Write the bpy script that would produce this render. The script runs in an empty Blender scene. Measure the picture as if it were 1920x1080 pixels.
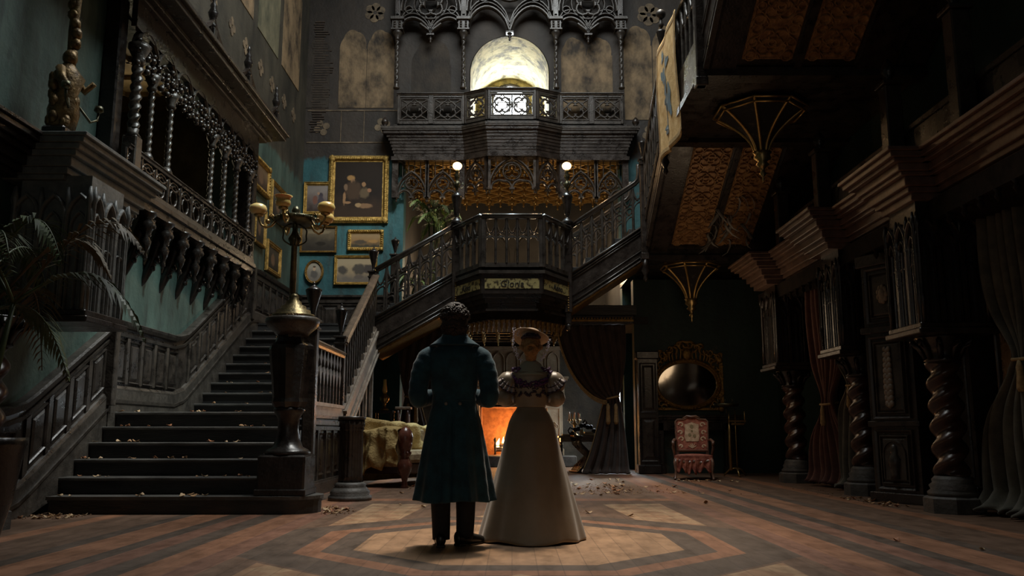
import bpy, math, random
from mathutils import Matrix, Vector, noise
random.seed(7)
R = math.radians
PI = math.pi
S = bpy.context.scene
C = S.collection

# ------------------------------------------------------------------ camera
cam_d = bpy.data.cameras.new('camera')
cam = bpy.data.objects.new('camera', cam_d)
C.objects.link(cam)
cam_d.sensor_width = 36.0
cam_d.lens = 1600.0 / 1920.0 * 36.0
cam_d.clip_end = 200
cam.location = (0, 0, 0.85)
TILT = R(9.51)
cam.rotation_euler = (PI / 2 + TILT, 0, 0)
S.camera = cam

# ------------------------------------------------------------------ view, world, daylight
S.view_settings.view_transform = 'Standard'
S.view_settings.look = 'None'
S.view_settings.gamma = 1.0
S.view_settings.use_curve_mapping = False
S.view_settings.exposure = 0.15
S.cycles.use_denoising = True
S.cycles.max_bounces = 6
S.cycles.diffuse_bounces = 3
S.cycles.glossy_bounces = 3
S.cycles.transmission_bounces = 4
S.cycles.sample_clamp_indirect = 3.0
S.cycles.caustics_reflective = False
S.cycles.caustics_refractive = False

W = bpy.data.worlds.new('dusk_sky')
S.world = W
W.use_nodes = True
bg = W.node_tree.nodes['Background']
bg.inputs['Color'].default_value = (0.30, 0.42, 0.50, 1)
bg.inputs['Strength'].default_value = 0.018


def area(name, loc, target, sx, sy, power, color, spread=180):
    d = bpy.data.lights.new(name, 'AREA')
    d.shape = 'RECTANGLE'
    d.size = sx
    d.size_y = sy
    d.energy = power
    d.color = color
    d.spread = R(spread)
    o = bpy.data.objects.new(name, d)
    C.objects.link(o)
    o.location = loc
    v = Vector(target) - Vector(loc)
    o.rotation_euler = v.to_track_quat('-Z', 'Y').to_euler()
    return o


def spot(name, loc, target, power, color, angle, blend=0.6, radius=0.3):
    d = bpy.data.lights.new(name, 'SPOT')
    d.energy = power
    d.color = color
    d.spot_size = R(angle)
    d.spot_blend = blend
    d.shadow_soft_size = radius
    o = bpy.data.objects.new(name, d)
    C.objects.link(o)
    o.location = loc
    v = Vector(target) - Vector(loc)
    o.rotation_euler = v.to_track_quat('-Z', 'Y').to_euler()
    return o


def point(name, loc, power, color, radius=0.1):
    d = bpy.data.lights.new(name, 'POINT')
    d.energy = power
    d.color = color
    d.shadow_soft_size = radius
    o = bpy.data.objects.new(name, d)
    C.objects.link(o)
    o.location = loc
    return o


COOL = (0.72, 0.90, 1.0)
SUNNY = (1.0, 0.86, 0.68)
# grey daylight falling through the hole in the roof
area('roof_daylight', (0.2, 11.6, 14.2), (0.0, 11.0, 0), 5.2, 6.5, 1000, (0.95, 0.98, 0.96))
# the same daylight, a warmer and stronger shaft where the clouds are thin
spot('roof_shaft', (0.8, 11.5, 13.9), (0.15, 7.6, 0), 5200, (1.0, 0.80, 0.58), 24, 1.0, 0.5)
spot('roof_shaft', (2.2, 14.6, 13.9), (2.2, 13.2, 0), 2200, (1.0, 0.84, 0.64), 26, 1.0, 0.5)
# a slanting shaft from the same hole that reaches the left wall under the loggia
spot('roof_shaft', (3.0, 9.5, 13.9), (-4.9, 11.9, 2.9), 4200, (0.86, 1.0, 0.96), 24, 1.0, 0.4)
# a slanting shaft on the picture wall
spot('roof_shaft', (1.0, 11.0, 13.9), (-3.8, 19.5, 5.6), 2600, (0.95, 1.0, 0.95), 16, 1.0, 0.4)
# a cold narrow shaft from the far edge of the hole on to the bridge rails
spot('roof_shaft', (0.0, 16.1, 13.9), (0.0, 16.0, 4.6), 11000, (0.62, 0.88, 1.0), 26, 1.0, 0.35)
# weak fill light added behind the viewer to lift the near surfaces
area('rear_fill', (-0.5, -3.6, 2.6), (0.0, 8.0, 2.2), 5.0, 3.4, 18, (1.0, 0.93, 0.82))
# unseen warm fill points added in the recess to brighten its gold ceiling
point('recess_fill', (-1.6, 21.4, 4.7), 75, (1.0, .70, .42), .15)
point('recess_fill', (1.6, 21.4, 4.7), 75, (1.0, .70, .42), .15)
# warm point light added low down to brighten the underside of the upper stair
point('soffit_fill', (3.5, 14.3, 2.5), 11, (1.0, .72, .45), .5)
# a grey slanting shaft on the lower flight and the lamp post
spot('roof_shaft', (2.4, 8.6, 13.9), (-3.3, 10.6, 1.0), 3800, (0.98, 0.97, 0.90), 21, 1.0, 0.5)



# ------------------------------------------------------------------ materials
def mat(name, c1, c2=None, scale=4.0, rough=0.5, metal=0.0, bump=0.0, bscale=25.0, lo=0.35, hi=0.65,
        stretch=(1, 1, 1), sheen=0.0, coat=0.0, emit=0.0, emit_col=None, rvar=0.0, alpha=1.0, trans=0.0, sss=0.0, spec=0.5):
    m = bpy.data.materials.new(name)
    m.use_nodes = True
    nt = m.node_tree
    N = nt.nodes
    L = nt.links
    b = N['Principled BSDF']
    b.inputs['Roughness'].default_value = rough
    b.inputs['Metallic'].default_value = metal
    b.inputs['Base Color'].default_value = (*c1, 1)
    b.inputs['Specular IOR Level'].default_value = spec
    if sheen:
        b.inputs['Sheen Weight'].default_value = sheen
        b.inputs['Sheen Roughness'].default_value = 0.4
    if coat:
        b.inputs['Coat Weight'].default_value = coat
        b.inputs['Coat Roughness'].default_value = 0.25
    if alpha < 1:
        b.inputs['Alpha'].default_value = alpha
    if trans:
        b.inputs['Transmission Weight'].default_value = trans
    if sss:
        b.inputs['Subsurface Weight'].default_value = sss
        b.inputs['Subsurface Scale'].default_value = 0.03
    if emit:
        b.inputs['Emission Strength'].default_value = emit
        b.inputs['Emission Color'].default_value = (*(emit_col or c1), 1)
    if c2 or bump or rvar:
        tc = N.new('ShaderNodeTexCoord')
        mp = N.new('ShaderNodeMapping')
        mp.inputs['Scale'].default_value = stretch
        L.new(tc.outputs['Object'], mp.inputs['Vector'])
        n = N.new('ShaderNodeTexNoise')
        n.inputs['Scale'].default_value = scale
        n.inputs['Detail'].default_value = 6
        n.inputs['Roughness'].default_value = 0.65
        L.new(mp.outputs[0], n.inputs['Vector'])
        if c2:
            r = N.new('ShaderNodeValToRGB')
            r.color_ramp.elements[0].position = lo
            r.color_ramp.elements[0].color = (*c1, 1)
            r.color_ramp.elements[1].position = hi
            r.color_ramp.elements[1].color = (*c2, 1)
            L.new(n.outputs['Fac'], r.inputs['Fac'])
            L.new(r.outputs['Color'], b.inputs['Base Color'])
        if rvar:
            ma = N.new('ShaderNodeMapRange')
            ma.inputs['From Min'].default_value = 0.3
            ma.inputs['From Max'].default_value = 0.7
            ma.inputs['To Min'].default_value = max(0.02, rough - rvar)
            ma.inputs['To Max'].default_value = min(1, rough + rvar)
            L.new(n.outputs['Fac'], ma.inputs['Value'])
            L.new(ma.outputs[0], b.inputs['Roughness'])
        if bump:
            n2 = N.new('ShaderNodeTexNoise')
            n2.inputs['Scale'].default_value = bscale
            n2.inputs['Detail'].default_value = 5
            L.new(mp.outputs[0], n2.inputs['Vector'])
            bp = N.new('ShaderNodeBump')
            bp.inputs['Strength'].default_value = bump
            bp.inputs['Distance'].default_value = 0.02
            L.new(n2.outputs['Fac'], bp.inputs['Height'])
            L.new(bp.outputs[0], b.inputs['Normal'])
    return m


M = {}
M['wood'] = mat('dark_oak', (0.014, 0.010, 0.008), (0.042, 0.031, 0.024), 5, 0.33, bump=0.25, bscale=30, rvar=0.15, stretch=(1, 1, 1), coat=0.15)
M['wood2'] = mat('dark_oak_grey', (0.022, 0.018, 0.015), (0.066, 0.055, 0.045), 6, 0.36, bump=0.25, bscale=35, rvar=0.15, coat=0.1)
M['black_wood'] = mat('ebonised_wood', (0.009, 0.007, 0.006), (0.024, 0.018, 0.015), 5, 0.32, bump=0.2, rvar=0.12, coat=0.15)
M['red_wood'] = mat('mahogany', (0.028, 0.012, 0.008), (0.070, 0.030, 0.019), 6, 0.28, bump=0.1, coat=0.3)
M['button'] = mat('dull_button', (0.10, 0.10, 0.09), (0.20, 0.19, 0.17), 20, .4, metal=.4)
M['dome'] = mat('dark_brass_dome', (0.10, 0.085, 0.045), (0.26, 0.20, 0.10), 12, .38, metal=.8, bump=.3)
M['carved_red'] = mat('carved_red_mahogany', (0.07, 0.022, 0.014), (0.16, 0.055, 0.035), 7, .25, coat=.4)
M['polished'] = mat('polished_rail', (0.030, 0.025, 0.021), (0.075, 0.065, 0.055), 6, 0.2, coat=.3)
M['rail'] = mat('worn_handrail', (0.09, 0.062, 0.042), (0.20, 0.145, 0.10), 8, 0.4, bump=0.2, coat=0.2)
M['tread'] = mat('stair_boards', (0.016, 0.017, 0.017), (0.052, 0.051, 0.049), 3, 0.48, bump=0.3, rvar=0.1, stretch=(.4, 2, 2))
M['panel'] = mat('wainscot_oak', (0.016, 0.013, 0.011), (0.050, 0.041, 0.034), 6, 0.32, bump=0.2, rvar=0.12, coat=0.15)
M['bargewood'] = mat('pale_string_board', (0.16, 0.13, 0.10), (0.30, 0.25, 0.20), 5, 0.5, bump=0.2)  # light falling on the string side is put into this pale tone
M['stonebase'] = mat('dark_stone', (0.045, 0.042, 0.038), (0.10, 0.09, 0.08), 6, 0.6, bump=0.3)
M['plain_dark'] = mat('dark_plaster', (0.018, 0.018, 0.017), (0.035, 0.033, 0.030), 2, 0.85, bump=0.2)  # one dark plaster tone for ceilings and alcove walls
M['gilt'] = mat('gilt_frame', (0.26, 0.155, 0.035), (0.62, 0.41, 0.12), 14, 0.40, metal=0.7, bump=0.9, bscale=60)
M['gilt_dark'] = mat('tarnished_gilt', (0.20, 0.11, 0.03), (0.42, 0.26, 0.08), 12, 0.42, metal=0.7, bump=0.7, bscale=50)
M['gold_line'] = mat('gold_rib', (0.50, 0.30, 0.09), (0.75, 0.5, 0.18), 10, 0.35, metal=0.8)
M['brass'] = mat('old_brass', (0.32, 0.21, 0.08), (0.5, 0.36, 0.16), 8, 0.32, metal=0.9)
M['bronze'] = mat('dark_bronze', (0.05, 0.05, 0.03), (0.13, 0.12, 0.07), 10, 0.35, metal=0.8, bump=0.2)
M['iron'] = mat('black_iron', (0.02, 0.02, 0.02), (0.05, 0.045, 0.04), 8, 0.4, metal=0.7)
M['marble'] = mat('carved_surround', (0.22, 0.16, 0.10), (0.36, 0.28, 0.19), 4, 0.55, bump=0.3)
M['leaf'] = mat('dead_leaf', (0.20, 0.10, 0.04), (0.42, 0.24, 0.11), 9, 0.7)
M['fern'] = mat('palm_green', (0.022, 0.036, 0.010), (0.065, 0.090, 0.028), 6, 0.5)
M['fern_bright'] = mat('palm_light_green', (0.09, 0.16, 0.04), (0.24, 0.32, 0.10), 6, 0.5)
M['fern_dry'] = mat('palm_dry', (0.06, 0.045, 0.02), (0.12, 0.08, 0.03), 6, 0.6)
M['glass_amber'] = mat('amber_glass_shade', (0.80, 0.54, 0.15), (0.92, 0.74, 0.34), 4, 0.3, sss=0.4, coat=0.4)
M['globe_lit'] = mat('lit_globe', (1.0, 0.62, 0.28), rough=0.4, emit=7.0, emit_col=(1.0, 0.50, 0.20))
M['tapestry'] = mat('tapestry_cloth', (0.55, 0.33, 0.12), (0.80, 0.58, 0.28), 7, 0.85, bump=0.6, bscale=90)
M['blue_thread'] = mat('tapestry_blue', (0.10, 0.17, 0.22), (0.20, 0.25, 0.26), 9, 0.85)
M['curtain'] = mat('brown_curtain', (0.040, 0.026, 0.022), (0.080, 0.052, 0.042), 5, 0.9, sheen=0.3)
M['curtain_red'] = mat('rust_curtain', (0.075, 0.030, 0.024), (0.13, 0.055, 0.04), 5, 0.9, sheen=0.2)
M['curtain_grey'] = mat('grey_green_curtain', (0.075, 0.072, 0.058), (0.14, 0.13, 0.10), 5, 0.9, sheen=0.2)
M['fringe'] = mat('gold_fringe', (0.30, 0.20, 0.09), (0.50, 0.36, 0.18), 30, 0.7)
M['coat'] = mat('teal_velvet', (0.006, 0.034, 0.052), (0.014, 0.074, 0.108), 10, 0.85, sheen=0.25, bump=0.15, bscale=60)
M['black'] = mat('black_wool', (0.010, 0.010, 0.011), (0.018, 0.018, 0.02), 20, 0.8)
M['shoe'] = mat('black_leather', (0.012, 0.011, 0.010), rough=0.3)
M['hair_dark'] = mat('dark_brown_hair', (0.016, 0.009, 0.006), (0.040, 0.022, 0.013), 40, 0.5, bump=0.5, bscale=120)
M['hair_gold'] = mat('golden_hair', (0.28, 0.13, 0.04), (0.52, 0.28, 0.10), 30, 0.45, bump=0.6, bscale=80)
M['skin'] = mat('skin', (0.50, 0.31, 0.22), (0.58, 0.37, 0.27), 8, 0.5, sss=0.1)
M['satin'] = mat('champagne_satin', (0.24, 0.185, 0.125), (0.30, 0.235, 0.165), 3, 0.42, sheen=0.25, bump=0.06, bscale=8)
M['satin_white'] = mat('white_satin', (0.36, 0.30, 0.27), (0.50, 0.43, 0.40), 4, 0.35, sheen=0.3)
M['straw'] = mat('pale_straw', (0.40, 0.27, 0.16), (0.50, 0.36, 0.23), 40, 0.7)
M['lace'] = mat('black_lace', (0.015, 0.011, 0.016), (0.05, 0.02, 0.045), 30, 0.6)
M['violet'] = mat('violet_flowers', (0.030, 0.008, 0.036), (0.12, 0.035, 0.15), 25, 0.6)
M['bead'] = mat('glass_bead', (0.75, 0.75, 0.95), rough=0.15, coat=0.5)
M['pale_gauze'] = mat('pale_gauze', (0.30, 0.31, 0.24), (0.36, 0.35, 0.28), 6, 0.7)
M['sheet'] = mat('mustard_dust_sheet', (0.30, 0.20, 0.065), (0.52, 0.37, 0.15), 7, 0.85, bump=0.9, bscale=30)
M['chintz'] = mat('worn_chintz', (0.20, 0.14, 0.08), (0.42, 0.33, 0.20), 9, 0.85, bump=0.4)
M['candle'] = mat('candle_wax', (0.75, 0.60, 0.38), rough=0.5, sss=0.3)
M['book'] = mat('old_book_cloth', (0.25, 0.16, 0.08), (0.36, 0.25, 0.13), 8, 0.7)
M['paper'] = mat('paper', (0.60, 0.50, 0.36), rough=0.8)
M['floor_dark'] = None


# ------------------------------------------------------------------ mesh builder
class MB:
    def __init__(s):
        s.v = []
        s.f = []
        s.mi = []
        s.smooth = []
        s.m = Matrix.Identity(4)
        s.cur = 0

    def add(s, vs, fs, sm=False):
        o = len(s.v)
        m = s.m
        s.v.extend([tuple(m @ Vector(p)) for p in vs])
        for f in fs:
            s.f.append([i + o for i in f])
            s.mi.append(s.cur)
            s.smooth.append(sm)
        return s

    def box(s, x0, x1, y0, y1, z0, z1, bev=0.0):
        if bev <= 0 or min(x1 - x0, y1 - y0, z1 - z0) < 2.2 * bev:
            vs = [(x, y, z) for z in (z0, z1) for y in (y0, y1) for x in (x0, x1)]
            s.add(vs, [(0, 2, 3, 1), (4, 5, 7, 6), (0, 1, 5, 4), (2, 6, 7, 3), (0, 4, 6, 2), (1, 3, 7, 5)])
            return s
        vs = []
        idx = {}
        for ix, sx in ((0, 1), (1, -1)):
            for iy, sy in ((0, 1), (1, -1)):
                for iz, sz in ((0, 1), (1, -1)):
                    X = (x0, x1)[ix]
                    Y = (y0, y1)[iy]
                    Z = (z0, z1)[iz]
                    idx[(ix, iy, iz, 0)] = len(vs)
                    vs.append((X, Y + sy * bev, Z + sz * bev))
                    idx[(ix, iy, iz, 1)] = len(vs)
                    vs.append((X + sx * bev, Y, Z + sz * bev))
                    idx[(ix, iy, iz, 2)] = len(vs)
                    vs.append((X + sx * bev, Y + sy * bev, Z))
        g = lambda a, b, c, d: idx[(a, b, c, d)]
        fs = []
        for a in (0, 1):
            fs.append([g(a, 0, 0, 0), g(a, 1, 0, 0), g(a, 1, 1, 0), g(a, 0, 1, 0)])
            fs.append([g(0, a, 0, 1), g(1, a, 0, 1), g(1, a, 1, 1), g(0, a, 1, 1)])
            fs.append([g(0, 0, a, 2), g(1, 0, a, 2), g(1, 1, a, 2), g(0, 1, a, 2)])
        for a in (0, 1):
            for b in (0, 1):
                fs.append([g(a, b, 0, 0), g(a, b, 1, 0), g(a, b, 1, 1), g(a, b, 0, 1)])
                fs.append([g(a, 0, b, 0), g(a, 1, b, 0), g(a, 1, b, 2), g(a, 0, b, 2)])
                fs.append([g(0, a, b, 1), g(1, a, b, 1), g(1, a, b, 2), g(0, a, b, 2)])
                for c in (0, 1):
                    if True:
                        pass
        for a in (0, 1):
            for b in (0, 1):
                for c in (0, 1):
                    fs.append([g(a, b, c, 0), g(a, b, c, 1), g(a, b, c, 2)])
        s.add(vs, fs)
        return s

    def prism(s, pts, y0, y1):
        """2D outline in XZ, extruded along Y"""
        n = len(pts)
        vs = [(x, y0, z) for x, z in pts] + [(x, y1, z) for x, z in pts]
        fs = [list(range(n)), list(range(2 * n - 1, n - 1, -1))]
        for i in range(n):
            j = (i + 1) % n
            fs.append([i, i + n, j + n, j])
        return s.add(vs, fs)

    def slab(s, pts, z0, z1):
        """2D outline in XY, extruded along Z"""
        n = len(pts)
        vs = [(x, y, z0) for x, y in pts] + [(x, y, z1) for x, y in pts]
        fs = [list(range(n)), list(range(2 * n - 1, n - 1, -1))]
        for i in range(n):
            j = (i + 1) % n
            fs.append([i, i + n, j + n, j])
        return s.add(vs, fs)

    def lathe(s, prof, x=0, y=0, n=20, sm=True, flute=0, fd=0.0, sq=False, twist=0.0, lobes=3, td=0.0, rot=0.0):
        vs = []
        k = len(prof)
        for r, z in prof:
            for i in range(n):
                a = 2 * PI * i / n + rot
                rr = r
                if flute:
                    rr = r * (1 - fd * abs(math.sin(a * flute / 2)))
                if td:
                    rr = r * (1 + td * math.cos(lobes * a - twist * z))
                vs.append((x + rr * math.cos(a), y + rr * math.sin(a), z))
        fs = []
        for j in range(k - 1):
            for i in range(n):
                i2 = (i + 1) % n
                fs.append([j * n + i, j * n + i2, (j + 1) * n + i2, (j + 1) * n + i])
        fs.append(list(range(n - 1, -1, -1)))
        fs.append([(k - 1) * n + i for i in range(n)])
        return s.add(vs, fs, sm)

    def tube(s, pts, r, n=8, caps=True, sm=True):
        """r: number or list; each may be (ra, rb)"""
        pts = [Vector(p) for p in pts]
        k = len(pts)
        if not isinstance(r, (list, tuple)):
            r = [r] * k
        up = Vector((0, 0, 1))
        vs = []
        pu = None
        for i, p in enumerate(pts):
            t = (pts[min(i + 1, k - 1)] - pts[max(i - 1, 0)])
            if t.length < 1e-9:
                t = Vector((0, 0, 1))
            t.normalize()
            if pu is None:
                u = t.cross(up)
                if u.length < 0.05:
                    u = Vector((1, 0, 0))
                    u = u - t * u.dot(t)
            else:
                u = pu - t * pu.dot(t)
            u.normalize()
            pu = u
            w = t.cross(u)
            ra, rb = r[i] if isinstance(r[i], (list, tuple)) else (r[i], r[i])
            for j in range(n):
                a = 2 * PI * j / n
                vs.append(p + u * (ra * math.cos(a)) + w * (rb * math.sin(a)))
        fs = []
        for i in range(k - 1):
            for j in range(n):
                j2 = (j + 1) % n
                fs.append([i * n + j, i * n + j2, (i + 1) * n + j2, (i + 1) * n + j])
        if caps:
            fs.append(list(range(n - 1, -1, -1)))
            fs.append([(k - 1) * n + j for j in range(n)])
        return s.add(vs, fs, sm)

    def beam(s, a, b, w, h, up=(0, 0, 1)):
        a = Vector(a)
        b = Vector(b)
        t = (b - a).normalized()
        u = t.cross(Vector(up))
        if u.length < 1e-4:
            u = Vector((1, 0, 0))
        u.normalize()
        v = u.cross(t)
        vs = []
        for p in (a, b):
            for i, j in ((-1, -1), (1, -1), (1, 1), (-1, 1)):
                vs.append(p + u * (i * w / 2) + v * (j * h / 2))
        return s.add(vs, [(3, 2, 1, 0), (4, 5, 6, 7), (0, 1, 5, 4), (1, 2, 6, 5), (2, 3, 7, 6), (3, 0, 4, 7)])

    def sweep(s, pts, sec, closed=False, sm=False):
        """path in local XZ; section (u in-plane to the left of travel, v toward -Y)"""
        k = len(pts)
        n = len(sec)
        vs = []
        for i in range(k):
            x, z = pts[i]
            if closed:
                a = pts[i - 1]
                b = pts[(i + 1) % k]
            else:
                a = pts[max(i - 1, 0)]
                b = pts[min(i + 1, k - 1)]
            d1 = Vector((x - a[0], z - a[1]))
            d2 = Vector((b[0] - x, b[1] - z))
            if d1.length < 1e-9:
                d1 = d2
            if d2.length < 1e-9:
                d2 = d1
            d1 = d1.normalized()
            d2 = d2.normalized()
            n1 = Vector((-d1.y, d1.x))
            n2 = Vector((-d2.y, d2.x))
            nn = n1 + n2
            if nn.length < 0.2:
                nn = n1
                sc = 1
            else:
                nn.normalize()
                sc = min(2.5, 1.0 / max(0.3, nn.dot(n1)))
            for u, v in sec:
                vs.append((x + nn.x * u * sc, -v, z + nn.y * u * sc))
        fs = []
        for i in range(k if closed else k - 1):
            i2 = (i + 1) % k
            for j in range(n):
                j2 = (j + 1) % n
                fs.append([i * n + j, i * n + j2, i2 * n + j2, i2 * n + j])
        if not closed:
            fs.append(list(range(n - 1, -1, -1)))
            fs.append([(k - 1) * n + j for j in range(n)])
        return s.add(vs, fs, sm)

    def ball(s, c, rx, ry=None, rz=None, n=12, k=8, f=None):
        ry = ry or rx
        rz = rz or rx
        vs = [(c[0], c[1], c[2] - rz)]
        for j in range(1, k):
            t = PI * j / k
            for i in range(n):
                a = 2 * PI * i / n
                d = Vector((math.sin(t) * math.cos(a), math.sin(t) * math.sin(a), -math.cos(t)))
                q = f(d) if f else 1.0
                vs.append((c[0] + d.x * rx * q, c[1] + d.y * ry * q, c[2] + d.z * rz * q))
        vs.append((c[0], c[1], c[2] + rz))
        fs = []
        for i in range(n):
            fs.append([0, 1 + (i + 1) % n, 1 + i])
        for j in range(k - 2):
            for i in range(n):
                i2 = (i + 1) % n
                fs.append([1 + j * n + i, 1 + j * n + i2, 1 + (j + 1) * n + i2, 1 + (j + 1) * n + i])
        top = len(vs) - 1
        b = 1 + (k - 2) * n
        for i in range(n):
            fs.append([b + i, b + (i + 1) % n, top])
        return s.add(vs, fs, True)

    def grid(s, fn, nu, nv, closed_u=False, sm=True):
        vs = []
        for j in range(nv + 1):
            for i in range(nu if closed_u else nu + 1):
                vs.append(fn(i / nu, j / nv))
        w = nu if closed_u else nu + 1
        fs = []
        for j in range(nv):
            for i in range(nu):
                i2 = (i + 1) % nu if closed_u else i + 1
                fs.append([j * w + i, j * w + i2, (j + 1) * w + i2, (j + 1) * w + i])
        return s.add(vs, fs, sm)

    def build(s, name, mats, parent=None, loc=None, solid=0.0, sub=0):
        me = bpy.data.meshes.new(name)
        me.from_pydata(s.v, [], s.f)
        ms = mats if isinstance(mats, (list, tuple)) else [mats]
        for m_ in ms:
            me.materials.append(m_)
        me.polygons.foreach_set('use_smooth', s.smooth)
        if len(ms) > 1:
            me.polygons.foreach_set('material_index', s.mi)
        import bmesh
        bm = bmesh.new()
        bm.from_mesh(me)
        bmesh.ops.recalc_face_normals(bm, faces=bm.faces)
        bm.to_mesh(me)
        bm.free()
        o = bpy.data.objects.new(name, me)
        C.objects.link(o)
        if parent:
            o.parent = parent
        if loc:
            o.location = loc
        if solid:
            md = o.modifiers.new('solid', 'SOLIDIFY')
            md.thickness = solid
            md.offset = 0
        if sub:
            md = o.modifiers.new('sub', 'SUBSURF')
            md.levels = sub
            md.render_levels = sub
        return o


def tag(o, label, cat=None, group=None, kind=None):
    if label:
        o['label'] = label
    if cat:
        o['category'] = cat
    if group:
        o['group'] = group
    if kind:
        o['kind'] = kind
    return o


def thing(name, label, cat, loc=(0, 0, 0), rz=0.0, group=None):
    o = bpy.data.objects.new(name, None)
    o.empty_display_size = 0.1
    C.objects.link(o)
    o.location = loc
    o.rotation_euler = (0, 0, rz)
    return tag(o, label, cat, group)


def struct(o):
    o['kind'] = 'structure'
    return o


def dup(o, loc, rz=None, label=None, scale=None, parent=None):
    c = o.copy()
    C.objects.link(c)
    if parent:
        c.parent = parent
    if loc is not None:
        c.location = loc
    if rz is not None:
        c.rotation_euler = (0, 0, rz)
    if scale:
        c.scale = scale
    if label:
        c['label'] = label
    for ch in list(o.children):
        d = dup(ch, None)
        d.parent = c
    return c


def T(x=0, y=0, z=0, rz=0, shear=0, rx=0, ry=0, sx=1, sy=1, sz=1):
    m = Matrix.Translation((x, y, z)) @ Matrix.Rotation(rz, 4, 'Z') @ Matrix.Rotation(rx, 4, 'X') @ Matrix.Rotation(ry, 4, 'Y') @ Matrix.Diagonal((sx, sy, sz, 1))
    if shear:
        sh = Matrix.Identity(4)
        sh[2][0] = shear
        m = m @ sh
    return m


# sections and tracery curves
def sec_rib(w, d):
    return [(-w / 2, -d / 2), (-w / 2, d * .2), (-w * .2, d / 2), (w * .2, d / 2), (w / 2, d * .2), (w / 2, -d / 2)]


def sec_box(w, d):
    return [(-w / 2, -d / 2), (-w / 2, d / 2), (w / 2, d / 2), (w / 2, -d / 2)]


def arch(cx, w, z0, zs, h, n=6):
    """pointed arch: legs from z0 to springing zs, apex zs+h"""
    hw = w / 2
    r = (hw * hw + h * h) / (2 * hw)
    pts = [(cx - hw, z0)] if z0 < zs else []
    am = math.asin(min(1, h / r))
    for i in range(n + 1):
        a = am * i / n
        pts.append((cx - hw + r - r * math.cos(a), zs + r * math.sin(a)))
    right = [(2 * cx - x, z) for x, z in pts[:-1]]
    return pts + right[::-1]


def foil(cx, cz, rad, n=4, rot=0.0, k=7):
    pts = []
    d = rad * 0.52
    rr = rad * 0.48
    half = PI * 0.5 + PI / n * 0.6
    for j in range(n):
        a0 = rot + 2 * PI * j / n
        ox = cx + d * math.cos(a0)
        oz = cz + d * math.sin(a0)
        for i in range(k):
            a = a0 - half + 2 * half * i / (k - 1)
            pts.append((ox + rr * math.cos(a), oz + rr * math.sin(a)))
    return pts


def circle(cx, cz, r, n=20):
    return [(cx + r * math.cos(2 * PI * i / n), cz + r * math.sin(2 * PI * i / n)) for i in range(n)]


def rect(x0, x1, z0, z1):
    return [(x0, z0), (x1, z0), (x1, z1), (x0, z1)]


def raised(mb, x0, x1, z0, z1, y=0.0, d=0.03, inset=0.05):
    """raised-and-fielded panel on the plane y, facing -Y, with a moulded surround"""
    mb.sweep(rect(x0, x1, z0, z1), [(-0.004, 0), (0.0, d * .9), (inset * .35, d * .5), (inset * .5, 0.0)], closed=True)
    a = inset
    b = inset * 1.9
    vs = [(x0 + a, y, z0 + a), (x1 - a, y, z0 + a), (x1 - a, y, z1 - a), (x0 + a, y, z1 - a),
          (x0 + b, y - d * .7, z0 + b), (x1 - b, y - d * .7, z0 + b), (x1 - b, y - d * .7, z1 - b), (x0 + b, y - d * .7, z1 - b)]
    mb.add(vs, [(4, 5, 6, 7), (0, 1, 5, 4), (1, 2, 6, 5), (2, 3, 7, 6), (3, 0, 4, 7)])


def urn_profile(r, h, z0=0):
    p = [(.30, 0), (.42, .02), (.30, .06), (.24, .12), (.45, .32), (.85, .62), (.95, .72), (1.0, .76), (1.0, .79), (.7, .83), (.35, .88), (.14, .91), (.12, .94), (.18, .965), (.05, 1.0)]
    return [(a * r, z0 + b * h) for a, b in p]


def acorn_profile(r, h, z0=0):
    p = [(.4, 0), (.7, .08), (.45, .18), (.9, .36), (1.0, .52), (.85, .70), (.45, .88), (.06, 1.0)]
    return [(a * r, z0 + b * h) for a, b in p]


def lettering(txt, size, m4, parent, mt, extrude=.004):
    cu = bpy.data.curves.new('lettering', 'FONT')
    cu.body = txt
    cu.size = size
    cu.extrude = extrude
    cu.shear = .12
    cu.resolution_u = 3
    cu.align_x = 'CENTER'
    tmp = bpy.data.objects.new('tmp', cu)
    C.objects.link(tmp)
    bpy.context.view_layer.update()
    dg = bpy.context.evaluated_depsgraph_get()
    me = bpy.data.meshes.new_from_object(tmp.evaluated_get(dg))
    bpy.data.objects.remove(tmp)
    me.materials.clear()
    me.materials.append(mt)
    o = bpy.data.objects.new('lettering', me)
    C.objects.link(o)
    o.parent = parent
    o.matrix_local = m4
    return o



# ------------------------------------------------------------------ floor
def nodemath(nt):
    N = nt.nodes
    L = nt.links

    def f(op, a, b=None, c=None):
        n = N.new('ShaderNodeMath')
        n.operation = op
        for i, q in enumerate((a, b, c)):
            if q is None:
                continue
            if isinstance(q, (int, float)):
                n.inputs[i].default_value = q
            else:
                L.new(q, n.inputs[i])
        return n.outputs[0]
    return f


def mixc(nt, fac, a, b):
    n = nt.nodes.new('ShaderNodeMix')
    n.data_type = 'RGBA'
    for s, q in ((0, fac), (6, a), (7, b)):
        if isinstance(q, tuple):
            n.inputs[s].default_value = (*q, 1)
        elif isinstance(q, (int, float)):
            n.inputs[s].default_value = q
        else:
            nt.links.new(q, n.inputs[s])
    return n.outputs[2]


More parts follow.
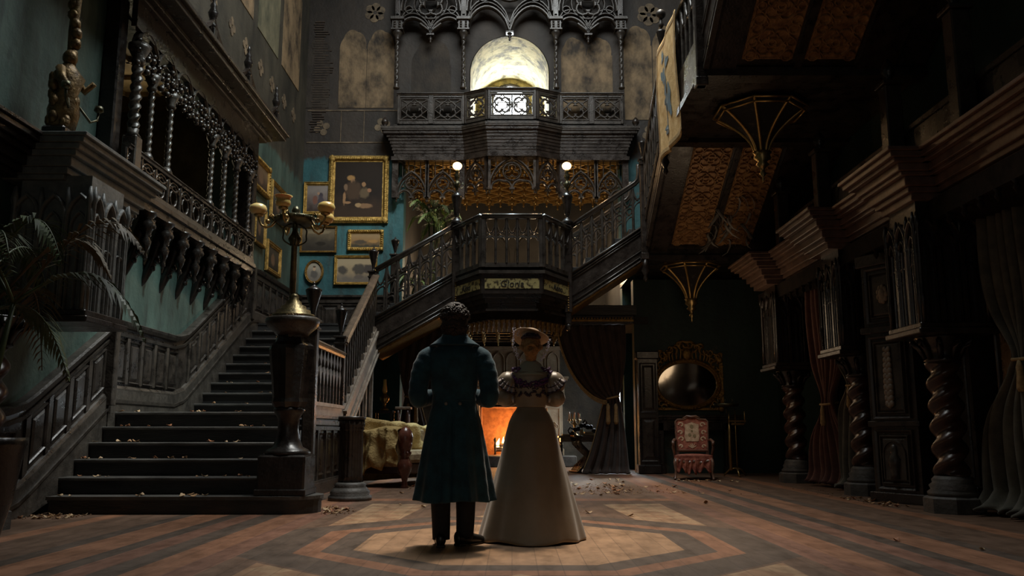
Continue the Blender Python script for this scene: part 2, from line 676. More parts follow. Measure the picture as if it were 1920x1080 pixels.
def floor_material():
    m = bpy.data.materials.new('inlaid_wood_floor')
    m.use_nodes = True
    nt = m.node_tree
    N = nt.nodes
    L = nt.links
    b = N['Principled BSDF']
    f = nodemath(nt)
    tc = N.new('ShaderNodeTexCoord')
    sp = N.new('ShaderNodeSeparateXYZ')
    L.new(tc.outputs['Object'], sp.inputs[0])
    x = f('SUBTRACT', sp.outputs[0], 0.05)
    y = f('SUBTRACT', sp.outputs[1], 6.9)
    ax = f('ABSOLUTE', x)
    ay = f('ABSOLUTE', y)
    diag = f('MULTIPLY', f('ADD', ax, ay), 0.7071)
    octd = f('MAXIMUM', f('MAXIMUM', ax, ay), diag)
    # rings of the octagon
    light = (0.37, 0.215, 0.115)
    red = (0.27, 0.120, 0.060)
    dark = (0.095, 0.062, 0.042)
    mid = (0.150, 0.084, 0.050)

    def band(v, a, c):
        return f('MULTIPLY', f('GREATER_THAN', v, a), f('LESS_THAN', v, c))
    # long bands running up the hall
    bx = f('ADD', ax, 0)
    far = f('MAXIMUM', band(bx, 2.15, 2.40), band(bx, 2.95, 3.30))
    far = f('MAXIMUM', far, band(bx, 4.0, 4.2))
    redline = f('MAXIMUM', band(bx, 1.95, 2.15), band(bx, 2.60, 2.80))
    col = mixc(nt, far, mid, red)
    col = mixc(nt, band(bx, 2.40, 2.95), col, dark)
    col = mixc(nt, redline, col, (0.22, 0.10, 0.06))
    col = mixc(nt, band(bx, 3.30, 3.45), col, dark)
    inside = f('LESS_THAN', octd, 2.75)
    star_d = f('MAXIMUM', f('ABSOLUTE', f('MULTIPLY', f('SUBTRACT', ax, ay), 0.7071)), 0)
    ringc = mixc(nt, band(octd, 1.2, 1.42), light, dark)
    ringc = mixc(nt, band(octd, 1.42, 1.60), ringc, red)
    ringc = mixc(nt, band(octd, 1.60, 2.75), ringc, dark)
    ringc = mixc(nt, band(octd, 2.62, 2.75), ringc, red)
    inring = f('LESS_THAN', octd, 1.95)
    col = mixc(nt, inring, col, ringc)
    # dark herringbone zone across the hall beyond and in front of the octagon
    cross = band(ay, 3.9, 4.25)
    col = mixc(nt, f('MULTIPLY', cross, f('LESS_THAN', bx, 1.95)), col, red)

    # lozenges of light parquet round the octagon: convex quads as max of half-planes
    def quad(pts):
        cx = sum(p[0] for p in pts) / 4
        cy = sum(p[1] for p in pts) / 4
        out = None
        for i in range(4):
            x0, y0 = pts[i]
            x1, y1 = pts[(i + 1) % 4]
            nx, ny = (y1 - y0), -(x1 - x0)
            l = math.hypot(nx, ny)
            nx /= l
            ny /= l
            if (cx - x0) * nx + (cy - y0) * ny > 0:
                nx, ny = -nx, -ny
            d = f('ADD', f('ADD', f('MULTIPLY', ax, nx), f('MULTIPLY', ay, ny)), -(x0 * nx + y0 * ny))
            out = d if out is None else f('MAXIMUM', out, d)
        return f('LESS_THAN', out, 0)
    q = f('MAXIMUM', quad([(1.15, 1.65), (1.72, 1.1), (1.70, 3.5), (1.02, 3.4)]), quad([(0.0, 1.55), (0.42, 1.95), (0.0, 2.6), (-0.42, 1.95)]))
    chk = N.new('ShaderNodeTexChecker')
    mp = N.new('ShaderNodeMapping')
    mp.inputs['Rotation'].default_value = (0, 0, R(38))
    mp.inputs['Scale'].default_value = (1, 1, 0.001)
    L.new(tc.outputs['Object'], mp.inputs[0])
    L.new(mp.outputs[0], chk.inputs['Vector'])
    chk.inputs['Scale'].default_value = 3.6
    chk.inputs['Color1'].default_value = (0.38, 0.24, 0.135, 1)
    chk.inputs['Color2'].default_value = (0.33, 0.185, 0.10, 1)
    col = mixc(nt, q, col, chk.outputs['Color'])
    # plank grain and grime
    n = N.new('ShaderNodeTexNoise')
    n.inputs['Scale'].default_value = 2.2
    n.inputs['Detail'].default_value = 8
    n.inputs['Roughness'].default_value = 0.7
    mp2 = N.new('ShaderNodeMapping')
    mp2.inputs['Scale'].default_value = (3.0, 1.2, 1)
    L.new(tc.outputs['Object'], mp2.inputs[0])
    L.new(mp2.outputs[0], n.inputs['Vector'])
    mr = N.new('ShaderNodeMapRange')
    mr.inputs['From Min'].default_value = 0.3
    mr.inputs['From Max'].default_value = 0.7
    mr.inputs['To Min'].default_value = 0.62
    mr.inputs['To Max'].default_value = 1.25
    L.new(n.outputs['Fac'], mr.inputs['Value'])
    br = N.new('ShaderNodeTexBrick')
    br.inputs['Scale'].default_value = 1.0
    br.inputs['Brick Width'].default_value = 1.6
    br.inputs['Row Height'].default_value = 0.16
    br.inputs['Mortar Size'].default_value = 0.0035
    br.inputs['Color1'].default_value = (1, 1, 1, 1)
    br.inputs['Color2'].default_value = (0.84, 0.84, 0.84, 1)
    br.inputs['Mortar'].default_value = (0.6, 0.6, 0.6, 1)
    mp3 = N.new('ShaderNodeMapping')
    mp3.inputs['Rotation'].default_value = (0, 0, R(90))
    L.new(tc.outputs['Object'], mp3.inputs[0])
    L.new(mp3.outputs[0], br.inputs['Vector'])
    mu = N.new('ShaderNodeMix')
    mu.data_type = 'RGBA'
    mu.blend_type = 'MULTIPLY'
    mu.inputs[0].default_value = 1
    L.new(col, mu.inputs[6])
    L.new(br.outputs['Color'], mu.inputs[7])
    mu2 = N.new('ShaderNodeVectorMath')
    mu2.operation = 'SCALE'
    L.new(mu.outputs[2], mu2.inputs[0])
    L.new(mr.outputs[0], mu2.inputs['Scale'])
    L.new(mu2.outputs[0], b.inputs['Base Color'])
    ro = N.new('ShaderNodeMapRange')
    ro.inputs['From Min'].default_value = 0.3
    ro.inputs['From Max'].default_value = 0.7
    ro.inputs['To Min'].default_value = 0.42
    ro.inputs['To Max'].default_value = 0.68
    L.new(n.outputs['Fac'], ro.inputs['Value'])
    L.new(ro.outputs[0], b.inputs['Roughness'])
    bp = N.new('ShaderNodeBump')
    bp.inputs['Strength'].default_value = 0.25
    bp.inputs['Distance'].default_value = 0.01
    L.new(n.outputs['Fac'], bp.inputs['Height'])
    L.new(bp.outputs[0], b.inputs['Normal'])
    return m


M['floor'] = floor_material()
mb = MB()
mb.box(-5.35, 5.9, -4, 23.4, -0.25, 0.0)
struct(mb.build('floor', M['floor']))


# ------------------------------------------------------------------ wall paint
def wall_material(name, low1, low2, high1, high2, zsplit, stain=1.0):
    m = bpy.data.materials.new(name)
    m.use_nodes = True
    nt = m.node_tree
    N = nt.nodes
    L = nt.links
    b = N['Principled BSDF']
    tc = N.new('ShaderNodeTexCoord')
    sp = N.new('ShaderNodeSeparateXYZ')
    L.new(tc.outputs['Object'], sp.inputs[0])
    f = nodemath(nt)

    def nz(scale, st=(1, 1, 1), det=7):
        mp = N.new('ShaderNodeMapping')
        mp.inputs['Scale'].default_value = st
        L.new(tc.outputs['Object'], mp.inputs[0])
        n = N.new('ShaderNodeTexNoise')
        n.inputs['Scale'].default_value = scale
        n.inputs['Detail'].default_value = det
        n.inputs['Roughness'].default_value = 0.62
        L.new(mp.outputs[0], n.inputs['Vector'])
        return n.outputs['Fac']
    n1 = nz(1.1, (1, 1, .55))
    n2 = nz(5, (1, 1, .25))
    n3 = nz(0.8, (1, 1, 1), 9)

    def ramp(v, a, c):
        r = N.new('ShaderNodeMapRange')
        r.inputs['From Min'].default_value = a
        r.inputs['From Max'].default_value = c
        L.new(v, r.inputs['Value'])
        return r.outputs[0]
    low = mixc(nt, ramp(n1, .38, .62), low1, low2)
    low = mixc(nt, f('MULTIPLY', ramp(n2, .50, .68), 0.7 * stain), low, (0.016, 0.024, 0.022))
    # patches where the paint has come off
    low = mixc(nt, f('MULTIPLY', ramp(n3, .635, .66), 0.55 * stain), low, (0.10, 0.085, 0.062))
    high = mixc(nt, ramp(n1, .35, .65), high1, high2)
    high = mixc(nt, f('MULTIPLY', ramp(n2, .52, .7), 0.6), high, (0.02, 0.017, 0.014))
    z = f('ADD', sp.outputs[2], f('MULTIPLY', n2, 0.5))
    col = mixc(nt, ramp(z, zsplit + .2, zsplit + .3), low, high)
    L.new(col, b.inputs['Base Color'])
    b.inputs['Roughness'].default_value = 0.62
    bp = N.new('ShaderNodeBump')
    bp.inputs['Strength'].default_value = 0.5
    bp.inputs['Distance'].default_value = 0.02
    L.new(nz(9), bp.inputs['Height'])
    L.new(bp.outputs[0], b.inputs['Normal'])
    return m


TEAL1, TEAL2 = (0.010, 0.058, 0.068), (0.030, 0.130, 0.145)
M['wall_teal'] = wall_material('teal_plaster', TEAL1, TEAL2, (0.013, 0.010, 0.008), (0.048, 0.036, 0.026), 7.2)
M['wall_green'] = wall_material('green_plaster', (0.030, 0.062, 0.054), (0.085, 0.140, 0.118), (0.024, 0.023, 0.018), (0.075, 0.067, 0.048), 6.6)
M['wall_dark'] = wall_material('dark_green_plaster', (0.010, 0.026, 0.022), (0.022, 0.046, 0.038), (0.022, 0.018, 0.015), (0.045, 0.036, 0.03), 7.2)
M['mural'] = mat('faded_mural', (0.030, 0.022, 0.015), (0.27, 0.19, 0.105), 1.9, 0.75, bump=0.4, lo=.36, hi=.60, stretch=(1, 1, .7))
M['mural_dark'] = mat('dark_mural', (0.014, 0.011, 0.009), (0.055, 0.042, 0.029), 2.2, 0.75, bump=0.4, stretch=(1, 1, .6))  # darker, browner variant of the mural colours
M['mural_green'] = mat('greenish_mural', (0.070, 0.072, 0.045), (0.20, 0.18, 0.11), 1.6, 0.75, bump=0.4, stretch=(1, 1, .6))
M['rosette'] = mat('painted_rosette', (0.06, 0.045, 0.03), (0.24, 0.18, 0.11), 5, 0.75)
M['lath'] = mat('exposed_lath', (0.03, 0.022, 0.016), (0.07, 0.05, 0.035), 8, 0.8)


def ogee_panel(cx, w, z0, z1, lobes=True):
    """outline of a tall painted niche with a cusped head"""
    hw = w / 2
    zs = z1 - w * .75
    pts = [(cx - hw, z0), (cx + hw, z0), (cx + hw, zs)]
    for a in range(0, 181, 12):
        t = R(a)
        rad = 1 + 0.10 * abs(math.sin(2.5 * t))
        pts.append((cx + hw * math.cos(t) * rad * (.92), zs + w * .70 * math.sin(t) * rad))
    pts.append((cx - hw, zs))
    return pts


YB = 19.5
wb = MB()
wb.cur = 0
wb.box(-5.35, -2.55, YB, YB + .4, 0, 14)
wb.box(2.55, 5.9, YB, YB + .4, 0, 14)
wb.box(-2.55, 2.55, YB, YB + .4, 3.0, 3.4)
wb.box(-2.55, 2.55, YB, YB + .4, 7.15, 7.95)
# round-headed tunnel mouth
VX, VR, VZ = -0.06, 0.97, 9.38
archl = [(-2.55, 7.95), (VX - VR, 7.95), (VX - VR, VZ)] + [(VX - VR * math.cos(R(a)), VZ + VR * math.sin(R(a))) for a in range(10, 91, 10)] + [(VX, 14), (-2.55, 14)]
archr = [(2.55, 7.95), (VX + VR, 7.95), (VX + VR, VZ)] + [(VX + VR * math.cos(R(a)), VZ + VR * math.sin(R(a))) for a in range(10, 91, 10)] + [(VX, 14), (2.55, 14)]
wb.prism(archl, YB, YB + .4)
wb.prism(archr[::-1], YB, YB + .4)
y = YB
for (cx, w, z0, z1, mi) in ((-3.85, .66, 8.5, 10.5, 1), (-3.18, .66, 8.5, 10.5, 1), (-4.68, .55, 8.5, 10.3, 2),
                            (-1.95, .95, 8.0, 10.3, 2), (1.5, .62, 8.0, 10.3, 1), (2.12, .62, 8.0, 10.3, 1),
                            (3.05, .68, 8.2, 10.6, 1), (3.75, .68, 8.2, 10.6, 1), (4.6, .7, 8.2, 10.6, 2)):
    wb.cur = mi
    wb.prism(ogee_panel(cx, w, z0, z1), y - .012, y)
wb.cur = 3
for (cx, cz, r_, n_) in ((-3.35, 10.95, .26, 6), (3.35, 10.9, .30, 6), (-4.55, 8.0, .2, 4), (-3.1, 8.05, .2, 4), (3.3, 7.85, .2, 4)):
    for k in range(n_):
        a = 2 * PI * k / n_ + .4
        wb.prism(circle(cx + r_ * .58 * math.cos(a), cz + r_ * .58 * math.sin(a), r_ * .42, 10), y - .010, y)
# laths laid bare where the plaster fell in the corner
wb.cur = 4
rr = random.Random(3)
for k in range(46):
    z = 7.9 + k * .062
    a = -4.85 + .08 * rr.random()
    wb.box(a, a + .22 + .28 * rr.random() * (1 - abs(k - 23) / 30), y - .02, y - .002, z, z + .03)
wb.cur = 3
wb.box(-4.9, -2.75, y - .012, y, 8.42, 8.45)
wb.box(-4.9, -2.75, y - .012, y, 7.62, 7.65)
for xx in (-4.1, -3.55):
    wb.box(xx, xx + .015, y - .012, y, 7.65, 8.42)
struct(wb.build('wall_back', [M['wall_teal'], M['mural'], M['mural_dark'], M['rosette'], M['lath']]))

# ------------------------------------------------------------------ left wall with the loggia opening
XL = -4.95
wl = MB()


def lw(y0, y1, z0, z1):
    wl.box(XL - .4, XL, y0, y1, z0, z1)


OY0, OY1, OZ0, OZ1 = 10.15, 14.75, 3.75, 6.1
lw(-4, OY0, 0, 14)
lw(OY1, YB + .4, 0, 14)
lw(OY0, OY1, 0, OZ0)
lw(OY0, OY1, OZ1, 14)
wl.m = T(XL, 0, 0, rz=PI / 2)   # local x -> world y, -y -> world +x
for k in range(5):
    cy = 11.0 + k * 1.75
    wl.cur = 1 if k % 2 else 2
    wl.prism(ogee_panel(cy, 1.45, 8.6, 11.9), -.012, 0)
    wl.cur = 3
    for s_ in (-.4, .4):
        for q in range(4):
            a = PI / 2 * q
            wl.prism(circle(cy + s_ + .1 * math.cos(a), 7.9 + .1 * math.sin(a), .075, 10), -.012, 0)
wl.m = Matrix.Identity(4)
struct(wl.build('wall_left', [M['wall_green'], M['mural_green'], M['mural'], M['rosette']]))

# ------------------------------------------------------------------ right wall, ceiling with the hole in the roof
wr = MB()
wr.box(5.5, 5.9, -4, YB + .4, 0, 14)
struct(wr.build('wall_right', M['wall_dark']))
ce = MB()
ce.box(-5.35, 5.9, -4, 8.2, 14, 14.3)
ce.box(-5.35, 5.9, 16.2, 23.4, 14, 14.3)
ce.box(-5.35, -3.4, 8.2, 16.2, 14, 14.3)
ce.box(3.4, 5.9, 8.2, 16.2, 14, 14.3)
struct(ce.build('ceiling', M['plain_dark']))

# ------------------------------------------------------------------ lower right back wall (stands forward under the stair landing)
wf = MB()
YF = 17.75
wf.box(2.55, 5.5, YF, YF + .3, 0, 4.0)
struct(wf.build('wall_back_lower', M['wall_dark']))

# ------------------------------------------------------------------ rooms behind the back wall
a = MB()
a.box(-2.85, -2.55, YB + .4, 23.0, 0, 7.3)
a.box(2.55, 2.85, YB + .4, 23.0, 0, 7.3)
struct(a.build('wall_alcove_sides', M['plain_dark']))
a = MB()
a.box(-2.85, 2.85, 23.0, 23.3, 3.2, 7.3)
a.m = T(0, 23.0, 0)
for cx in (-1.5, -.5, .5, 1.5):
    a.sweep(arch(cx, .8, 3.4, 5.6, .6), sec_rib(.07, .06))
a.m = Matrix.Identity(4)
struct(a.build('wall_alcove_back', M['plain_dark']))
a = MB()
a.box(-2.55, 2.55, 17.35, 23.0, 3.2, 3.4)
struct(a.build('floor_mezzanine', M['tread']))
a = MB()
a.box(-2.85, 2.85, YB + .4, 23.3, 7.3, 7.5)
struct(a.build('ceiling_alcove', M['plain_dark']))

# tunnel vault
M['vault'] = mat('limewashed_stone', (0.08, 0.062, 0.026), (0.66, 0.55, 0.27), 3.2, 0.75, bump=1.0, bscale=12, lo=.38, hi=.56)
v = MB()
VY1 = 22.0


def vault(u, t):
    yy = YB - .02 + (VY1 - YB + .02) * t
    sc = .975 - .03 * t
    r = VR * sc
    if u < .18:
        return (VX - r, yy, 7.95 + (VZ - 7.95) * u / .18)
    if u > .82:
        return (VX + r, yy, 7.95 + (VZ - 7.95) * (1 - u) / .18)
    an = PI * (u - .18) / .64
    return (VX - r * math.cos(an), yy, VZ + r * math.sin(an))


v.grid(vault, 50, 14)
o = v.build('wall_tunnel', M['vault'], solid=0.0)
struct(o)
a = MB()
a.box(-1.1, 1.0, YB + .4, VY1 + .4, 7.75, 7.95)
struct(a.build('floor_tunnel', M['stonebase']))
# end wall with round-headed window
WX, WR, WZ0, WZS = -0.06, 0.47, 8.9, 9.66
ew = MB()
lft = [(-1.2, 7.9), (WX, 7.9), (WX, WZ0), (WX - WR, WZ0), (WX - WR, WZS)] + [(WX - WR * math.cos(R(q)), WZS + WR * math.sin(R(q))) for q in range(15, 91, 15)] + [(WX, 11), (-1.2, 11)]
rgt = [(2 * WX - x, z) for x, z in lft]
ew.prism(lft, VY1, VY1 + .3)
ew.prism(rgt[::-1], VY1, VY1 + .3)
struct(ew.build('wall_tunnel_end', M['vault']))
outl = [(WX - WR, WZ0), (WX + WR, WZ0), (WX + WR, WZS)] + [(WX + WR * math.cos(R(q)), WZS + WR * math.sin(R(q))) for q in range(15, 180, 15)] + [(WX - WR, WZS)]
wn = MB()
wn.m = T(0, VY1, 0)
wn.sweep(outl, sec_rib(.09, .10), closed=True)
win = struct(wn.build('window_1', M['wood']))
M['daylight_glass'] = mat('frosted_daylight_glass', (0.9, 0.96, 1.0), rough=0.6, emit=34.0, emit_col=(0.88, 0.96, 1.0))
gp = MB()
gp.prism(outl, VY1 + .1, VY1 + .12)
g = gp.build('window_pane', M['daylight_glass'], win)
mu = MB()
mu.m = T(0, VY1 + .05, 0)
mu.sweep([(WX, WZ0), (WX, WZS + WR)], sec_box(.022, .03))
mu.sweep([(WX - WR, WZS), (WX + WR, WZS)], sec_box(.03, .03))
mu.build('window_bars', M['wood'], win)

# ================================================================== main staircase
RISE = 0.18
M['nosing'] = mat('worn_tread', (0.040, 0.038, 0.034), (0.105, 0.098, 0.088), 5, .5, bump=.25, stretch=(.5, 2, 2))
SY1 = 9.05           # foot of the first flight
TR1 = 0.30
LY0, LY1 = SY1 + 5 * TR1, 13.15
TR2 = 0.338
XR = -2.62           # right-hand edge of the flights
stair = thing('main_staircase', 'broad dark wooden main staircase in two flights along the left wall, strewn with leaves', 'staircase', (-3.7, SY1, 0))


def st_step(x0, x1, y0, z0, z1, depth):
    b = MB()
    b.m = Matrix.Translation((3.7, -SY1, 0))
    b.box(x0 + .012, x1 - .012, y0 + .022, y0 + depth, z0, z1 - .035)
    b.cur = 1
    b.box(x0, x1, y0 - .012, y0 + depth + .02, z1 - .035, z1, bev=.008)
    b.cur = 0
    b.box(x0 + .005, x1 - .005, y0 + .008, y0 + .03, z1 - .058, z1 - .035)
    return b


# curtail step with a rounded end that carries the lamp post
b = MB()
b.m = Matrix.Translation((3.7, -SY1, 0))


def curtail(off):
    pts = [(-4.80 - off, SY1 - off), (-2.35, SY1 - off)]
    for k in range(-80, 81, 16):
        a = R(k)
        pts.append((-2.35 + (.32 + off) * math.cos(a), SY1 + .32 + (.32 + off) * math.sin(a)))
    pts += [(-2.35, SY1 + .64 + off), (-4.80 - off, SY1 + .64)]
    return pts


b.slab(curtail(-.012), 0, .145)
b.cur = 1
b.slab(curtail(.012), .145, .18)
b.cur = 0
b.slab(curtail(.0), .12, .145)
b.build('step', [M['tread'], M['nosing']], stair)
for i in range(1, 5):
    st_step(-4.86, XR, SY1 + i * TR1, i * RISE - .02, (i + 1) * RISE, TR1).build('step', [M['tread'], M['nosing']], stair)
b = st_step(-4.86, XR, LY0, 5 * RISE - .02, 6 * RISE, LY1 - LY0)
b.build('landing', [M['tread'], M['nosing']], stair)
for i in range(9):
    st_step(-4.9, XR - .02, LY1 + i * TR2, (6 + i) * RISE - .02, (7 + i) * RISE, TR2).build('step', [M['tread'], M['nosing']], stair)
UY = LY1 + 9 * TR2     # 16.19
b = MB()
b.m = Matrix.Translation((3.7, -SY1, 0))
b.box(-4.93, -2.6, UY, YB - .02, 2.62, 2.88)
b.box(-4.93, -2.6, UY - .012, UY + .05, 2.845, 2.88)
b.build('upper_landing', M['tread'], stair)
# closed string and sloping soffit of the second flight, seen from the hall side
b = MB()
b.m = Matrix.Translation((3.7, -SY1, 0)) @ T(XR, LY1, 0, rz=PI / 2)
sl2 = RISE / TR2
LEN2 = UY - LY1
b.prism([(0.05, .72), (LEN2, .72 + sl2 * LEN2), (LEN2, 1.14 + sl2 * LEN2), (0.05, 1.14)], -.06, 0.0)
b.build('string_board', M['bargewood'], stair)
b = MB()
b.m = Matrix.Translation((3.7, -SY1, 0)) @ T(XR, LY1, 0, rz=PI / 2)
for dz, hh, dd in ((1.13, .05, .10), (1.06, .025, .08), (.80, .05, .09), (.72, .03, .11)):
    b.sweep([(0.02, dz), (LEN2 + .02, dz + sl2 * LEN2)], [(-hh / 2, 0), (-hh / 2, dd), (hh / 2, dd), (hh / 2, 0)])
b.build('string_moulding', M['bargewood'], stair)
b = MB()
b.m = Matrix.Translation((3.7, -SY1, 0))
b.add([(-4.9, LY1 + .05, .70), (XR - .01, LY1 + .05, .70), (XR - .01, UY, .70 + sl2 * LEN2), (-4.9, UY, .70 + sl2 * LEN2),
       (-4.9, LY1 + .05, .80), (XR - .01, LY1 + .05, .80), (XR - .01, UY, .80 + sl2 * LEN2), (-4.9, UY, .80 + sl2 * LEN2)],
      [(0, 1, 2, 3), (4, 7, 6, 5), (0, 4, 5, 1), (1, 5, 6, 2), (2, 6, 7, 3), (3, 7, 4, 0)])
b.build('soffit', M['wood'], stair)

# panelled side wall under the half landing
pw = thing('panelled_stair_side', 'panelled dark wood wall closing the space under the half landing, beside the lamp post', 'panelling', (XR, LY0, 0))
b = MB()
b.box(-.18, -.02, .1, LY1 - LY0 + .06, 0, .88)
b.build('back_board', M['wood2'], pw)
RM = T(-.02, 0, 0, rz=PI / 2)
b = MB()
b.m = RM
for z, h_, d_ in ((.0, .16, .06), (.16, .03, .04), (.86, .05, .05), (.93, .06, .09), (1.02, .05, .06)):
    b.box(.1, LY1 - LY0 + .06, -d_, 0.0, z, z + h_)
for k in range(6):
    b.box(.1 + k * .505, .18 + k * .505, -.03, 0, .16, .88)
b.build('frame', M['wood2'], pw)
for k in range(5):
    b = MB()
    b.m = RM
    raised(b, .22 + k * .505, .56 + k * .505, .26, .82, 0, .03, .05)
    b.build('panel', M['wood'], pw)
# slatted screen under the second flight
ps = thing('slatted_screen', 'tall dark slatted screen under the upper flight, behind the fluted pedestal', 'screen', (XR + .02, LY1, 0))
b = MB()
b.box(-.10, -.05, .15, LEN2 - .05, 0, .80)
b.prism([(0, 0), (0.001, 0), (0.001, .01), (0, .01)], 0, .01)
b.build('base_board', M['wood'], ps)
for k in range(9):
    yy = .25 + k * .33
    b = MB()
    b.box(-.09, -.01, yy, yy + .10, 0, .72 + sl2 * yy, bev=.01)
    b.build('slat', M['wood2'] if k % 2 else M['bargewood'], ps)


# ------------------------------------------------------------------ newels
def newel(label, x, y, z0, z1, w, ur, uh, name='newel_post', mat_='wood'):
    t = thing(name, label, 'newel post', (x, y, z0))
    b = MB()
    h = z1 - z0
    b.box(-w / 2, w / 2, -w / 2, w / 2, 0, h, bev=w * .12)
    b.box(-w * .62, w * .62, -w * .62, w * .62, h - .10, h - .07, bev=.006)
    b.box(-w * .58, w * .58, -w * .58, w * .58, 0, .12, bev=.01)
    b.build('post', M[mat_], t)
    b = MB()
    b.box(-w * .66, w * .66, -w * .66, w * .66, h, h + .03, bev=.006)
    b.build('cap', M[mat_], t)
    b = MB()
    b.lathe(urn_profile(ur, uh, h + .03), n=16, flute=8, fd=.06)
    b.build('urn_finial', M['black_wood'], t)
    return t


newel('dark urn-topped newel at the near corner of the half landing, behind the lamp post', -2.5, LY0 + .08, 0.0, 2.20, .15, .105, .48)
newel('dark urn-topped newel at the far end of the short level balustrade', -2.66, LY1 + .05, 0.0, 2.27, .15, .095, .52)
newel('dark urn-topped newel at the head of the second flight, beside the bridge stair', -2.68, UY + .02, 2.30, 3.86, .15, .10, .50)
newel('squat newel with pointed finial behind the sloping bridge rail, beside the potted palm', -2.44, 17.45, 3.40, 4.45, .16, .09, .38)

# ------------------------------------------------------------------ balustrade of the half landing
HR = [(-.035, -.045), (-.05, .0), (-.035, .045), (0, .055), (.02, .04), (.03, .0), (.02, -.04), (0, -.055)]


def rail_sec(w=.12, h=.08):
    return [(-h * .5, -w * .3), (-h * .5, w * .3), (-h * .2, w * .38), (0, w * .3), (h * .15, w * .48), (h * .28, w * .47), (h * .5, w * .27), (h * .5, -w * .27),
            (h * .28, -w * .47), (h * .15, -w * .48), (0, -w * .3), (-h * .2, -w * .38)]


lb = thing('landing_balustrade', 'short level balustrade of slim lancet balusters along the half landing', 'balustrade', (XR, LY0, 1.08))
BM = T(0, 0, 0, rz=PI / 2)
L1 = LY1 - LY0
b = MB()
b.m = BM
b.sweep([(.12, .92), (L1 - .02, .92)], rail_sec(.15, .10))
b.build('handrail', M['rail'], lb)
b = MB()
b.m = BM
b.box(.12, L1 - .02, -.05, .05, -.02, .10)
b.box(.12, L1 - .02, -.07, .07, .10, .15)
b.build('bottom_rail', M['bargewood'], lb)


def lancet(h, w):
    b = MB()
    q = w / 2
    pts = [(.010, .15), (.011, h * .45), (q * .8, h * .64), (.012, h * .74), (q * .8, h * .84), (.012, h)]
    pr = [(x, z) for x, z in pts]
    b.prism([(-x, z) for x, z in pr] + [(x, z) for x, z in pr[::-1]], -.018, .018)
    return b


n_b = 11
first = None
for k in range(n_b):
    yy = .12 + (k + .5) * (L1 - .2) / n_b
    if first is None:
        b = lancet(.89, .2)
        first = b.build('baluster', M['wood2'], lb)
        first.location = (0, yy, 0)
        first.rotation_euler = (0, 0, PI / 2)
    else:
        c = first.copy()
        C.objects.link(c)
        c.parent = lb
        c.location = (0, yy, 0)

# raking balustrade of the second flight
rb = thing('raking_balustrade', 'steep balustrade with a worn brown handrail on the hall side of the second flight', 'balustrade', (XR, LY1, 0))
b = MB()
b.m = T(0, 0, 0, rz=PI / 2)
zr0 = 2.16
b.sweep([(.10, zr0 + .02), (LEN2 - .03, zr0 + sl2 * LEN2)], rail_sec(.16, .10))
b.build('handrail', M['rail'], rb)
b = MB()
b.m = T(0, 0, 0, rz=PI / 2)
b.sweep([(.05, 1.17), (LEN2, 1.17 + sl2 * LEN2)], sec_box(.05, .12))
b.build('bottom_rail', M['bargewood'], rb)
first = None
for k in range(15):
    yy = .16 + k * (LEN2 - .3) / 14
    if first is None:
        b = MB()
        h = .88
        pr = [(.012, 0), (.016, h * .3), (.034, h * .62), (.012, h * .72), (.034, h * .82), (.012, h + .04)]
        b.prism([(-x, z) for x, z in pr] + [(x, z) for x, z in pr[::-1]], -.02, .02)
        first = b.build('baluster', M['wood2'], rb)
        first.location = (0, yy, 1.19 + sl2 * yy)
        first.rotation_euler = (0, 0, PI / 2)
    else:
        c = first.copy()
        C.objects.link(c)
        c.parent = rb
        c.location = (0, yy, 1.19 + sl2 * yy)
# pale wedge blocks along the string
for k in range(10):
    yy = .2 + k * .29
    z = 1.19 + sl2 * yy
    b = MB()
    b.box(-.03, .05, yy, yy + .17, z, z + .10)
    b.build('wedge_block', M['bargewood'], rb)

# ------------------------------------------------------------------ wainscot climbing with the stairs
wt = thing('stair_wainscot', 'dark panelled wainscot that follows the stairs up the left wall', 'wainscot', (XL, 0, 0))
path = [(7.7, 1.02), (8.35, 1.04), (8.6, 1.10), (8.8, 1.20), (10.33, 2.07), (10.36, 2.17), (12.35, 2.17), (12.7, 2.24), (12.95, 2.36), (15.55, 3.74),
        (15.85, 3.84), (16.1, 3.87), (19.5, 3.87)]
WM = T(0, 0, 0, rz=PI / 2)


def off(p, dz):
    return [(a, b_ + dz) for a, b_ in p]


lo_ = [(a, max(0.0, z - .86)) for a, z in path]
# backing board
b = MB()
b.m = WM
for i in range(len(path) - 1):
    (a0, t0), (a1, t1) = path[i], path[i + 1]
    if a1 - a0 < .05:
        continue
    b.prism([(a0, max(0, lo_[i][1] - .35)), (a1, max(0, lo_[i + 1][1] - .35)), (a1, t1), (a0, t0)], -.05, 0)
b.build('back_board', M['panel'], wt)
M['skirting'] = mat('worn_skirting', (0.030, 0.026, 0.022), (0.085, 0.074, 0.062), 5, .42, bump=.3)
b = MB()
b.m = WM
for i in range(len(path) - 1):
    (a0, t0), (a1, t1) = path[i], path[i + 1]
    if a1 - a0 < .05:
        continue
    b.prism([(a0, max(0, t0 - 1.62)), (a1, max(0, t1 - 1.62)), (a1, t1 - .80), (a0, t0 - .80)], -.098, -.05)
b.build('skirting', M['skirting'], wt)
b = MB()
b.m = WM
b.sweep(off(path, .0), [(-.05, .04), (-.04, .10), (0, .12), (.03, .13), (.045, .10), (.045, 0), (-.05, 0)])
b.sweep(off(path, -.13), [(-.02, .05), (-.02, .075), (.02, .085), (.02, .05)])
b.build('cap_rail', M['wood2'], wt)
b = MB()
b.m = WM
pb = [(a, max(.1, z - .80)) for a, z in path]
b.sweep(pb, [(-.045, .05), (-.045, .09), (-.01, .10), (.03, .075), (.04, .05)])
b.sweep(off(pb, -.16), [(-.02, .09), (-.02, .112), (.02, .118), (.02, .09)])
b.build('base_moulding', M['wood2'], wt)


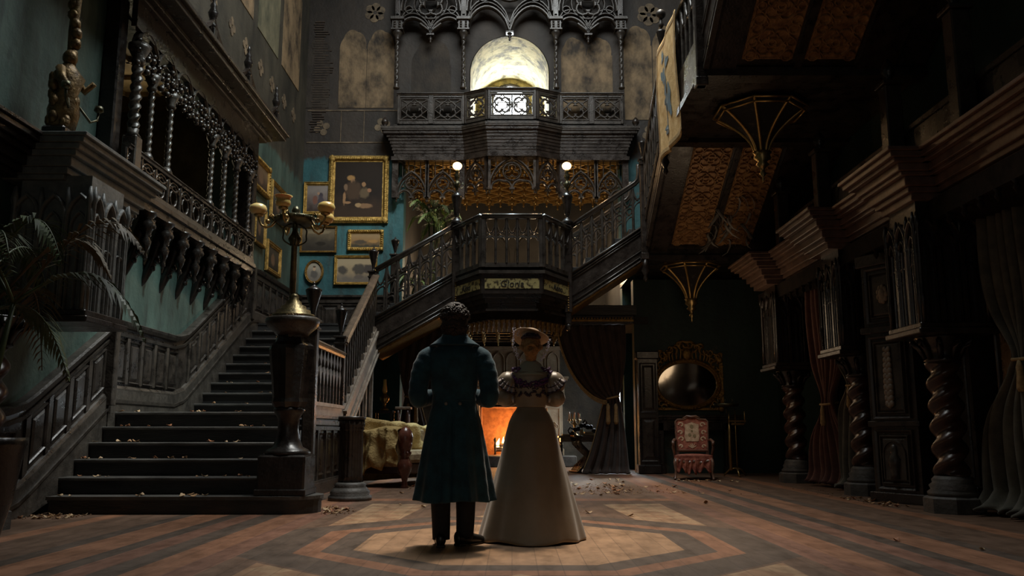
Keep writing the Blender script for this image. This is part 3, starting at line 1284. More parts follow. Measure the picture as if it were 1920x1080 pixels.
def wpanels(y0, y1, n, ztop0, s, h=.46):
    w = (y1 - y0) / n
    for k in range(n):
        a = y0 + k * w
        b = MB()
        b.m = Matrix.Translation((0.05, 0, 0)) @ WM @ T(a, 0, ztop0 + s * (a - y0) - .20 - h, shear=s)
        raised(b, .055, w - .055, 0, h, 0, .035, .034)
        b.build('panel', M['panel'], wt)
        b = MB()
        b.m = Matrix.Translation((0.05, 0, 0)) @ WM @ T(a, 0, ztop0 + s * (a - y0) - .74, shear=s)
        b.box(-.04, .04, -.025, 0, 0, .58)
        b.build('stile', M['wood2'], wt)


wpanels(7.75, 8.55, 2, 1.02, 0.02, .5)
wpanels(8.72, 10.30, 4, 1.15, .57)
wpanels(10.42, 12.5, 5, 2.17, 0, .52)
wpanels(12.9, 15.6, 7, 2.33, .531)
wpanels(16.05, 19.4, 7, 3.87, 0, .52)
b = MB()
b.box(0, .16, 10.29, 10.41, 1.15, 2.24, bev=.01)
b.build('corner_post', M['wood2'], wt)
b = MB()
b.box(0, .14, 15.72, 15.84, 2.9, 3.9, bev=.01)
b.build('corner_post', M['wood2'], wt)

wt2 = thing('landing_wainscot', 'dark panelled wainscot on the back wall of the upper landing, below the picture hang', 'wainscot', (-4.9, YB, 2.88))
b = MB()
b.box(0, 2.3, -.05, 0, 0, 1.05)
b.box(0, 2.3, -.10, 0, 1.0, 1.06, bev=.01)
b.box(0, 2.3, -.075, 0, .88, .91)
b.box(0, 2.3, -.08, 0, 0, .16, bev=.01)
b.build('frame', M['panel'], wt2)
for k in range(5):
    b = MB()
    b.m = T(0, -.05, 0)
    raised(b, .08 + k * .45, .44 + k * .45, .25, .82, 0, .03, .05)
    b.build('panel', M['panel'], wt2)

# ------------------------------------------------------------------ lamp post at the foot of the stairs
LX, LYY = -2.42, 9.36
lp = thing('lamp_newel', 'massive carved newel at the foot of the stairs, carrying the five-armed lamp', 'newel post', (LX, LYY, .18))
z = lambda q: q - .18
b = MB()
b.box(-.25, .25, -.25, .25, 0, .42, bev=.02)
b.box(-.27, .27, -.27, .27, 0, .07, bev=.01)
b.build('plinth', M['black_wood'], lp)
b = MB()
prof = [(.24, .42), (.25, .44), (.22, .47), (.16, .50), (.13, .58), (.11, .68), (.115, .80), (.15, .86), (.17, .89), (.16, .92)]
b.lathe(prof, n=24)
b.build('foot', M['black_wood'], lp)
b = MB()
b.lathe([(.17, .92), (.20, .98), (.19, 1.02), (.205, 1.2), (.235, 1.42), (.25, 1.55), (.24, 1.59), (.19, 1.63), (.17, 1.68), (.18, 1.72)], n=48, flute=8, fd=.14, sm=False)
for k in range(8):
    a = 2 * PI * k / 8 + PI / 8
    b.m = Matrix.Rotation(a, 4, 'Z') @ T(0, -.225, 0, rx=R(-4))
    b.sweep(arch(0, .12, 1.05, 1.38, .13, 4), sec_rib(.018, .03))
b.m = Matrix.Identity(4)
b.build('faceted_body', M['black_wood'], lp)
b = MB()
b.lathe([(.17, 1.70), (.20, 1.74), (.27, 1.80), (.295, 1.85), (.295, 1.88), (.28, 1.90), (.10, 1.90)], n=28)
b.build('dish', M['wood2'], lp)
b = MB()
b.lathe([(.24, 1.90), (.235, 1.935), (.19, 1.95), (.185, 1.985), (.14, 2.0), (.135, 2.03), (.09, 2.05), (.085, 2.08), (.05, 2.11), (.055, 2.14), (.035, 2.17)], n=28)
b.build('brass_dome', M['dome'], lp)

cd = thing('five_arm_lamp', 'tall brass lamp standard with five amber glass shades on the carved newel', 'lamp', (LX - .02, LYY, 2.35))
b = MB()
b.lathe([(.035, 0), (.034, .55), (.05, .57), (.07, .61), (.07, .64), (.045, .68), (.03, .72), (.03, .80), (.05, .83), (.03, .88), (.05, .95), (.028, 1.0)], n=16)
b.build('pole', M['bronze'], cd)
b = MB()
b.lathe([(.03, .80), (.17, .79), (.22, .83), (.23, .87), (.20, .88), (.05, .86)], n=28)
for k in range(14):
    a = 2 * PI * k / 14
    b.ball((.225 * math.cos(a), .225 * math.sin(a), .85), .02, n=6, k=4)
b.build('tray', M['bronze'], cd)
b = MB()
for k in range(4):
    a = 2 * PI * k / 4 + .4
    pts = []
    for q in range(13):
        t = q / 12
        rr_ = .035 + .11 * math.sin(PI * t) + .02 * math.sin(3 * PI * t)
        pts.append((rr_ * math.cos(a), rr_ * math.sin(a), .55 + .25 * t))
    b.tube(pts, .009, n=6)
b.build('scroll_bracket', M['bronze'], cd)
for k in range(5):
    a = R(-95 + 72 * k)
    ca, sa = math.cos(a), math.sin(a)
    b = MB()
    b.tube([(ca * r_, sa * r_, z_) for r_, z_ in ((.20, .84), (.26, .76), (.32, .74), (.37, .77), (.40, .84), (.40, .87))], .013, n=8)
    b.ball((ca * .30, sa * .30, .81), .03, n=8, k=6)
    b.tube([(ca * r_, sa * r_, z_) for r_, z_ in ((.22, .86), (.26, .90), (.30, .86), (.28, .82))], .008, n=6)
    b.lathe([(.03, .86), (.055, .875), (.05, .89)], ca * .40, sa * .40, n=14)
    arm = b.build('arm', M['brass'], cd)
    b = MB()
    if k == 0:
        pf = [(.03, .885), (.07, .90), (.082, .93), (.078, .955), (.072, .965), (.085, .99), (.10, 1.01)]
    else:
        pf = [(.03, .885), (.075, .895), (.095, .93), (.098, .955), (.085, .985), (.055, 1.005), (.04, 1.008)]
    b.lathe(pf, ca * .41, sa * .41, n=20)
    b.build('shade', M['glass_amber'], cd)

# fluted pedestal
fp = thing('fluted_pedestal', 'short round fluted pedestal topped with leaves, in front of the slatted screen', 'pedestal', (-2.02, 10.92, 0))
b = MB()
b.lathe([(.27, 0), (.27, .05), (.24, .07), (.25, .10), (.22, .14), (.19, .17), (.20, .19), (.17, .22)], n=24)
b.build('base', M['stonebase'], fp)
b = MB()
b.lathe([(.155, .22), (.15, .3), (.145, .85), (.15, .86), (.16, .87), (.15, .89), (.165, .91), (.16, .99)], n=48, flute=16, fd=.09)
b.build('shaft', M['wood'], fp)
b = MB()
b.lathe([(.16, .99), (.175, 1.0), (.175, 1.03)], n=24)
b.build('cap', M['wood'], fp)

# ================================================================== bridge stair across the back of the hall
YBR = 16.1
YBK = 17.35


def bay(w, h, th=.05, x=True):
    """one bay of the gothic balustrade, mullion at its left edge"""
    b = MB()
    s_ = sec_rib(.045, th)
    t_ = sec_rib(.032, th * .8)
    b.sweep([(0, 0), (0, h)], sec_rib(.05, th * 1.15))
    b.sweep(arch(w / 2, w - .03, h * .50, h * .50, w * .42, 5), t_)
    if x:
        n = 6
        z0, z1 = h * .66, h * .99
        for d in (1, -1):
            pts = []
            for i in range(n + 1):
                t = i / n
                xx = w / 2 - d * w / 2 * math.cos(PI * t * .5) if False else w * t
                zz = z1 - (z1 - z0) * math.sin(PI * t) ** .8
                pts.append((xx, zz))
            b.sweep(pts, t_)
            break
        b.sweep([(0, z0 - .02), (w / 2, z0 + .0 - .02 + (w * .42) * .55), (w, z0 - .02)][::1], sec_rib(.022, th * .6))
    return b


def run_bays(parent, M0, n, w, h, shear, name='baluster', mt='wood2', th=.05):
    first = None
    for k in range(n):
        if first is None:
            b = bay(w, h, th)
            # bake the rake so that every bay of the flight shares one mesh
            b.v = [(x, y, z_ + shear * x) for x, y, z_ in b.v]
            first = b.build(name, M[mt], parent)
            o = first
        else:
            o = first.copy()
            C.objects.link(o)
            o.parent = parent
        o.matrix_local = M0 @ Matrix.Translation((k * w, 0, shear * k * w))
    return first


def flight(label, x0, x1, z0, z1, nb):
    """a straight flight of the bridge: x0 low end"""
    t = thing('bridge_flight', label, 'staircase', (x0, YBR, z0))
    L = abs(x1 - x0)
    H_ = z1 - z0
    s = H_ / L * (1 if x1 > x0 else -1)
    sg = 1 if x1 > x0 else -1
    n = 5
    for i in range(n):
        b = MB()
        xa, xb = sorted((sg * L * i / n, sg * L * (i + 1) / n))
        b.box(xa - .01, xb + .01, .06, YBK - YBR - .06, H_ * i / n - .06, H_ * (i + 1) / n, bev=.006)
        b.build('step', M['tread'], t)
    e = sg * L
    for yy, nm in ((0, 'string_board'), (YBK - YBR - .06, 'rear_string')):
        b = MB()
        b.prism([(0, -.62), (e, H_ - .62), (e, H_ + .02), (0, .02)][::sg], yy, yy + .06)
        b.build(nm, M['wood'], t)
    b = MB()
    for dz, hh, dd in ((.05, .05, .06), (-.02, .035, .04), (-.07, .03, .025), (-.40, .02, .02), (-.52, .03, .035), (-.60, .045, .05)):
        b.sweep([(0, dz), (e, H_ + dz)], [(-hh / 2, -.02), (-hh / 2, dd * .7), (-hh * .1, dd), (hh * .1, dd), (hh / 2, dd * .45), (hh / 2, -.02)], sm=True)
    b.build('string_moulding', M['polished'], t)
    b = MB()
    b.prism([(0, -.66), (e, H_ - .66), (e, H_ - .60), (0, -.60)][::sg], .03, YBK - YBR - .03)
    b.build('soffit', M['gilt_dark'], t)
    for yy in (.03, YBK - YBR - .03):
        b = MB()
        b.m = T(0, yy, 0)
        pts = [(0, .98), (e, H_ + .98)]
        if x0 > 0 and x1 > x0:
            pts = [(0, .98), (e - .16, H_ + .90), (e - .09, H_ + .98), (e - .07, H_ + 1.1), (e - .07, H_ + 1.24), (e + .02, H_ + 1.24)]
        b.sweep(pts, rail_sec(.12, .10), sm=True)
        b.build('handrail', M['polished'], t)
    w = L / nb
    if sg > 0:
        M0 = T(0, .03, .07)
        M1 = T(0, YBK - YBR - .03, .07)
    else:
        M0 = T(e, .03, H_ + .07)
        M1 = T(e, YBK - YBR - .03, H_ + .07)
    run_bays(t, M0, nb, w, .86, s)
    if nb > 6:
        run_bays(t, M1, nb, w, .86, s)
    return t


fl = flight('left flight of the gothic bridge stair, rising from the picture-hung landing to the balcony', -2.62, -1.14, 2.92, 3.78, 7)
fr = flight('right flight of the gothic bridge stair, rising from the balcony towards the tapestry', 1.14, 2.56, 3.78, 4.72, 7)

bc = thing('bridge_balcony', 'canted gothic balcony in the middle of the bridge, gilt inscription band below its rail', 'balcony', (0, YBR, 3.7))
PB = [(-1.12, 0), (-.55, -1.0), (.55, -1.0), (1.12, 0)]
full = PB + [(1.12, YBK - YBR), (-1.12, YBK - YBR)]


def grow(p, d):
    out = []
    for x, y_ in p:
        out.append((x + (d if x > 0 else -d) * (.8 if abs(x) < 1 else .5), y_ - (d if y_ < -.5 else (0 if y_ > .5 else d * .3))))
    return out


b = MB()
b.slab(full, 0, .06)
b.build('floor', M['tread'], bc)
b = MB()
b.slab(grow(full, .05), -.06, 0)
b.slab(grow(full, .02), .06, .14)
b.slab(grow(full, .0), .0, .06)
b.build('edge_moulding', M['polished'], bc)
b = MB()
b.slab(full, -.42, -.06)
b.slab(grow(full, -.03), -.50, -.42)
b.slab(grow(full, -.08), -.58, -.50)
b.slab(grow(full, -.14), -.68, -.58)
b.slab(grow(full, -.10), -.72, -.68)
b.build('fascia', M['wood'], bc)
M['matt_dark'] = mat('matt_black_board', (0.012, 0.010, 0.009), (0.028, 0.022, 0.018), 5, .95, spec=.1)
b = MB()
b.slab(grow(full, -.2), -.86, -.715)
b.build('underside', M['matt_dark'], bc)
fs_ = None
for (xa, ya), (xb, yb) in zip(grow(full, -.28)[:3], grow(full, -.28)[1:4]):
    n_ = 7
    for k in range(n_):
        u_ = (k + .5) / n_
        for dy_, dz_ in ((0, 0), (.22, -.05)):
            if fs_ is None:
                b = MB()
                b.lathe([(.004, -.20), (.022, -.17), (.010, -.14), (.032, -.10), (.014, -.06), (.036, -.02), (.03, .01)], n=8)
                fs_ = b.build('brass_drop', M['gilt_dark'], bc)
                o = fs_
            else:
                o = fs_.copy()
                C.objects.link(o)
                o.parent = bc
            o.location = (xa + (xb - xa) * u_, ya + (yb - ya) * u_ + dy_, -.86)
# gilt band with lettering
M['band_gold'] = mat('painted_gold_band', (0.05, 0.035, 0.012), (0.42, 0.36, 0.15), 16, 0.5, lo=.42, hi=.50)
for (x0, y0), (x1, y1), txt in ((PB[0], PB[1], 'Alois'), (PB[1], PB[2], 'Gloria'), (PB[2], PB[3], 'Anno')):
    a = math.atan2(y1 - y0, x1 - x0)
    L = math.hypot(x1 - x0, y1 - y0)
    b = MB()
    b.m = T(x0, y0, 0, rz=a)
    b.box(.06, L - .06, -.014, .01, -.33, -.15)
    g = b.build('inscription_band', M['band_gold'], bc)
    lettering(txt, .17, T(x0, y0, 0, rz=a) @ Matrix.Translation((L / 2, -.019, -.30)) @ Matrix.Rotation(PI / 2, 4, 'X'), g, M['black'])
    b = MB()
    b.m = T(x0, y0, 0, rz=a)
    b.sweep([(0, 1.0), (L, 1.0)], rail_sec(.16, .09), sm=True)
    b.build('handrail', M['polished'], bc)
    nb = 5 if L < 1.12 and L > 1.0 and abs(y1 - y0) < .1 else 4
    w = (L - .12) / nb
    run_bays(bc, T(x0, y0, 0, rz=a) @ Matrix.Translation((.06, 0, .14)), nb, w, .82, 0, th=.06)
    for k in (0, 1):
        b = MB()
        b.m = T(x0, y0, 0, rz=a)
        q = .03 + k * (L - .06)
        b.box(q - .035, q + .035, -.04, .04, .06, .97, bev=.006)
        b.build('corner_post', M['wood2'], bc)

for sx, side in ((-1, 'left'), (1, 'right')):
    t = thing('bridge_newel', 'tall dark newel with beaded drop at the %s corner of the bridge balcony' % side, 'newel post', (sx * 1.07, YBR - .02, 2.72))
    b = MB()
    b.box(-.075, .075, -.075, .075, .35, 2.05, bev=.012)
    b.box(-.06, .06, -.06, .06, .12, .35, bev=.02)
    b.lathe([(.02, 0), (.06, .03), (.045, .07), (.065, .12)], n=12)
    b.build('post', M['wood'], t)
    b = MB()
    for k in range(12):
        b.ball((0, -.08, .38 + k * .048), .017, n=8, k=5)
    b.build('beading', M['gilt_dark'], t)
    b = MB()
    b.lathe([(.06, 2.05), (.11, 2.08), (.115, 2.12), (.07, 2.17), (.03, 2.22), (.05, 2.24), (.02, 2.27)], n=16)
    b.lathe([(.045, 2.24), (.06, 2.30), (.085, 2.50), (.10, 2.58), (.11, 2.62), (.10, 2.65), (.05, 2.70), (.02, 2.74)], n=16)
    b.build('urn_finial', M['black_wood'], t)
    t = thing('globe_lamp', 'small lamp with lit orange globe above the %s newel of the bridge balcony' % side, 'lamp', (sx * 1.07, YBR - .02, 5.40))
    b = MB()
    b.lathe([(.05, 0), (.03, .04), (.02, .10), (.05, .14), (.075, .18), (.05, .23), (.025, .27), (.045, .32), (.06, .36), (.03, .42), (.05, .45), (.04, .48)], n=14)
    for k in range(4):
        a = PI / 2 * k + .3
        b.tube([(r_ * math.cos(a), r_ * math.sin(a), z_) for r_, z_ in ((.03, .14), (.10, .12), (.14, .18), (.11, .23), (.08, .19))], .008, n=6)
    b.build('stem', M['bronze'], t)
    b = MB()
    b.ball((0, 0, .565), .092, .092, .075, n=18, k=12)
    b.build('globe', M['globe_lit'], t)
    point('globe_light', (sx * 1.07, YBR + .30, 5.95), 26, (1.0, .60, .28), .1)

# ================================================================== high gallery on the back wall
def twist(b, r, z0, z1, x=0, y=0, n=14, pitch=.16, lobes=2, td=.22, step=None):
    step = step or pitch / 8
    k = int((z1 - z0) / step)
    prof = [(r, z0 + (z1 - z0) * i / k) for i in range(k + 1)]
    b.lathe(prof, x, y, n=n, td=td, lobes=lobes, twist=2 * PI / pitch)


YG = 19.15
BAY = .32
ga = thing('gallery_balcony', 'dark wooden gallery balcony high on the back wall, below the bright round-headed window', 'balcony', (0, YG, 7.86))
PG = [(-2.78, 0), (-1.12, 0), (-.56, -BAY), (.56, -BAY), (1.12, 0), (2.70, 0)]
back = YB - YG


def poly(d, low=0):
    return [(-2.78 - d, -d * .6), (-1.12 - d * .2, -d * .6), (-.56 - d * .2, -BAY - d * .6), (.56 + d * .2, -BAY - d * .6), (1.12 + d * .2, -d * .6), (2.70 + d, -d * .6), (2.70 + d, back), (-2.78 - d, back)]


b = MB()
b.slab(poly(.0), 0, .10)
b.slab(poly(.28), -.05, .0)
b.slab(poly(.26), -.09, -.05)
b.build('floor', M['wood2'], ga)
b = MB()
for i in range(8):
    t = i / 7
    d = .22 - .24 * t ** .6
    b.slab(poly(d), -.09 - .075 * (i + 1), -.09 - .075 * i)
b.slab(poly(.04), -.78, -.69)
b.build('coved_cornice', M['wood'], ga)


def quat_panel(w, h):
    b = MB()
    s_ = sec_rib(.035, .04)
    b.sweep(rect(.02, w - .02, .02, h - .02), sec_rib(.04, .06), closed=True)
    r_ = min(w, h) * .40
    cx, cz = w / 2, h / 2
    b.sweep(foil(cx, cz, r_, 4, PI / 4), s_, closed=True)
    b.sweep([(cx, cz - r_ * 1.15), (cx + r_ * 1.15 * w / h, cz), (cx, cz + r_ * 1.15), (cx - r_ * 1.15 * w / h, cz)], sec_rib(.03, .035), closed=True)
    for a in (-1, 1):
        for c in (-1, 1):
            b.sweep([(cx + a * (w / 2 - .03), cz + c * (h / 2 - .03)), (cx + a * r_ * .62, cz + c * r_ * .62)], s_)
    return b


seg = [((-2.70, 0), (-1.12, 0), 2), ((-1.12, 0), (-.56, -BAY), 1), ((-.56, -BAY), (.56, -BAY), 1), ((.56, -BAY), (1.12, 0), 1), ((1.12, 0), (2.62, 0), 2)]
for (x0, y0), (x1, y1), n in seg:
    a = math.atan2(y1 - y0, x1 - x0)
    L = math.hypot(x1 - x0, y1 - y0)
    F0 = T(x0, y0, 0, rz=a)
    b = MB()
    b.m = F0
    b.sweep([(-.02, .84), (L + .02, .84)], rail_sec(.14, .07))
    b.build('handrail', M['wood2'], ga)
    b = MB()
    b.m = F0
    b.box(0, L, -.03, .03, .10, .17)
    b.box(0, L, -.03, .03, .76, .81)
    for k in range(n + 1):
        q = k * L / n
        b.box(max(0, q - .06), min(L, q + .06), -.04, .04, .10, .81, bev=.008)
    b.build('panel_frame', M['wood2'], ga)
    for k in range(n):
        w = L / n - .10
        b = quat_panel(w, .56) if w < .9 else None
        if b is None:
            b = MB()
            s_ = sec_rib(.035, .04)
            b.sweep(rect(.02, w - .02, .02, .54), sec_rib(.04, .06), closed=True)
            for q in (.28, .72):
                cx = w * q
                b.sweep(foil(cx, .28, .21, 4, PI / 4), s_, closed=True)
                b.sweep([(cx - .25, .28), (cx, .53), (cx + .25, .28), (cx, .03)], sec_rib(.025, .035), closed=True)
            b.sweep([(w / 2, .02), (w / 2, .54)], s_)
            for c in (.03, .53):
                b.sweep([(.03, c), (w / 2, .28), ], sec_rib(.02, .03))
                b.sweep([(w / 2, .28), (w - .03, c), ], sec_rib(.02, .03))
        o = b.build('tracery_panel', M['wood2'], ga)
        o.matrix_local = F0 @ Matrix.Translation((k * L / n + .05, 0, .18))
b = MB()
for x_ in (-2.98, 2.90):
    b.lathe(acorn_profile(.085, .26, 0), x_, -.05, n=12)
b.build('acorn_finial', M['wood'], ga)

# arcade on the gallery
colx = [-2.74, -1.16, 1.05, 2.60]
for i, x in enumerate(colx):
    t = thing('twisted_column', ['slim twisted gallery column, outermost on the side of the big gilt portrait', 'slim twisted gallery column beside the tunnel mouth, towards the big gilt portrait',
                                 'slim twisted gallery column just beside the tunnel mouth, towards the upper stair', 'slim twisted gallery column, outermost on the side of the tapestry'][i], 'column', (x, YG - .0, 8.84))
    b = MB()
    b.lathe([(.07, 0), (.075, .03), (.05, .08), (.055, .11), (.04, .14)], n=14)
    b.build('base', M['wood2'], t)
    b = MB()
    twist(b, .043, .14, 1.22, n=12, pitch=.15)
    b.build('shaft', M['wood2'], t)
    b = MB()
    b.lathe([(.045, 1.22), (.06, 1.25), (.05, 1.28), (.10, 1.38), (.13, 1.45)], n=14)
    b.box(-.15, .15, -.13, .15, 1.45, 1.49, bev=.006)
    b.box(-.12, .12, -.10, .13, 1.49, 1.70)
    for s_ in (-1, 1):
        for q in range(3):
            b.ball((s_ * .06, -.11, 1.53 + q * .06), .03, n=8, k=5)
    b.box(-.17, .17, -.15, .15, 1.70, 1.78, bev=.01)
    b.build('capital', M['wood2'], t)

ar = thing('gallery_arcade', 'carved gothic arcade heads with hanging pendants above the gallery columns', 'tracery', (0, YG, 10.5))
sA, sB, sC = sec_rib(.07, .12), sec_rib(.035, .15), sec_rib(.05, .08)


def half(cx, x0, x1, z0, zt, z1):
    """from springing x0,z0 up over to pendant x1,z1 with crown height zt, round headed with shoulder"""
    n = 10
    pts = []
    for i in range(n + 1):
        t = i / n
        x = x0 + (x1 - x0) * t
        s_ = math.sin(PI * t) ** .6
        pts.append((x, (z0 + (z1 - z0) * t) + (zt - (z0 + z1) / 2) * s_))
    return pts


for x0, x1 in ((colx[0], colx[1]), (colx[1], colx[2]), (colx[2], colx[3])):
    b = MB()
    L = x1 - x0
    cx = (x0 + x1) / 2
    c2 = L > 2
    zt = .42 if c2 else .12
    zp = -.20 if c2 else -.26
    for s_ in (0, 1):
        p = half(cx, x0 + .10, cx, -.05, zt, zp) if s_ == 0 else half(cx, x1 - .10, cx, -.05, zt, zp)
        b.sweep(p, sA)
        b.sweep([(a, q + .09) for a, q in p], sB)
        b.sweep([(a, q + .20) for a, q in p], sC)
    top = 1.7
    # big gable arch and roundels above
    b.sweep(arch(cx, L - .15, .30, .30, L * .62, 8), sA)
    b.sweep(arch(cx, L - .32, .30, .30, L * .55, 8), sB)
    if c2:
        b.sweep(foil(cx, .98, .34, 4, PI / 4), sB, closed=True)
        b.sweep(circle(cx, .98, .40), sC, closed=True)
        for q in (-.62, .62):
            b.sweep(circle(cx + q, .70, .16, 14), sB, closed=True)
            b.sweep(circle(cx + q, .70, .08, 12), sC, closed=True)
    else:
        b.sweep(foil(cx, .48, .33, 4, PI / 4), sA, closed=True)
        b.sweep(circle(cx, .48, .40), sB, closed=True)
        for q in (-.52, .52):
            b.sweep(circle(cx + q, .32, .09, 12), sB, closed=True)
        b.sweep([(cx - .25, -.02), (cx, -.22), (cx + .25, -.02)], sA)
        for q in range(5):
            a = R(30 + q * 30)
            b.sweep([(cx, -.12), (cx + .10 * math.cos(a), -.12 + .10 * math.sin(a))], sec_rib(.02, .16))
    b.sweep([(x0, 1.35), (x1, 1.35)], sA)
    b.build('arch_head', M['wood2'], ar)
    b = MB()
    b.box(cx - .09, cx + .09, -.08, .08, zp - .07, zp - .03)
    b.lathe([(.01, zp - .26), (.03, zp - .22), (.015, zp - .19), (.05, zp - .14), (.03, zp - .10), (.07, zp - .06)], cx, 0, n=12)
    b.build('pendant', M['wood'], ar)
b = MB()
for x in colx:
    b.box(x - .07, x + .07, -.05, .07, .12, 2.4, bev=.01)
    b.box(x - .03, x + .03, -.09, -.04, .2, 2.4)
b.box(colx[0] - .2, colx[3] + .2, -.1, .15, 1.5, 1.65)
b.build('mullions', M['wood'], ar)

# ------------------------------------------------------------------ tracery screen under the gallery
sc = thing('gothic_screen', 'carved gothic valance of pointed arches hanging below the gallery, gold ceiling behind', 'screen', (0, YG + .12, 6.12))


def screen_arch(x0, x1, z0, h, y=0):
    b = MB()
    b.m = T(0, y, 0)
    w = x1 - x0
    cx = (x0 + x1) / 2
    b.sweep(arch(cx, w, z0, z0 + .02, h, 7), sec_rib(.055, .10))
    b.sweep(arch(cx, w - .12, z0, z0 + .02, h - .1, 7), sec_rib(.02, .07))
    for s_ in (-1, 1):
        b.sweep(arch(cx + s_ * w * .235, w * .46, z0, z0 + .0, h * .28, 4), sec_rib(.05, .06))
        b.ball((cx + s_ * w * .27, -.03, z0 + h * .42), .028, n=8, k=5)
    b.sweep(circle(cx, z0 + h * .56, w * .20, 18), sec_rib(.035, .07), closed=True)
    b.sweep(foil(cx, z0 + h * .56, w * .17, 3, PI / 2), sec_rib(.02, .05), closed=True)
    for s_ in (-1, 0, 1):
        b.lathe([(.008, z0 - .12), (.028, z0 - .09), (.012, z0 - .06), (.03, z0 - .03), (.045, z0)], cx + s_ * w / 2, 0, n=8)
        b.box(cx + s_ * w / 2 - .06, cx + s_ * w / 2 + .06, -.05, .05, z0 - .02, z0 + .02)
    n = int(w / .14)
    for k in range(1, n):
        x = x0 + w * k / n
        # thin bars from the arch up to the cornice
        hw = w / 2
        r = (hw * hw + h * h) / (2 * hw)
        dx = hw - abs(x - cx)
        zz = z0 + .02 + math.sqrt(max(0, r * r - (r - dx) ** 2))
        b.box(x - .008, x + .008, -.012, .012, min(zz, z0 + h), .99)
    b.box(x0 - .03, x0 + .03, -.06, .06, z0, 1.0)
    b.box(x1 - .03, x1 + .03, -.06, .06, z0, 1.0)
    return b


for x0, x1 in ((-2.70, -2.0), (-1.97, -1.27), (1.27, 1.95), (1.98, 2.62)):
    screen_arch(x0, x1, .10, .60).build('arch_panel', M['wood2'], sc)
screen_arch(-.52, .52, .22, .72, -BAY).build('centre_arch_panel', M['wood2'], sc)
for sx in (-1, 1):
    b = screen_arch(0, math.hypot(.56, BAY) - .03, .22, .66)
    o = b.build('canted_arch_panel', M['wood'], sc)
    if sx < 0:
        o.matrix_local = T(-1.12, 0, 0, rz=math.atan2(-BAY, .56))
    else:
        o.matrix_local = T(.56, -BAY, 0, rz=math.atan2(BAY, .56))
for q in (-2.73, -1.18, 1.18, 2.65):
    b = MB()
    b.box(q - .07, q + .07, -.07, .07, .08, 1.03)
    b.build('screen_post', M['wood'], sc)

# gilded lattice ceiling of the alcove
gc = thing('gilded_coffered_ceiling', 'gilded lattice ceiling with rows of brass pendants in the recess below the gallery', 'ceiling panel', (0, 19.75, 7.0))
b = MB()
x0, x1, y0, y1 = -2.5, 2.5, -.45, 3.2
b.box(x0, x1, .2, y1, .12, .16)
b.build('boarding', M['red_wood'], gc)
b = MB()
sp_ = .62
for d in (1, -1):
    k = -12
    while k < 20:
        # lines x = c + d*(y)
        c = k * sp_
        pts = []
        for yy in (y0, y1):
            pts.append((c + d * yy * 1.0, yy))
        (xa, ya), (xb, yb) = pts
        # clip in x
        def clip(xa, ya, xb, yb):
            out = []
            for (x, y_), (x2, y2) in (((xa, ya), (xb, yb)), ((xb, yb), (xa, ya))):
                if x < x0:
                    t = (x0 - x) / (x2 - x) if x2 != x else 2
                elif x > x1:
                    t = (x1 - x) / (x2 - x) if x2 != x else 2
                else:
                    t = 0
                if t < 0 or t > 1:
                    return None
                out.append((x + (x2 - x) * t, y_ + (y2 - y_) * t))
            return out
        cc = clip(xa, ya, xb, yb)
        if cc and abs(cc[0][0] - cc[1][0]) > .05:
            b.beam((*cc[0], .05), (*cc[1], .05), .05, .09)
        k += 1
k = 0
while y0 + k * .31 < y1:
    b.box(x0, x1, y0 + k * .31 - .015, y0 + k * .31 + .015, .02, .08)
    k += 1
b.build('lattice', M['gold_line'], gc)
first = None
for j in range(6):
    for i in range(9):
        x = -2.48 + i * .62
        yy = y0 + .1 + j * .62
        for ox, oy in ((0, 0), (.31, .31)):
            if x + ox > 2.5 or (j == 5 and ox):
                continue
            if first is None:
                b = MB()
                b.lathe([(.006, -.25), (.03, -.22), (.014, -.18), (.04, -.13), (.02, -.09), (.055, -.04), (.07, .02), (.03, .05)], n=10)
                first = b.build('brass_pendant', M['brass'], gc)
                o = first
            else:
                o = first.copy()
                C.objects.link(o)
                o.parent = gc
            o.location = (x + ox, yy + oy, 0)

# ================================================================== loggia in the left wall 
lo = thing('wall_loggia', 'dark carved loggia of twisted columns set high in the left wall, above the stairs', 'balcony', (XL, 0, 0))
LM = T(0, 0, 0, rz=PI / 2)
Y0, Y1 = 9.85, 14.95
PJ = .34    # how far it stands out from the wall
b = MB()
b.m = LM
b.box(Y0, Y1, -PJ - .04, 0, 3.70, 3.78, bev=.01)
b.box(Y0 + .05, Y1 - .05, -PJ, 0, 3.60, 3.70)
b.build('floor', M['wood'], lo)
b = MB()
b.m = LM
b.sweep([(Y0, 4.25), (Y1, 4.25)], [(u, v + PJ - .04) for u, v in rail_sec(.13, .07)])
b.box(Y0, Y1, -PJ, -PJ + .07, 3.78, 3.86)
b.build('handrail', M['wood2'], lo)
nb = 12
w = (Y1 - Y0) / nb
first = None
for k in range(nb):
    if first is None:
        b = bay(w, .40, .05)
        b.sweep(circle(w / 2, .17, w * .26, 12), sec_rib(.02, .03), closed=True)
        first = b.build('baluster', M['wood'], lo)
        o = first
    else:
        o = first.copy()
        C.objects.link(o)
        o.parent = lo
    o.matrix_local = LM @ Matrix.Translation((Y0 + k * w, -PJ + .04, 3.82))
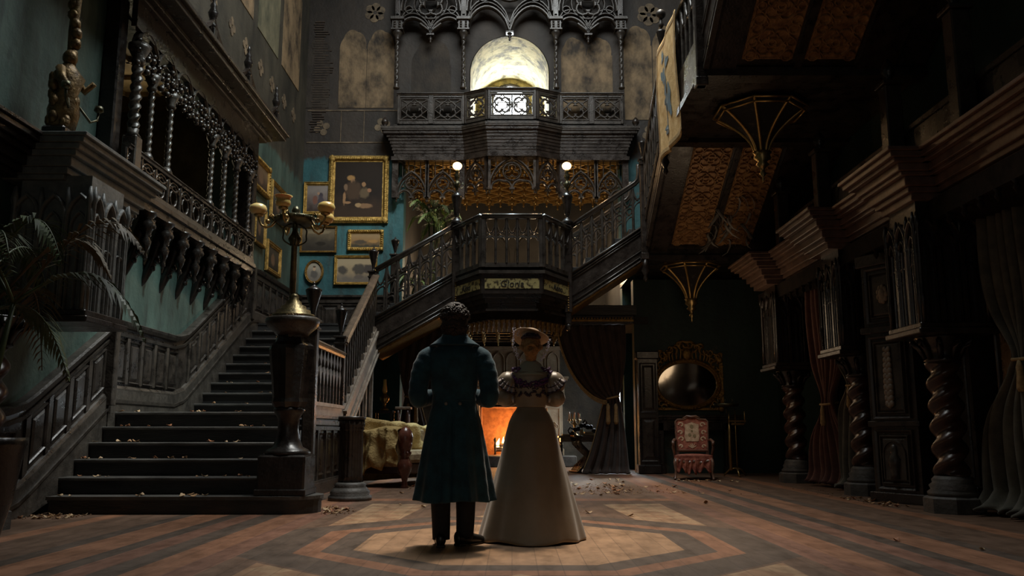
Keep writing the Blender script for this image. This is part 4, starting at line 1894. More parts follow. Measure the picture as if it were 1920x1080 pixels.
# corbels hanging below
first = None
for k in range(9):
    yy = Y0 + .25 + k * (Y1 - Y0 - .5) / 8
    if first is None:
        b = MB()
        b.lathe([(.012, -.62), (.04, -.58), (.02, -.53), (.055, -.46), (.075, -.38), (.04, -.32), (.09, -.22), (.11, -.14), (.07, -.09), (.13, -.03), (.14, 0)], 0, 0, n=12, flute=6, fd=.12)
        b.tube([(.0, .04, -.05), (-.10, .06, -.25), (-.16, .05, -.50), (-.26, .02, -.78), (-.27, 0, -.86)], [.10, .09, .07, .05, .015], n=8)
        for q in range(5):
            b.ball((.06 - q * .05, .02, -.18 - q * .11), .055 - q * .004, n=8, k=6)
        first = b.build('corbel', M['black_wood'], lo)
        o = first
    else:
        o = first.copy()
        C.objects.link(o)
        o.parent = lo
    o.location = (PJ - .08, yy, 3.62)
# columns in pairs
cys = [10.05, 10.50, 11.12, 12.75, 13.35, 13.95, 14.65]
first = None
for k, yy in enumerate(cys):
    if k == 0:
        b = MB()
        b.box(-.09, .09, -.09, .09, 3.78, 4.42, bev=.015)
        b.lathe([(.10, 4.42), (.06, 4.47), (.07, 4.52)], n=14)
        b.m = Matrix.Identity(4)
        twist(b, .062, 4.52, 5.34, n=14, pitch=.12)
        b.lathe([(.06, 5.34), (.09, 5.40), (.07, 5.44), (.13, 5.56), (.13, 5.62)], n=14)
        o = b.build('stout_column', M['wood2'], lo)
    elif first is None:
        b = MB()
        b.lathe([(.07, 4.26), (.075, 4.30), (.045, 4.36)], n=12)
        twist(b, .038, 4.36, 5.18, n=12, pitch=.10)
        b.lathe([(.045, 5.18), (.07, 5.22), (.05, 5.26), (.09, 5.34), (.10, 5.40)], n=12)
        first = b.build('slim_column', M['wood2'], lo)
        o = first
    else:
        o = first.copy()
        C.objects.link(o)
        o.parent = lo
    o.location = (PJ - .06, yy, 0)
# cusped valance
b = MB()
b.m = LM @ T(0, -PJ + .06, 0)
nv = 8
w = (Y1 - Y0 - .2) / nv
for k in range(nv):
    cx = Y0 + .1 + (k + .5) * w
    b.sweep(arch(cx, w * .98, 5.50, 5.54, w * .52, 5), sec_rib(.06, .10))
    b.sweep(arch(cx, w * .72, 5.40, 5.46, w * .34, 5), sec_rib(.035, .06))
    b.sweep(circle(cx, 5.98, w * .16, 12), sec_rib(.03, .05), closed=True)
for q in range(64):
    cx = Y0 + .12 + q * (Y1 - Y0 - .24) / 63
    for j in range(3):
        zz = 5.36 + j * .115 + .06 * math.sin(q * 1.9 + j)
        b.ball((cx, -.03 - .02 * (q % 2), zz), .036 + .012 * math.sin(q * 2.3 + j), n=6, k=5)
b.build('carved_valance', M['wood'], lo)
b = MB()
b.m = LM
b.box(Y0, Y1, -PJ + .02, -PJ + .09, 5.78, 6.16)
b.build('frieze', M['wood'], lo)
# canopy
b = MB()
b.m = LM
yl, yr = 8.2, 15.2
for z0_, z1_, d in ((6.12, 6.16, .40), (6.16, 6.22, .48), (6.22, 6.30, .70), (6.30, 6.36, .76), (6.36, 6.40, .70)):
    b.box(yl, yr + (d - .4) * .6, -d, 0, z0_, z1_, bev=.008)
b.build('canopy', M['wood'], lo)
b = MB()
b.m = LM
pts = []
for i in range(61):
    y_ = 8.3 + i * (15.1 - 8.3) / 60
    ph = ((y_ - 8.3) / 1.7) % 1
    pts.append((y_, 6.44 + .34 * (abs(ph - .5) * 2) ** 2.2))
b.sweep(pts, [(-.03, .52), (-.03, .58), (.03, .60), (.03, .52)])
for i in range(60):
    y_ = 8.3 + (i + .5) * (15.1 - 8.3) / 60
    ph = ((y_ - 8.3) / 1.7) % 1
    b.box(y_ - .012, y_ + .012, -.57, -.54, 6.39, 6.44 + .34 * (abs(ph - .5) * 2) ** 2.2)
b.build('cresting', M['wood'], lo)
first = None
for k in range(5):
    yy = 8.3 + k * 1.7
    b = MB()
    if first is None:
        b.box(-.06, .06, -.06, .06, 6.40, 6.66, bev=.01)
        b.lathe([(.05, 6.66), (.07, 6.70), (.03, 6.76), (.06, 6.84), (.075, 6.90), (.04, 6.98), (.05, 7.02), (.02, 7.08), (.035, 7.12), (.005, 7.22)], n=12)
        first = b.build('finial', M['black_wood'], lo)
        o = first
    else:
        o = first.copy()
        C.objects.link(o)
        o.parent = lo
    o.location = (.56, yy, 0)
# side reveal post against the wall
b = MB()
b.m = LM
b.box(9.70, 9.90, -.20, 0, 3.9, 6.12, bev=.02)
b.build('end_pier', M['black_wood'], lo)
b = MB()
b.m = LM
b.box(14.85, 15.05, -.30, 0, 3.6, 6.12, bev=.02)
b.build('end_pier', M['black_wood'], lo)

# the room seen through the loggia
a = MB()
a.box(XL - 3.2, XL - 3.0, 9.2, 15.8, 3.2, 6.9)
a.box(XL - 3.0, XL - .4, 9.2, 9.4, 3.2, 6.9)
a.box(XL - 3.0, XL - .4, 15.6, 15.8, 3.2, 6.9)
struct(a.build('wall_loggia_room', mat('loggia_plaster', (0.10, 0.085, 0.05), (0.20, 0.17, 0.11), 3, .8)))
a = MB()
a.box(XL - 3.2, XL - .4, 9.2, 15.8, 3.55, 3.75)
struct(a.build('floor_loggia_room', M['tread']))
cl = MB()
cl.box(XL - 3.2, XL - .4, 9.2, 15.8, 6.9, 7.0)
for k in range(9):
    yy = 9.6 + k * .72
    cl.box(XL - 3.0, XL - .4, yy, yy + .06, 6.82, 6.9)
for k in range(4):
    xx = XL - 2.8 + k * .7
    cl.box(xx, xx + .06, 9.4, 15.6, 6.82, 6.9)
struct(cl.build('ceiling_loggia_room', mat('loggia_ceiling', (0.16, 0.11, 0.05), (0.30, 0.21, 0.10), 4, .7)))
area('loggia_window_daylight', (XL - 1.6, 14.4, 5.6), (XL - 1.8, 11, 6.4), .6, 1.2, 9, (1.0, .85, .55))

# ================================================================== upper stair on the right, seen from below
XE = 2.55
def soffit_panels(b, b2, y0, z0, y1, z1, x0=3.02, pw_=.66, gap=.12, n=2):
    L = math.hypot(y1 - y0, z1 - z0)
    a = math.atan2(z1 - z0, -(y1 - y0))
    for k in range(n):
        xa = x0 + k * (pw_ + gap)
        # local frame: x across, z along the slope, -y out of the soffit (down)
        m = Matrix.Translation((xa, y0, z0)) @ Matrix(((1, 0, 0, 0), (0, -math.sin(a), -math.cos(a), 0), (0, -math.cos(a), math.sin(a), 0), (0, 0, 0, 1))).to_4x4()
        # columns: x->X, y->(0,-sin,-cos)?  keep right handed
        m = Matrix.Translation((xa, y0, z0)) @ Matrix(((1, 0, 0), (0, math.sin(a), -math.cos(a)), (0, math.cos(a), math.sin(a)))).to_4x4()
        yield m, L, pw_


def emboss(b, w, L):
    b.box(0, w, -.006, .01, 0, L)
    n = max(1, round(L / .5))
    h = L / n
    sA_ = sec_rib(.030, .075)
    for i in range(n):
        cz = (i + .5) * h
        cx = w / 2
        b.sweep(foil(cx, cz, min(w, h) * .42, 4, PI / 4, 6), sA_, closed=True)
        b.sweep(foil(cx, cz, min(w, h) * .24, 4, 0, 6), sA_, closed=True)
        b.sweep(circle(cx, cz, .05, 10), sA_, closed=True)
        for sx in (-1, 1):
            for sz in (-1, 1):
                b.sweep(circle(cx + sx * w * .36, cz + sz * h * .38, .07, 10), sA_, closed=True)
                b.sweep([(cx + sx * w * .18, cz + sz * h * .46), (cx + sx * w * .30, cz + sz * h * .20), (cx + sx * w * .44, cz + sz * h * .08)], sA_)
            b.sweep(circle(cx + sx * w * .38, cz, .055, 10), sA_, closed=True)
    b.sweep(rect(.02, w - .02, .02, L - .02), sec_rib(.03, .04), closed=True)


M['press'] = mat('pressed_gilt_paper', (0.20, 0.10, 0.042), (0.52, 0.30, 0.13), 9, 0.42, metal=0.25, bump=0.4, bscale=30)

us = thing('upper_staircase', 'heavy dark upper stair rising towards the viewer on the right, gilded panels on its underside', 'staircase', (XE, 0, 0))
XW = 5.5 - XE - .02


def run_flight(y0, z0, y1, z1, nst, pan):
    """soffit line from (y0,z0) low to (y1,z1) high, y falling"""
    th = .62
    s = (z1 - z0) / (y1 - y0)
    b = MB()
    b.m = T(0, 0, 0, rz=PI / 2)
    # side strings as prisms in the YZ plane
    b.prism([(y0, z0), (y1, z1), (y1, z1 + th), (y0, z0 + th)], -.09, 0.0)
    b.build('string_board', M['wood'], us)
    b = MB()
    b.m = T(0, 0, 0, rz=PI / 2)
    for dz, hh, dd in ((.02, .05, .05), (.12, .03, .03), (th - .12, .03, .03), (th - .02, .05, .06)):
        b.sweep([(y0, z0 + dz), (y1, z1 + dz)], [(-hh / 2, -.02), (-hh / 2, dd), (hh / 2, dd), (hh / 2, -.02)])
    b.build('string_moulding', M['wood2'], us)
    b = MB()
    b.add([(0.05, y0, z0 + .06), (XW, y0, z0 + .06), (XW, y1, z1 + .06), (0.05, y1, z1 + .06), (0.05, y0, z0 + .2), (XW, y0, z0 + .2), (XW, y1, z1 + .2), (0.05, y1, z1 + .2)],
          [(0, 1, 2, 3), (4, 7, 6, 5), (0, 4, 5, 1), (1, 5, 6, 2), (2, 6, 7, 3), (3, 7, 4, 0)])
    L = math.hypot(y1 - y0, z1 - z0)
    for xc, wd in ((.05, .36), (1.17, .10), (2.0, .50)):
        b.add([(xc, y0, z0 - .0), (xc + wd, y0, z0 - .0), (xc + wd, y1, z1), (xc, y1, z1), (xc, y0, z0 + .1), (xc + wd, y0, z0 + .1), (xc + wd, y1, z1 + .1), (xc, y1, z1 + .1)],
              [(0, 1, 2, 3), (4, 7, 6, 5), (0, 4, 5, 1), (1, 5, 6, 2), (2, 6, 7, 3), (3, 7, 4, 0)])
    b.build('soffit_frame', M['wood'], us)
    f0, f1 = .06, .95
    ya, za = y0 + (y1 - y0) * f0, z0 + (z1 - z0) * f0 + .045
    yb_, zb = y0 + (y1 - y0) * f1, z0 + (z1 - z0) * f1 + .045
    for m, L, w in soffit_panels(None, None, ya, za, yb_, zb, x0=.47, pw_=.66, gap=.16):
        b = MB()
        emboss(b, w, L)
        o = b.build('gilded_panel', M['press'], us)
        o.matrix_local = m
    n = nst
    for i in range(n):
        b = MB()
        ya = y0 + (y1 - y0) * i / n
        yb_ = y0 + (y1 - y0) * (i + 1) / n
        b.box(0.09, XW, yb_ - .01, ya + .01, z0 + (z1 - z0) * i / n + .34, z0 + (z1 - z0) * (i + 1) / n + .50)
        b.build('step', M['tread'], us)
    return s, th


b = MB()
b.box(-.05, XW, 15.95, YB - .02, 4.10, 4.72)
b.box(-.09, XW, 15.90, 16.05, 4.05, 4.15)
b.build('lower_landing', M['wood'], us)
run_flight(15.95, 4.22, 13.45, 5.52, 8, 0)
b = MB()
b.box(-.05, XW, 10.75, 13.45, 5.55, 6.12)
b.box(-.08, XW, 13.30, 13.55, 5.48, 5.60)
b.box(-.08, XW, 10.65, 10.90, 5.48, 5.60)
b.box(-.08, .30, 10.7, 13.5, 5.50, 5.60)
b.build('upper_landing', M['wood'], us)
run_flight(10.75, 5.52, 7.6, 7.3, 10, 0)


def side_rail(y0, z0, y1, z1, nb, h, label='rail'):
    L = abs(y1 - y0)
    s = (z1 - z0) / (y0 - y1)
    b = MB()
    b.m = T(.0, 0, 0, rz=PI / 2)
    b.sweep([(y0, z0 + h + .1), (y1, z1 + h + .1)], rail_sec(.12, .09))
    b.build('handrail', M['wood2'], us)
    w = L / nb
    first = None
    for k in range(nb):
        if first is None:
            b = bay(w, h, .05)
            b.v = [(x, y, z_ + s * x) for x, y, z_ in b.v]
            first = b.build('baluster', M['wood2'], us)
            o = first
        else:
            o = first.copy()
            C.objects.link(o)
            o.parent = us
        o.matrix_local = T(0.0, y0, z0 + .05, rz=-PI / 2) @ Matrix.Translation((k * w, 0, s * k * w))


side_rail(15.75, 4.98, 13.5, 6.15, 9, .92)
side_rail(13.4, 6.12, 10.8, 6.12, 9, .92)
side_rail(10.7, 6.25, 7.7, 7.9, 10, .92)
newel('slender newel with urn finial where the right bridge flight meets the high landing', 2.52, 15.85, 4.05, 6.0, .13, .08, .42)
newel('tall newel with pale ball finial at the far corner of the upper right landing', XE - .04, 13.45, 5.35, 7.05, .14, .085, .5)
ball_ = [o for o in C.objects if o.name.startswith('newel_post')][-1]
for o in C.objects:
    if o.get('label', '').startswith('tall newel with pale'):
        b = MB()
        b.lathe([(.03, 2.20), (.05, 2.25), (.025, 2.30), (.03, 2.36)], n=12)
        b.ball((0, 0, 2.44), .085, n=16, k=10)
        fo = b.build('ball_finial', M['wood2'], o)
        b = MB()
        b.lathe([(.01, -.38), (.05, -.32), (.03, -.26), (.075, -.16), (.04, -.08), (.07, 0)], n=12)
        b.build('drop_finial', M['wood'], o)
newel('dark newel at the near corner of the upper landing over the large fan pendant', XE - .04, 10.72, 5.35, 7.2, .14, .085, .5)
for (y_, z_) in ((15.85, 4.05),):
    pass
t = thing('drop_finial', 'dark turned drop finial hanging under the foot of the high right landing', 'finial', (2.52, 15.85, 3.62))
b = MB()
b.lathe([(.01, 0), (.05, .06), (.03, .12), (.075, .22), (.04, .32), (.07, .43)], n=12)
b.build('drop', M['wood'], t)

# tapestry over the landing rail
tp = MB()


def tapf(u, v):
    y = 13.38 - 1.42 * u
    z = 7.10 - 1.95 * v + .05 * math.sin(u * 7) * v
    x = XE - .11 - .03 * math.sin(u * 11 + 1) * (.4 + v) - .02 * math.sin(v * 5)
    return (x, y, z)


tp.grid(tapf, 40, 44)
o = tp.build('tapestry', M['tapestry'], solid=.012)
tag(o, 'golden tapestry with blue-grey figures draped over the upper stair rail', 'tapestry')
rr = random.Random(11)
tb = MB()


def patch(cu, cv, ru, rv, n=22, seed=1):
    q = random.Random(seed)
    ph = q.random() * 6
    vs = []
    c = tapf(cu, cv)
    vs.append((c[0] - .016, c[1], c[2]))
    for k in range(n):
        a = 2 * PI * k / n
        rad = 1 + .28 * math.sin(3 * a + ph) + .18 * math.sin(5 * a + 2 * ph)
        p = tapf(cu + ru * rad * math.cos(a), cv + rv * rad * math.sin(a))
        vs.append((p[0] - .018, p[1], p[2]))
    tb.add(vs, [(0, 1 + i, 1 + (i + 1) % n) for i in range(n)])


for cu, cv, ru, rv, sd in ((.45, .42, .12, .10, 1), (.5, .55, .16, .09, 2), (.42, .66, .10, .10, 3), (.62, .30, .09, .05, 4), (.3, .33, .07, .06, 5), (.68, .62, .07, .12, 6), (.35, .8, .12, .03, 7), (.3, .16, .05, .05, 8), (.55, .86, .06, .05, 9)):
    patch(cu, cv, ru, rv, seed=sd)
tb.build('woven_figures', M['blue_thread'], o)
e = MB()
for side in (0.03, .97):
    e.grid(lambda u, v, s=side: tuple(Vector(tapf(s + (u - .5) * .05, v)) - Vector((.016, 0, 0))), 1, 30)
for side in (0.04, .96):
    e.grid(lambda u, v, s=side: tuple(Vector(tapf(u, s + (v - .5) * .03)) - Vector((.016, 0, 0))), 30, 1)
e.build('woven_border', M['fringe'], o)


# fan pendants
M['peeling'] = mat('peeling_paint', (0.018, 0.014, 0.011), (0.16, 0.14, 0.11), 4, .8, lo=.55, hi=.75, bump=.4)
def fan(label, x, y, z, r, drop, wall=False):
    t = thing('fan_pendant', label, 'pendant', (x, y, z))
    b = MB()
    prof = []
    n = 10
    for i in range(n + 1):
        q = i / n
        prof.append((.09 + (r - .09) * q ** 1.9, -drop * .62 + drop * .62 * q))
    b.lathe(prof, n=8, sm=False, rot=PI / 8)
    b.build('fan_vault', M['peeling'], t)
    b = MB()
    for k in range(8):
        a = 2 * PI * k / 8 + PI / 8
        b.tube([(pr * 1.0 * math.cos(a), pr * 1.0 * math.sin(a), pz) for pr, pz in prof], .025, n=6)
        a2 = a + 2 * PI / 8
        for f_ in (1.0, .93):
            b.tube([(f_ * r * math.cos(a), f_ * r * math.sin(a), -.01 - (1 - f_) * .8), (f_ * r * math.cos(a2), f_ * r * math.sin(a2), -.01 - (1 - f_) * .8)], .016, n=6)
    b.build('gilt_ribs', M['gold_line'], t)
    b = MB()
    zz = -drop * .62
    d = drop * .38
    b.lathe([(.006, zz - d), (.02, zz - d * .92), (.014, zz - d * .8), (.055, zz - d * .68), (.025, zz - d * .58), (.04, zz - d * .48), (.10, zz - d * .36), (.06, zz - d * .25),
             (.13, zz - d * .12), (.11, zz), (.14, zz + .04), (.06, zz + .06)], n=18)
    b.build('brass_knob', M['brass'], t)
    return t


fan('large gilt-ribbed fan pendant with brass knob under the upper right landing', 3.66, 12.0, 5.50, .68, 1.08)
fan('smaller gilt-ribbed fan pendant under the lower right landing, above the oval mirror', 3.58, 16.85, 4.10, .60, 1.12)

# ================================================================== gothic arcade on the right wall
def big_column(label, x, y, h=1.86, r=.165, seed=0):
    t = thing('barley_twist_column', label, 'column', (x, y, 0))
    b = MB()
    b.lathe([(.30, 0), (.30, .15), (.27, .17)], n=8, sm=False, rot=PI / 8)
    b.lathe([(.25, .17), (.255, .21), (.22, .24), (.235, .28), (.20, .31), (.205, .34), (.17, .38)], n=24)
    b.build('base', M['stonebase'], t)
    b = MB()
    twist(b, r * .93, .38, h - .28, n=28, pitch=.23, lobes=2, td=.20, step=.022)
    b.build('twisted_shaft', M['red_wood'], t)
    b = MB()
    b.lathe([(.15, h - .28), (.19, h - .26), (.16, h - .23), (.20, h - .12), (.27, h - .02), (.27, h)], n=20)
    for k in range(9):
        a = 2 * PI * k / 9
        b.tube([(.16 * math.cos(a), .16 * math.sin(a), h - .24), (.22 * math.cos(a), .22 * math.sin(a), h - .12), (.31 * math.cos(a), .31 * math.sin(a), h - .05), (.30 * math.cos(a), .30 * math.sin(a), h - .10)], [.03, .035, .03, .015], n=6)
    b.build('capital', M['black_wood'], t)
    return t


def canopy(label, x, y, z0=1.86, z1=3.30, w=.74, d=.74, ang=0, mt='black_wood'):
    """gothic traceried box that sits on a column"""
    t = thing('gothic_canopy', label, 'canopy', (x, y, z0), rz=ang)
    b = MB()
    b.box(-w / 2 - .05, w / 2 + .05, -d / 2 - .05, d / 2 + .05, 0, .06, bev=.01)
    b.box(-w / 2 - .02, w / 2 + .02, -d / 2 - .02, d / 2 + .02, .06, .12, bev=.01)
    b.build('ledge', M['wood'], t)
    b = MB()
    b.box(-w / 2 + .05, w / 2 - .05, -d / 2 + .05, d / 2 - .05, .10, z1 - z0)
    b.build('core', M[mt], t)
    for k in range(4):
        b = MB()
        b.m = Matrix.Rotation(k * PI / 2, 4, 'Z') @ T(0, -(d if k % 2 == 0 else w) / 2 + .03, 0)
        ww = w if k % 2 == 0 else d
        n = 3
        for i in range(n):
            cx = -ww / 2 + (i + .5) * ww / n
            b.sweep(arch(cx, ww / n - .02, .12, z1 - z0 - .42, .22, 5), sec_rib(.035, .07))
            b.sweep(arch(cx, ww / n - .10, .12, z1 - z0 - .52, .15, 5), sec_rib(.02, .05))
            b.sweep([(cx, .12), (cx, z1 - z0 - .50)], sec_rib(.02, .05))
            b.sweep(arch(cx, ww / n - .02, .12 + .52, .12 + .52, .12, 4), sec_rib(.02, .04))
        for i in range(n + 1):
            cx = -ww / 2 + i * ww / n
            b.lathe([(.02, .12), (.028, .4), (.02, .45), (.02, z1 - z0 - .3), (.035, z1 - z0 - .25), (.01, z1 - z0 - .12)], cx, 0, n=6)
        b.build('tracery_side', M[mt], t)
    return t


cols = [(4.68, 9.28, 'nearest'), (4.78, 11.75, 'middle'), (4.78, 14.6, 'farthest')]
for (x, y_, nm) in cols:
    big_column({'nearest': 'nearest barley-twist column on the right, beside the pooling grey curtain',
                'middle': 'middle barley-twist column on the right wall, beyond the leaning carved pilaster',
                'farthest': 'farthest barley-twist column on the right wall, beside the rust curtain'}[nm], x, y_)
    canopy({'nearest': 'tall gothic traceried canopy on the nearest right-hand twisted column',
            'middle': 'tall gothic traceried canopy on the middle right-hand twisted column',
            'farthest': 'tall gothic traceried canopy on the farthest right-hand twisted column'}[nm], x, y_)

# stepped cornice over the arcade
cz = thing('arcade_cornice', 'massive stepped dark cornice running along the right wall over the twisted columns', 'cornice', (5.5, 0, 3.2))


def corn_run(y0, y1, xf, name='cornice_length'):
    b = MB()
    for z0_, z1_, d in ((.10, .18, .0), (.18, .24, .05), (.24, .34, .10), (.34, .38, .16), (.38, .46, .20), (.46, .50, .27), (.50, .56, .32), (.56, .60, .36)):
        b.box(xf - 5.5 - d, -.02, y0 - d * .9, y1 + d * .9, z0_, z1_, bev=.006)
    b.build(name, M['red_brown'], cz)


M['red_brown'] = mat('brown_cornice_wood', (0.075, 0.045, 0.035), (0.17, 0.105, 0.08), 5, 0.4, bump=.2)
corn_run(3.0, 15.4, 4.62)
for x, y_, nm in cols:
    corn_run(y_ - .38, y_ + .38, 4.30, 'projecting_block')
# beam under the cornice between the columns
b = MB()
b.box(-1.0, -.02, 3.0, 15.4, -.12, .10)
for k in range(40):
    yy = 3.2 + k * .3
    b.lathe([(.01, -.24), (.035, -.19), (.02, -.15), (.04, -.12)], -.97, yy, n=8)
b.build('frieze_beam', M['matt_dark'], cz)
# finial posts standing on the cornice
for i, (y_, h) in enumerate(((8.3, 1.35), (9.9, 1.2), (12.3, 1.15), (14.2, 1.05))):
    t = thing('cornice_newel', ['square dark post with cone finial on the right cornice, nearest the viewer', 'square dark post on the right cornice above the carved pilaster',
                                'square dark post on the right cornice beyond the middle column', 'square dark post on the right cornice near the curtained corner'][i], 'newel post', (4.62, y_, 3.80))
    b = MB()
    b.box(-.10, .10, -.10, .10, 0, h, bev=.015)
    b.box(-.13, .13, -.13, .13, h, h + .05, bev=.008)
    b.build('post', M['wood'], t)
    b = MB()
    b.lathe(acorn_profile(.085, .32, h + .05), n=12)
    b.build('finial', M['black_wood'], t)
ub = thing('cornice_parapet', 'dark boarded parapet with faint gold letters standing on the right cornice', 'parapet', (4.75, 9.9, 3.80))
b = MB()
b.box(-.03, .03, -5.5, 4.4, 0, .55)
b.box(-.06, .06, -5.5, 4.4, .55, .62, bev=.01)
b.build('boarding', M['black_wood'], ub)


lettering('Victoria', .20, T(-.035, -1.2, .18, rz=-PI / 2) @ Matrix.Rotation(PI / 2, 4, 'X'), ub, M['gilt_dark'])

# leaning carved pilaster (long-case panel) between the first two columns
lc = thing('carved_pilaster', 'tall leaning carved oak panel with leaf crest, between the nearest and middle columns', 'carved panel', (4.62, 10.45, 0), rz=R(-62))
wd = .66
b = MB()
b.box(-wd / 2, wd / 2, 0, .30, 0, 3.0)
b.box(-wd / 2 - .05, wd / 2 + .05, -.05, .33, 0, .12, bev=.01)
b.box(-wd / 2 - .04, wd / 2 + .04, -.04, .32, 2.05, 2.13, bev=.01)
b.box(-wd / 2 - .05, wd / 2 + .05, -.05, .33, 2.9, 3.05, bev=.01)
b.box(-wd / 2 - .03, wd / 2 + .03, -.03, .30, .90, .97, bev=.01)
b.build('case', M['wood'], lc)
for z0_, z1_ in ((.16, .86), (1.0, 2.0), (2.17, 2.86)):
    b = MB()
    raised(b, -wd / 2 + .07, wd / 2 - .07, z0_, z1_, 0, .045, .06)
    b.sweep(rect(-wd / 2 + .14, wd / 2 - .14, z0_ + .07, z1_ - .07), sec_rib(.025, .08), closed=True)
    b.build('panel', M['wood2'], lc)
b = MB()
for k in range(11):
    z_ = 1.16 + k * .066
    r_ = .022 + .022 * (1 - abs(k - 3) / 9)
    for s_ in (-1, 0, 1):
        b.ball((s_ * .028, -.045, z_ + (.02 if s_ else 0)), r_, r_ * .7, r_ * 1.2, n=7, k=5)
b.build('carved_drop', M['bargewood'], lc)
b = MB()
for k in range(9):
    a = 2 * PI * k / 9
    b.ball((.055 * math.cos(a), -.045, 2.52 + .085 * math.sin(a)), .034, .02, .042, n=7, k=5)
b.ball((0, -.05, 2.52), .055, .03, .08, n=8, k=6)
b.build('leaf_cartouche', M['bargewood'], lc)
b = MB()
b.sweep(arch(0, .30, .28, .58, .15, 6), sec_rib(.03, .09))
b.lathe([(.06, .28), (.05, .34), (.07, .45), (.08, .52), (.04, .57), (.05, .62), (.04, .67), (.01, .70)], 0, -.03, n=10)
b.build('niche_figure', M['wood2'], lc)
for dy in (-.0,):
    pass


# ------------------------------------------------------------------ curtains
def drape(label, name, xyz, w, h, ang, m, folds=9, amp=.05, tie=None, spread=1.15, thick=.02, fringe=False, seed=0, pool=0.0):
    """floor-length curtain, optionally gathered at height tie"""
    t = thing(name, label, 'curtain', xyz, rz=ang)
    q = random.Random(seed)
    ph = q.random() * 6

    def fn(u, v):
        z = h * (1 - v)
        wf_ = 1.0
        if tie:
            d = (z - tie) / h
            g = math.exp(-(d / .13) ** 2)
            wf_ = 1 - .66 * g
            if z < tie:
                wf_ *= spread
        x = (u - .5) * w * wf_
        a = amp * (1 + .5 * v) * (0.7 + .3 * math.sin(u * 13 + ph))
        y = a * math.sin(2 * PI * folds * u + 1.2 * math.sin(3 * v + ph)) - .02 * math.sin(v * 9 + u * 3)
        if pool and v > .93:
            k_ = (v - .93) / .07
            y -= pool * k_ * (1 + .3 * math.sin(u * 17))
            z = max(.01, z * (1 - .5 * k_)) + .05 * k_ * abs(math.sin(u * 23 + ph))
        return (x, y, z)
    b = MB()
    b.grid(fn, folds * 10, 40)
    b.build('cloth', m, t, solid=thick)
    if tie:
        b = MB()
        rr_ = w * .36 * .5
        pts = [(rr_ * math.cos(a), .11 * math.sin(a), tie + .02 * math.sin(a)) for a in [2 * PI * k / 16 for k in range(17)]]
        b.tube(pts, .018, n=8, caps=False)
        b.lathe([(.03, tie - .34), (.045, tie - .30), (.03, tie - .14), (.035, tie - .10), (.015, tie - .03)], 0, -.12, n=10)
        b.build('tie_back', M['fringe'], t)
    return t


drape('rust-brown gathered curtain on the right wall between the farthest and middle twisted columns', 'floor_curtain', (4.9, 13.3, 0.02), .95, 3.1, R(-78), M['curtain_red'], folds=7, tie=1.25, seed=3, pool=.1)
drape('grey-green curtain trailing on the floor beyond the middle twisted column', 'trailing_curtain', (5.0, 12.5, 0.02), .7, 2.0, R(-70), M['curtain_grey'], folds=5, tie=1.5, seed=5, pool=.15)
drape('heavy grey-green curtain pooling on the floor beside the nearest twisted column', 'pooling_curtain', (5.12, 8.45, 0.02), 1.0, 3.1, R(-78), M['curtain_grey'], folds=8, amp=.07, tie=1.55, seed=8, pool=.22, spread=1.3)

# dark panelled piers behind the arcade
for i, (y_, w_) in enumerate(((9.9, .5), (11.1, .4), (8.9, .4), (14.0, .4))):
    t = thing('wall_pier', ['dark moulded pier on the right wall behind the carved pilaster', 'dark moulded pier on the right wall beside the middle twisted column',
                            'dark moulded pier on the right wall behind the nearest twisted column', 'dark moulded pier on the right wall before the farthest column'][i], 'pier', (5.5, y_, 0))
    b = MB()
    b.m = T(0, 0, 0, rz=-PI / 2)
    b.box(-w_ / 2, w_ / 2, -.35, -.02, 0, 3.1, bev=.02)
    b.box(-w_ / 2 - .04, w_ / 2 + .04, -.40, -.02, 0, .25, bev=.02)
    b.build('shaft', M['wood'], t)
    b = MB()
    b.m = T(0, 0, 0, rz=-PI / 2) @ T(0, -.35, 0)
    b.sweep(rect(-w_ / 2 + .06, w_ / 2 - .06, .35, 2.9), sec_rib(.03, .05), closed=True)
    b.build('moulding', M['wood2'], t)

# ================================================================== left pier with its own cornice, column and canopy
big_column('barley-twist column at the left edge, behind the potted palm', -4.68, 7.62)
M['grey_wood'] = mat('bleached_grey_wood', (0.10, 0.11, 0.11), (0.20, 0.21, 0.20), 6, .5, bump=.3)
canopy('grey gothic traceried canopy on the left-edge twisted column, behind the palm fronds', -4.42, 8.35, 1.86, 3.30, .78, .78, 0, 'grey_wood')
t = thing('stepped_cornice_block', 'grey stepped cornice block over the left-edge canopy, under the gilded figure', 'cornice', (-4.95, 0, 3.25))
b = MB()
for z0_, z1_, d in ((.0, .05, .0), (.05, .12, .04), (.12, .22, .08), (.22, .28, .13), (.28, .34, .17), (.34, .40, .22), (.40, .44, .25)):
    b.box(.02, .62 + d, 7.95 - d * .5, 9.5 + d, z0_, z1_, bev=.006)
b.build('cornice_block', M['grey_wood'], t)
b = MB()
for z0_, z1_, d in ((.0, .05, .0), (.05, .12, .04), (.12, .22, .08), (.22, .28, .13), (.28, .34, .17), (.34, .40, .22), (.40, .44, .25)):
    b.box(.02, .20 + d, 4.0, 7.90, z0_, z1_, bev=.006)
b.build('cornice_run', M['black_wood'], t)

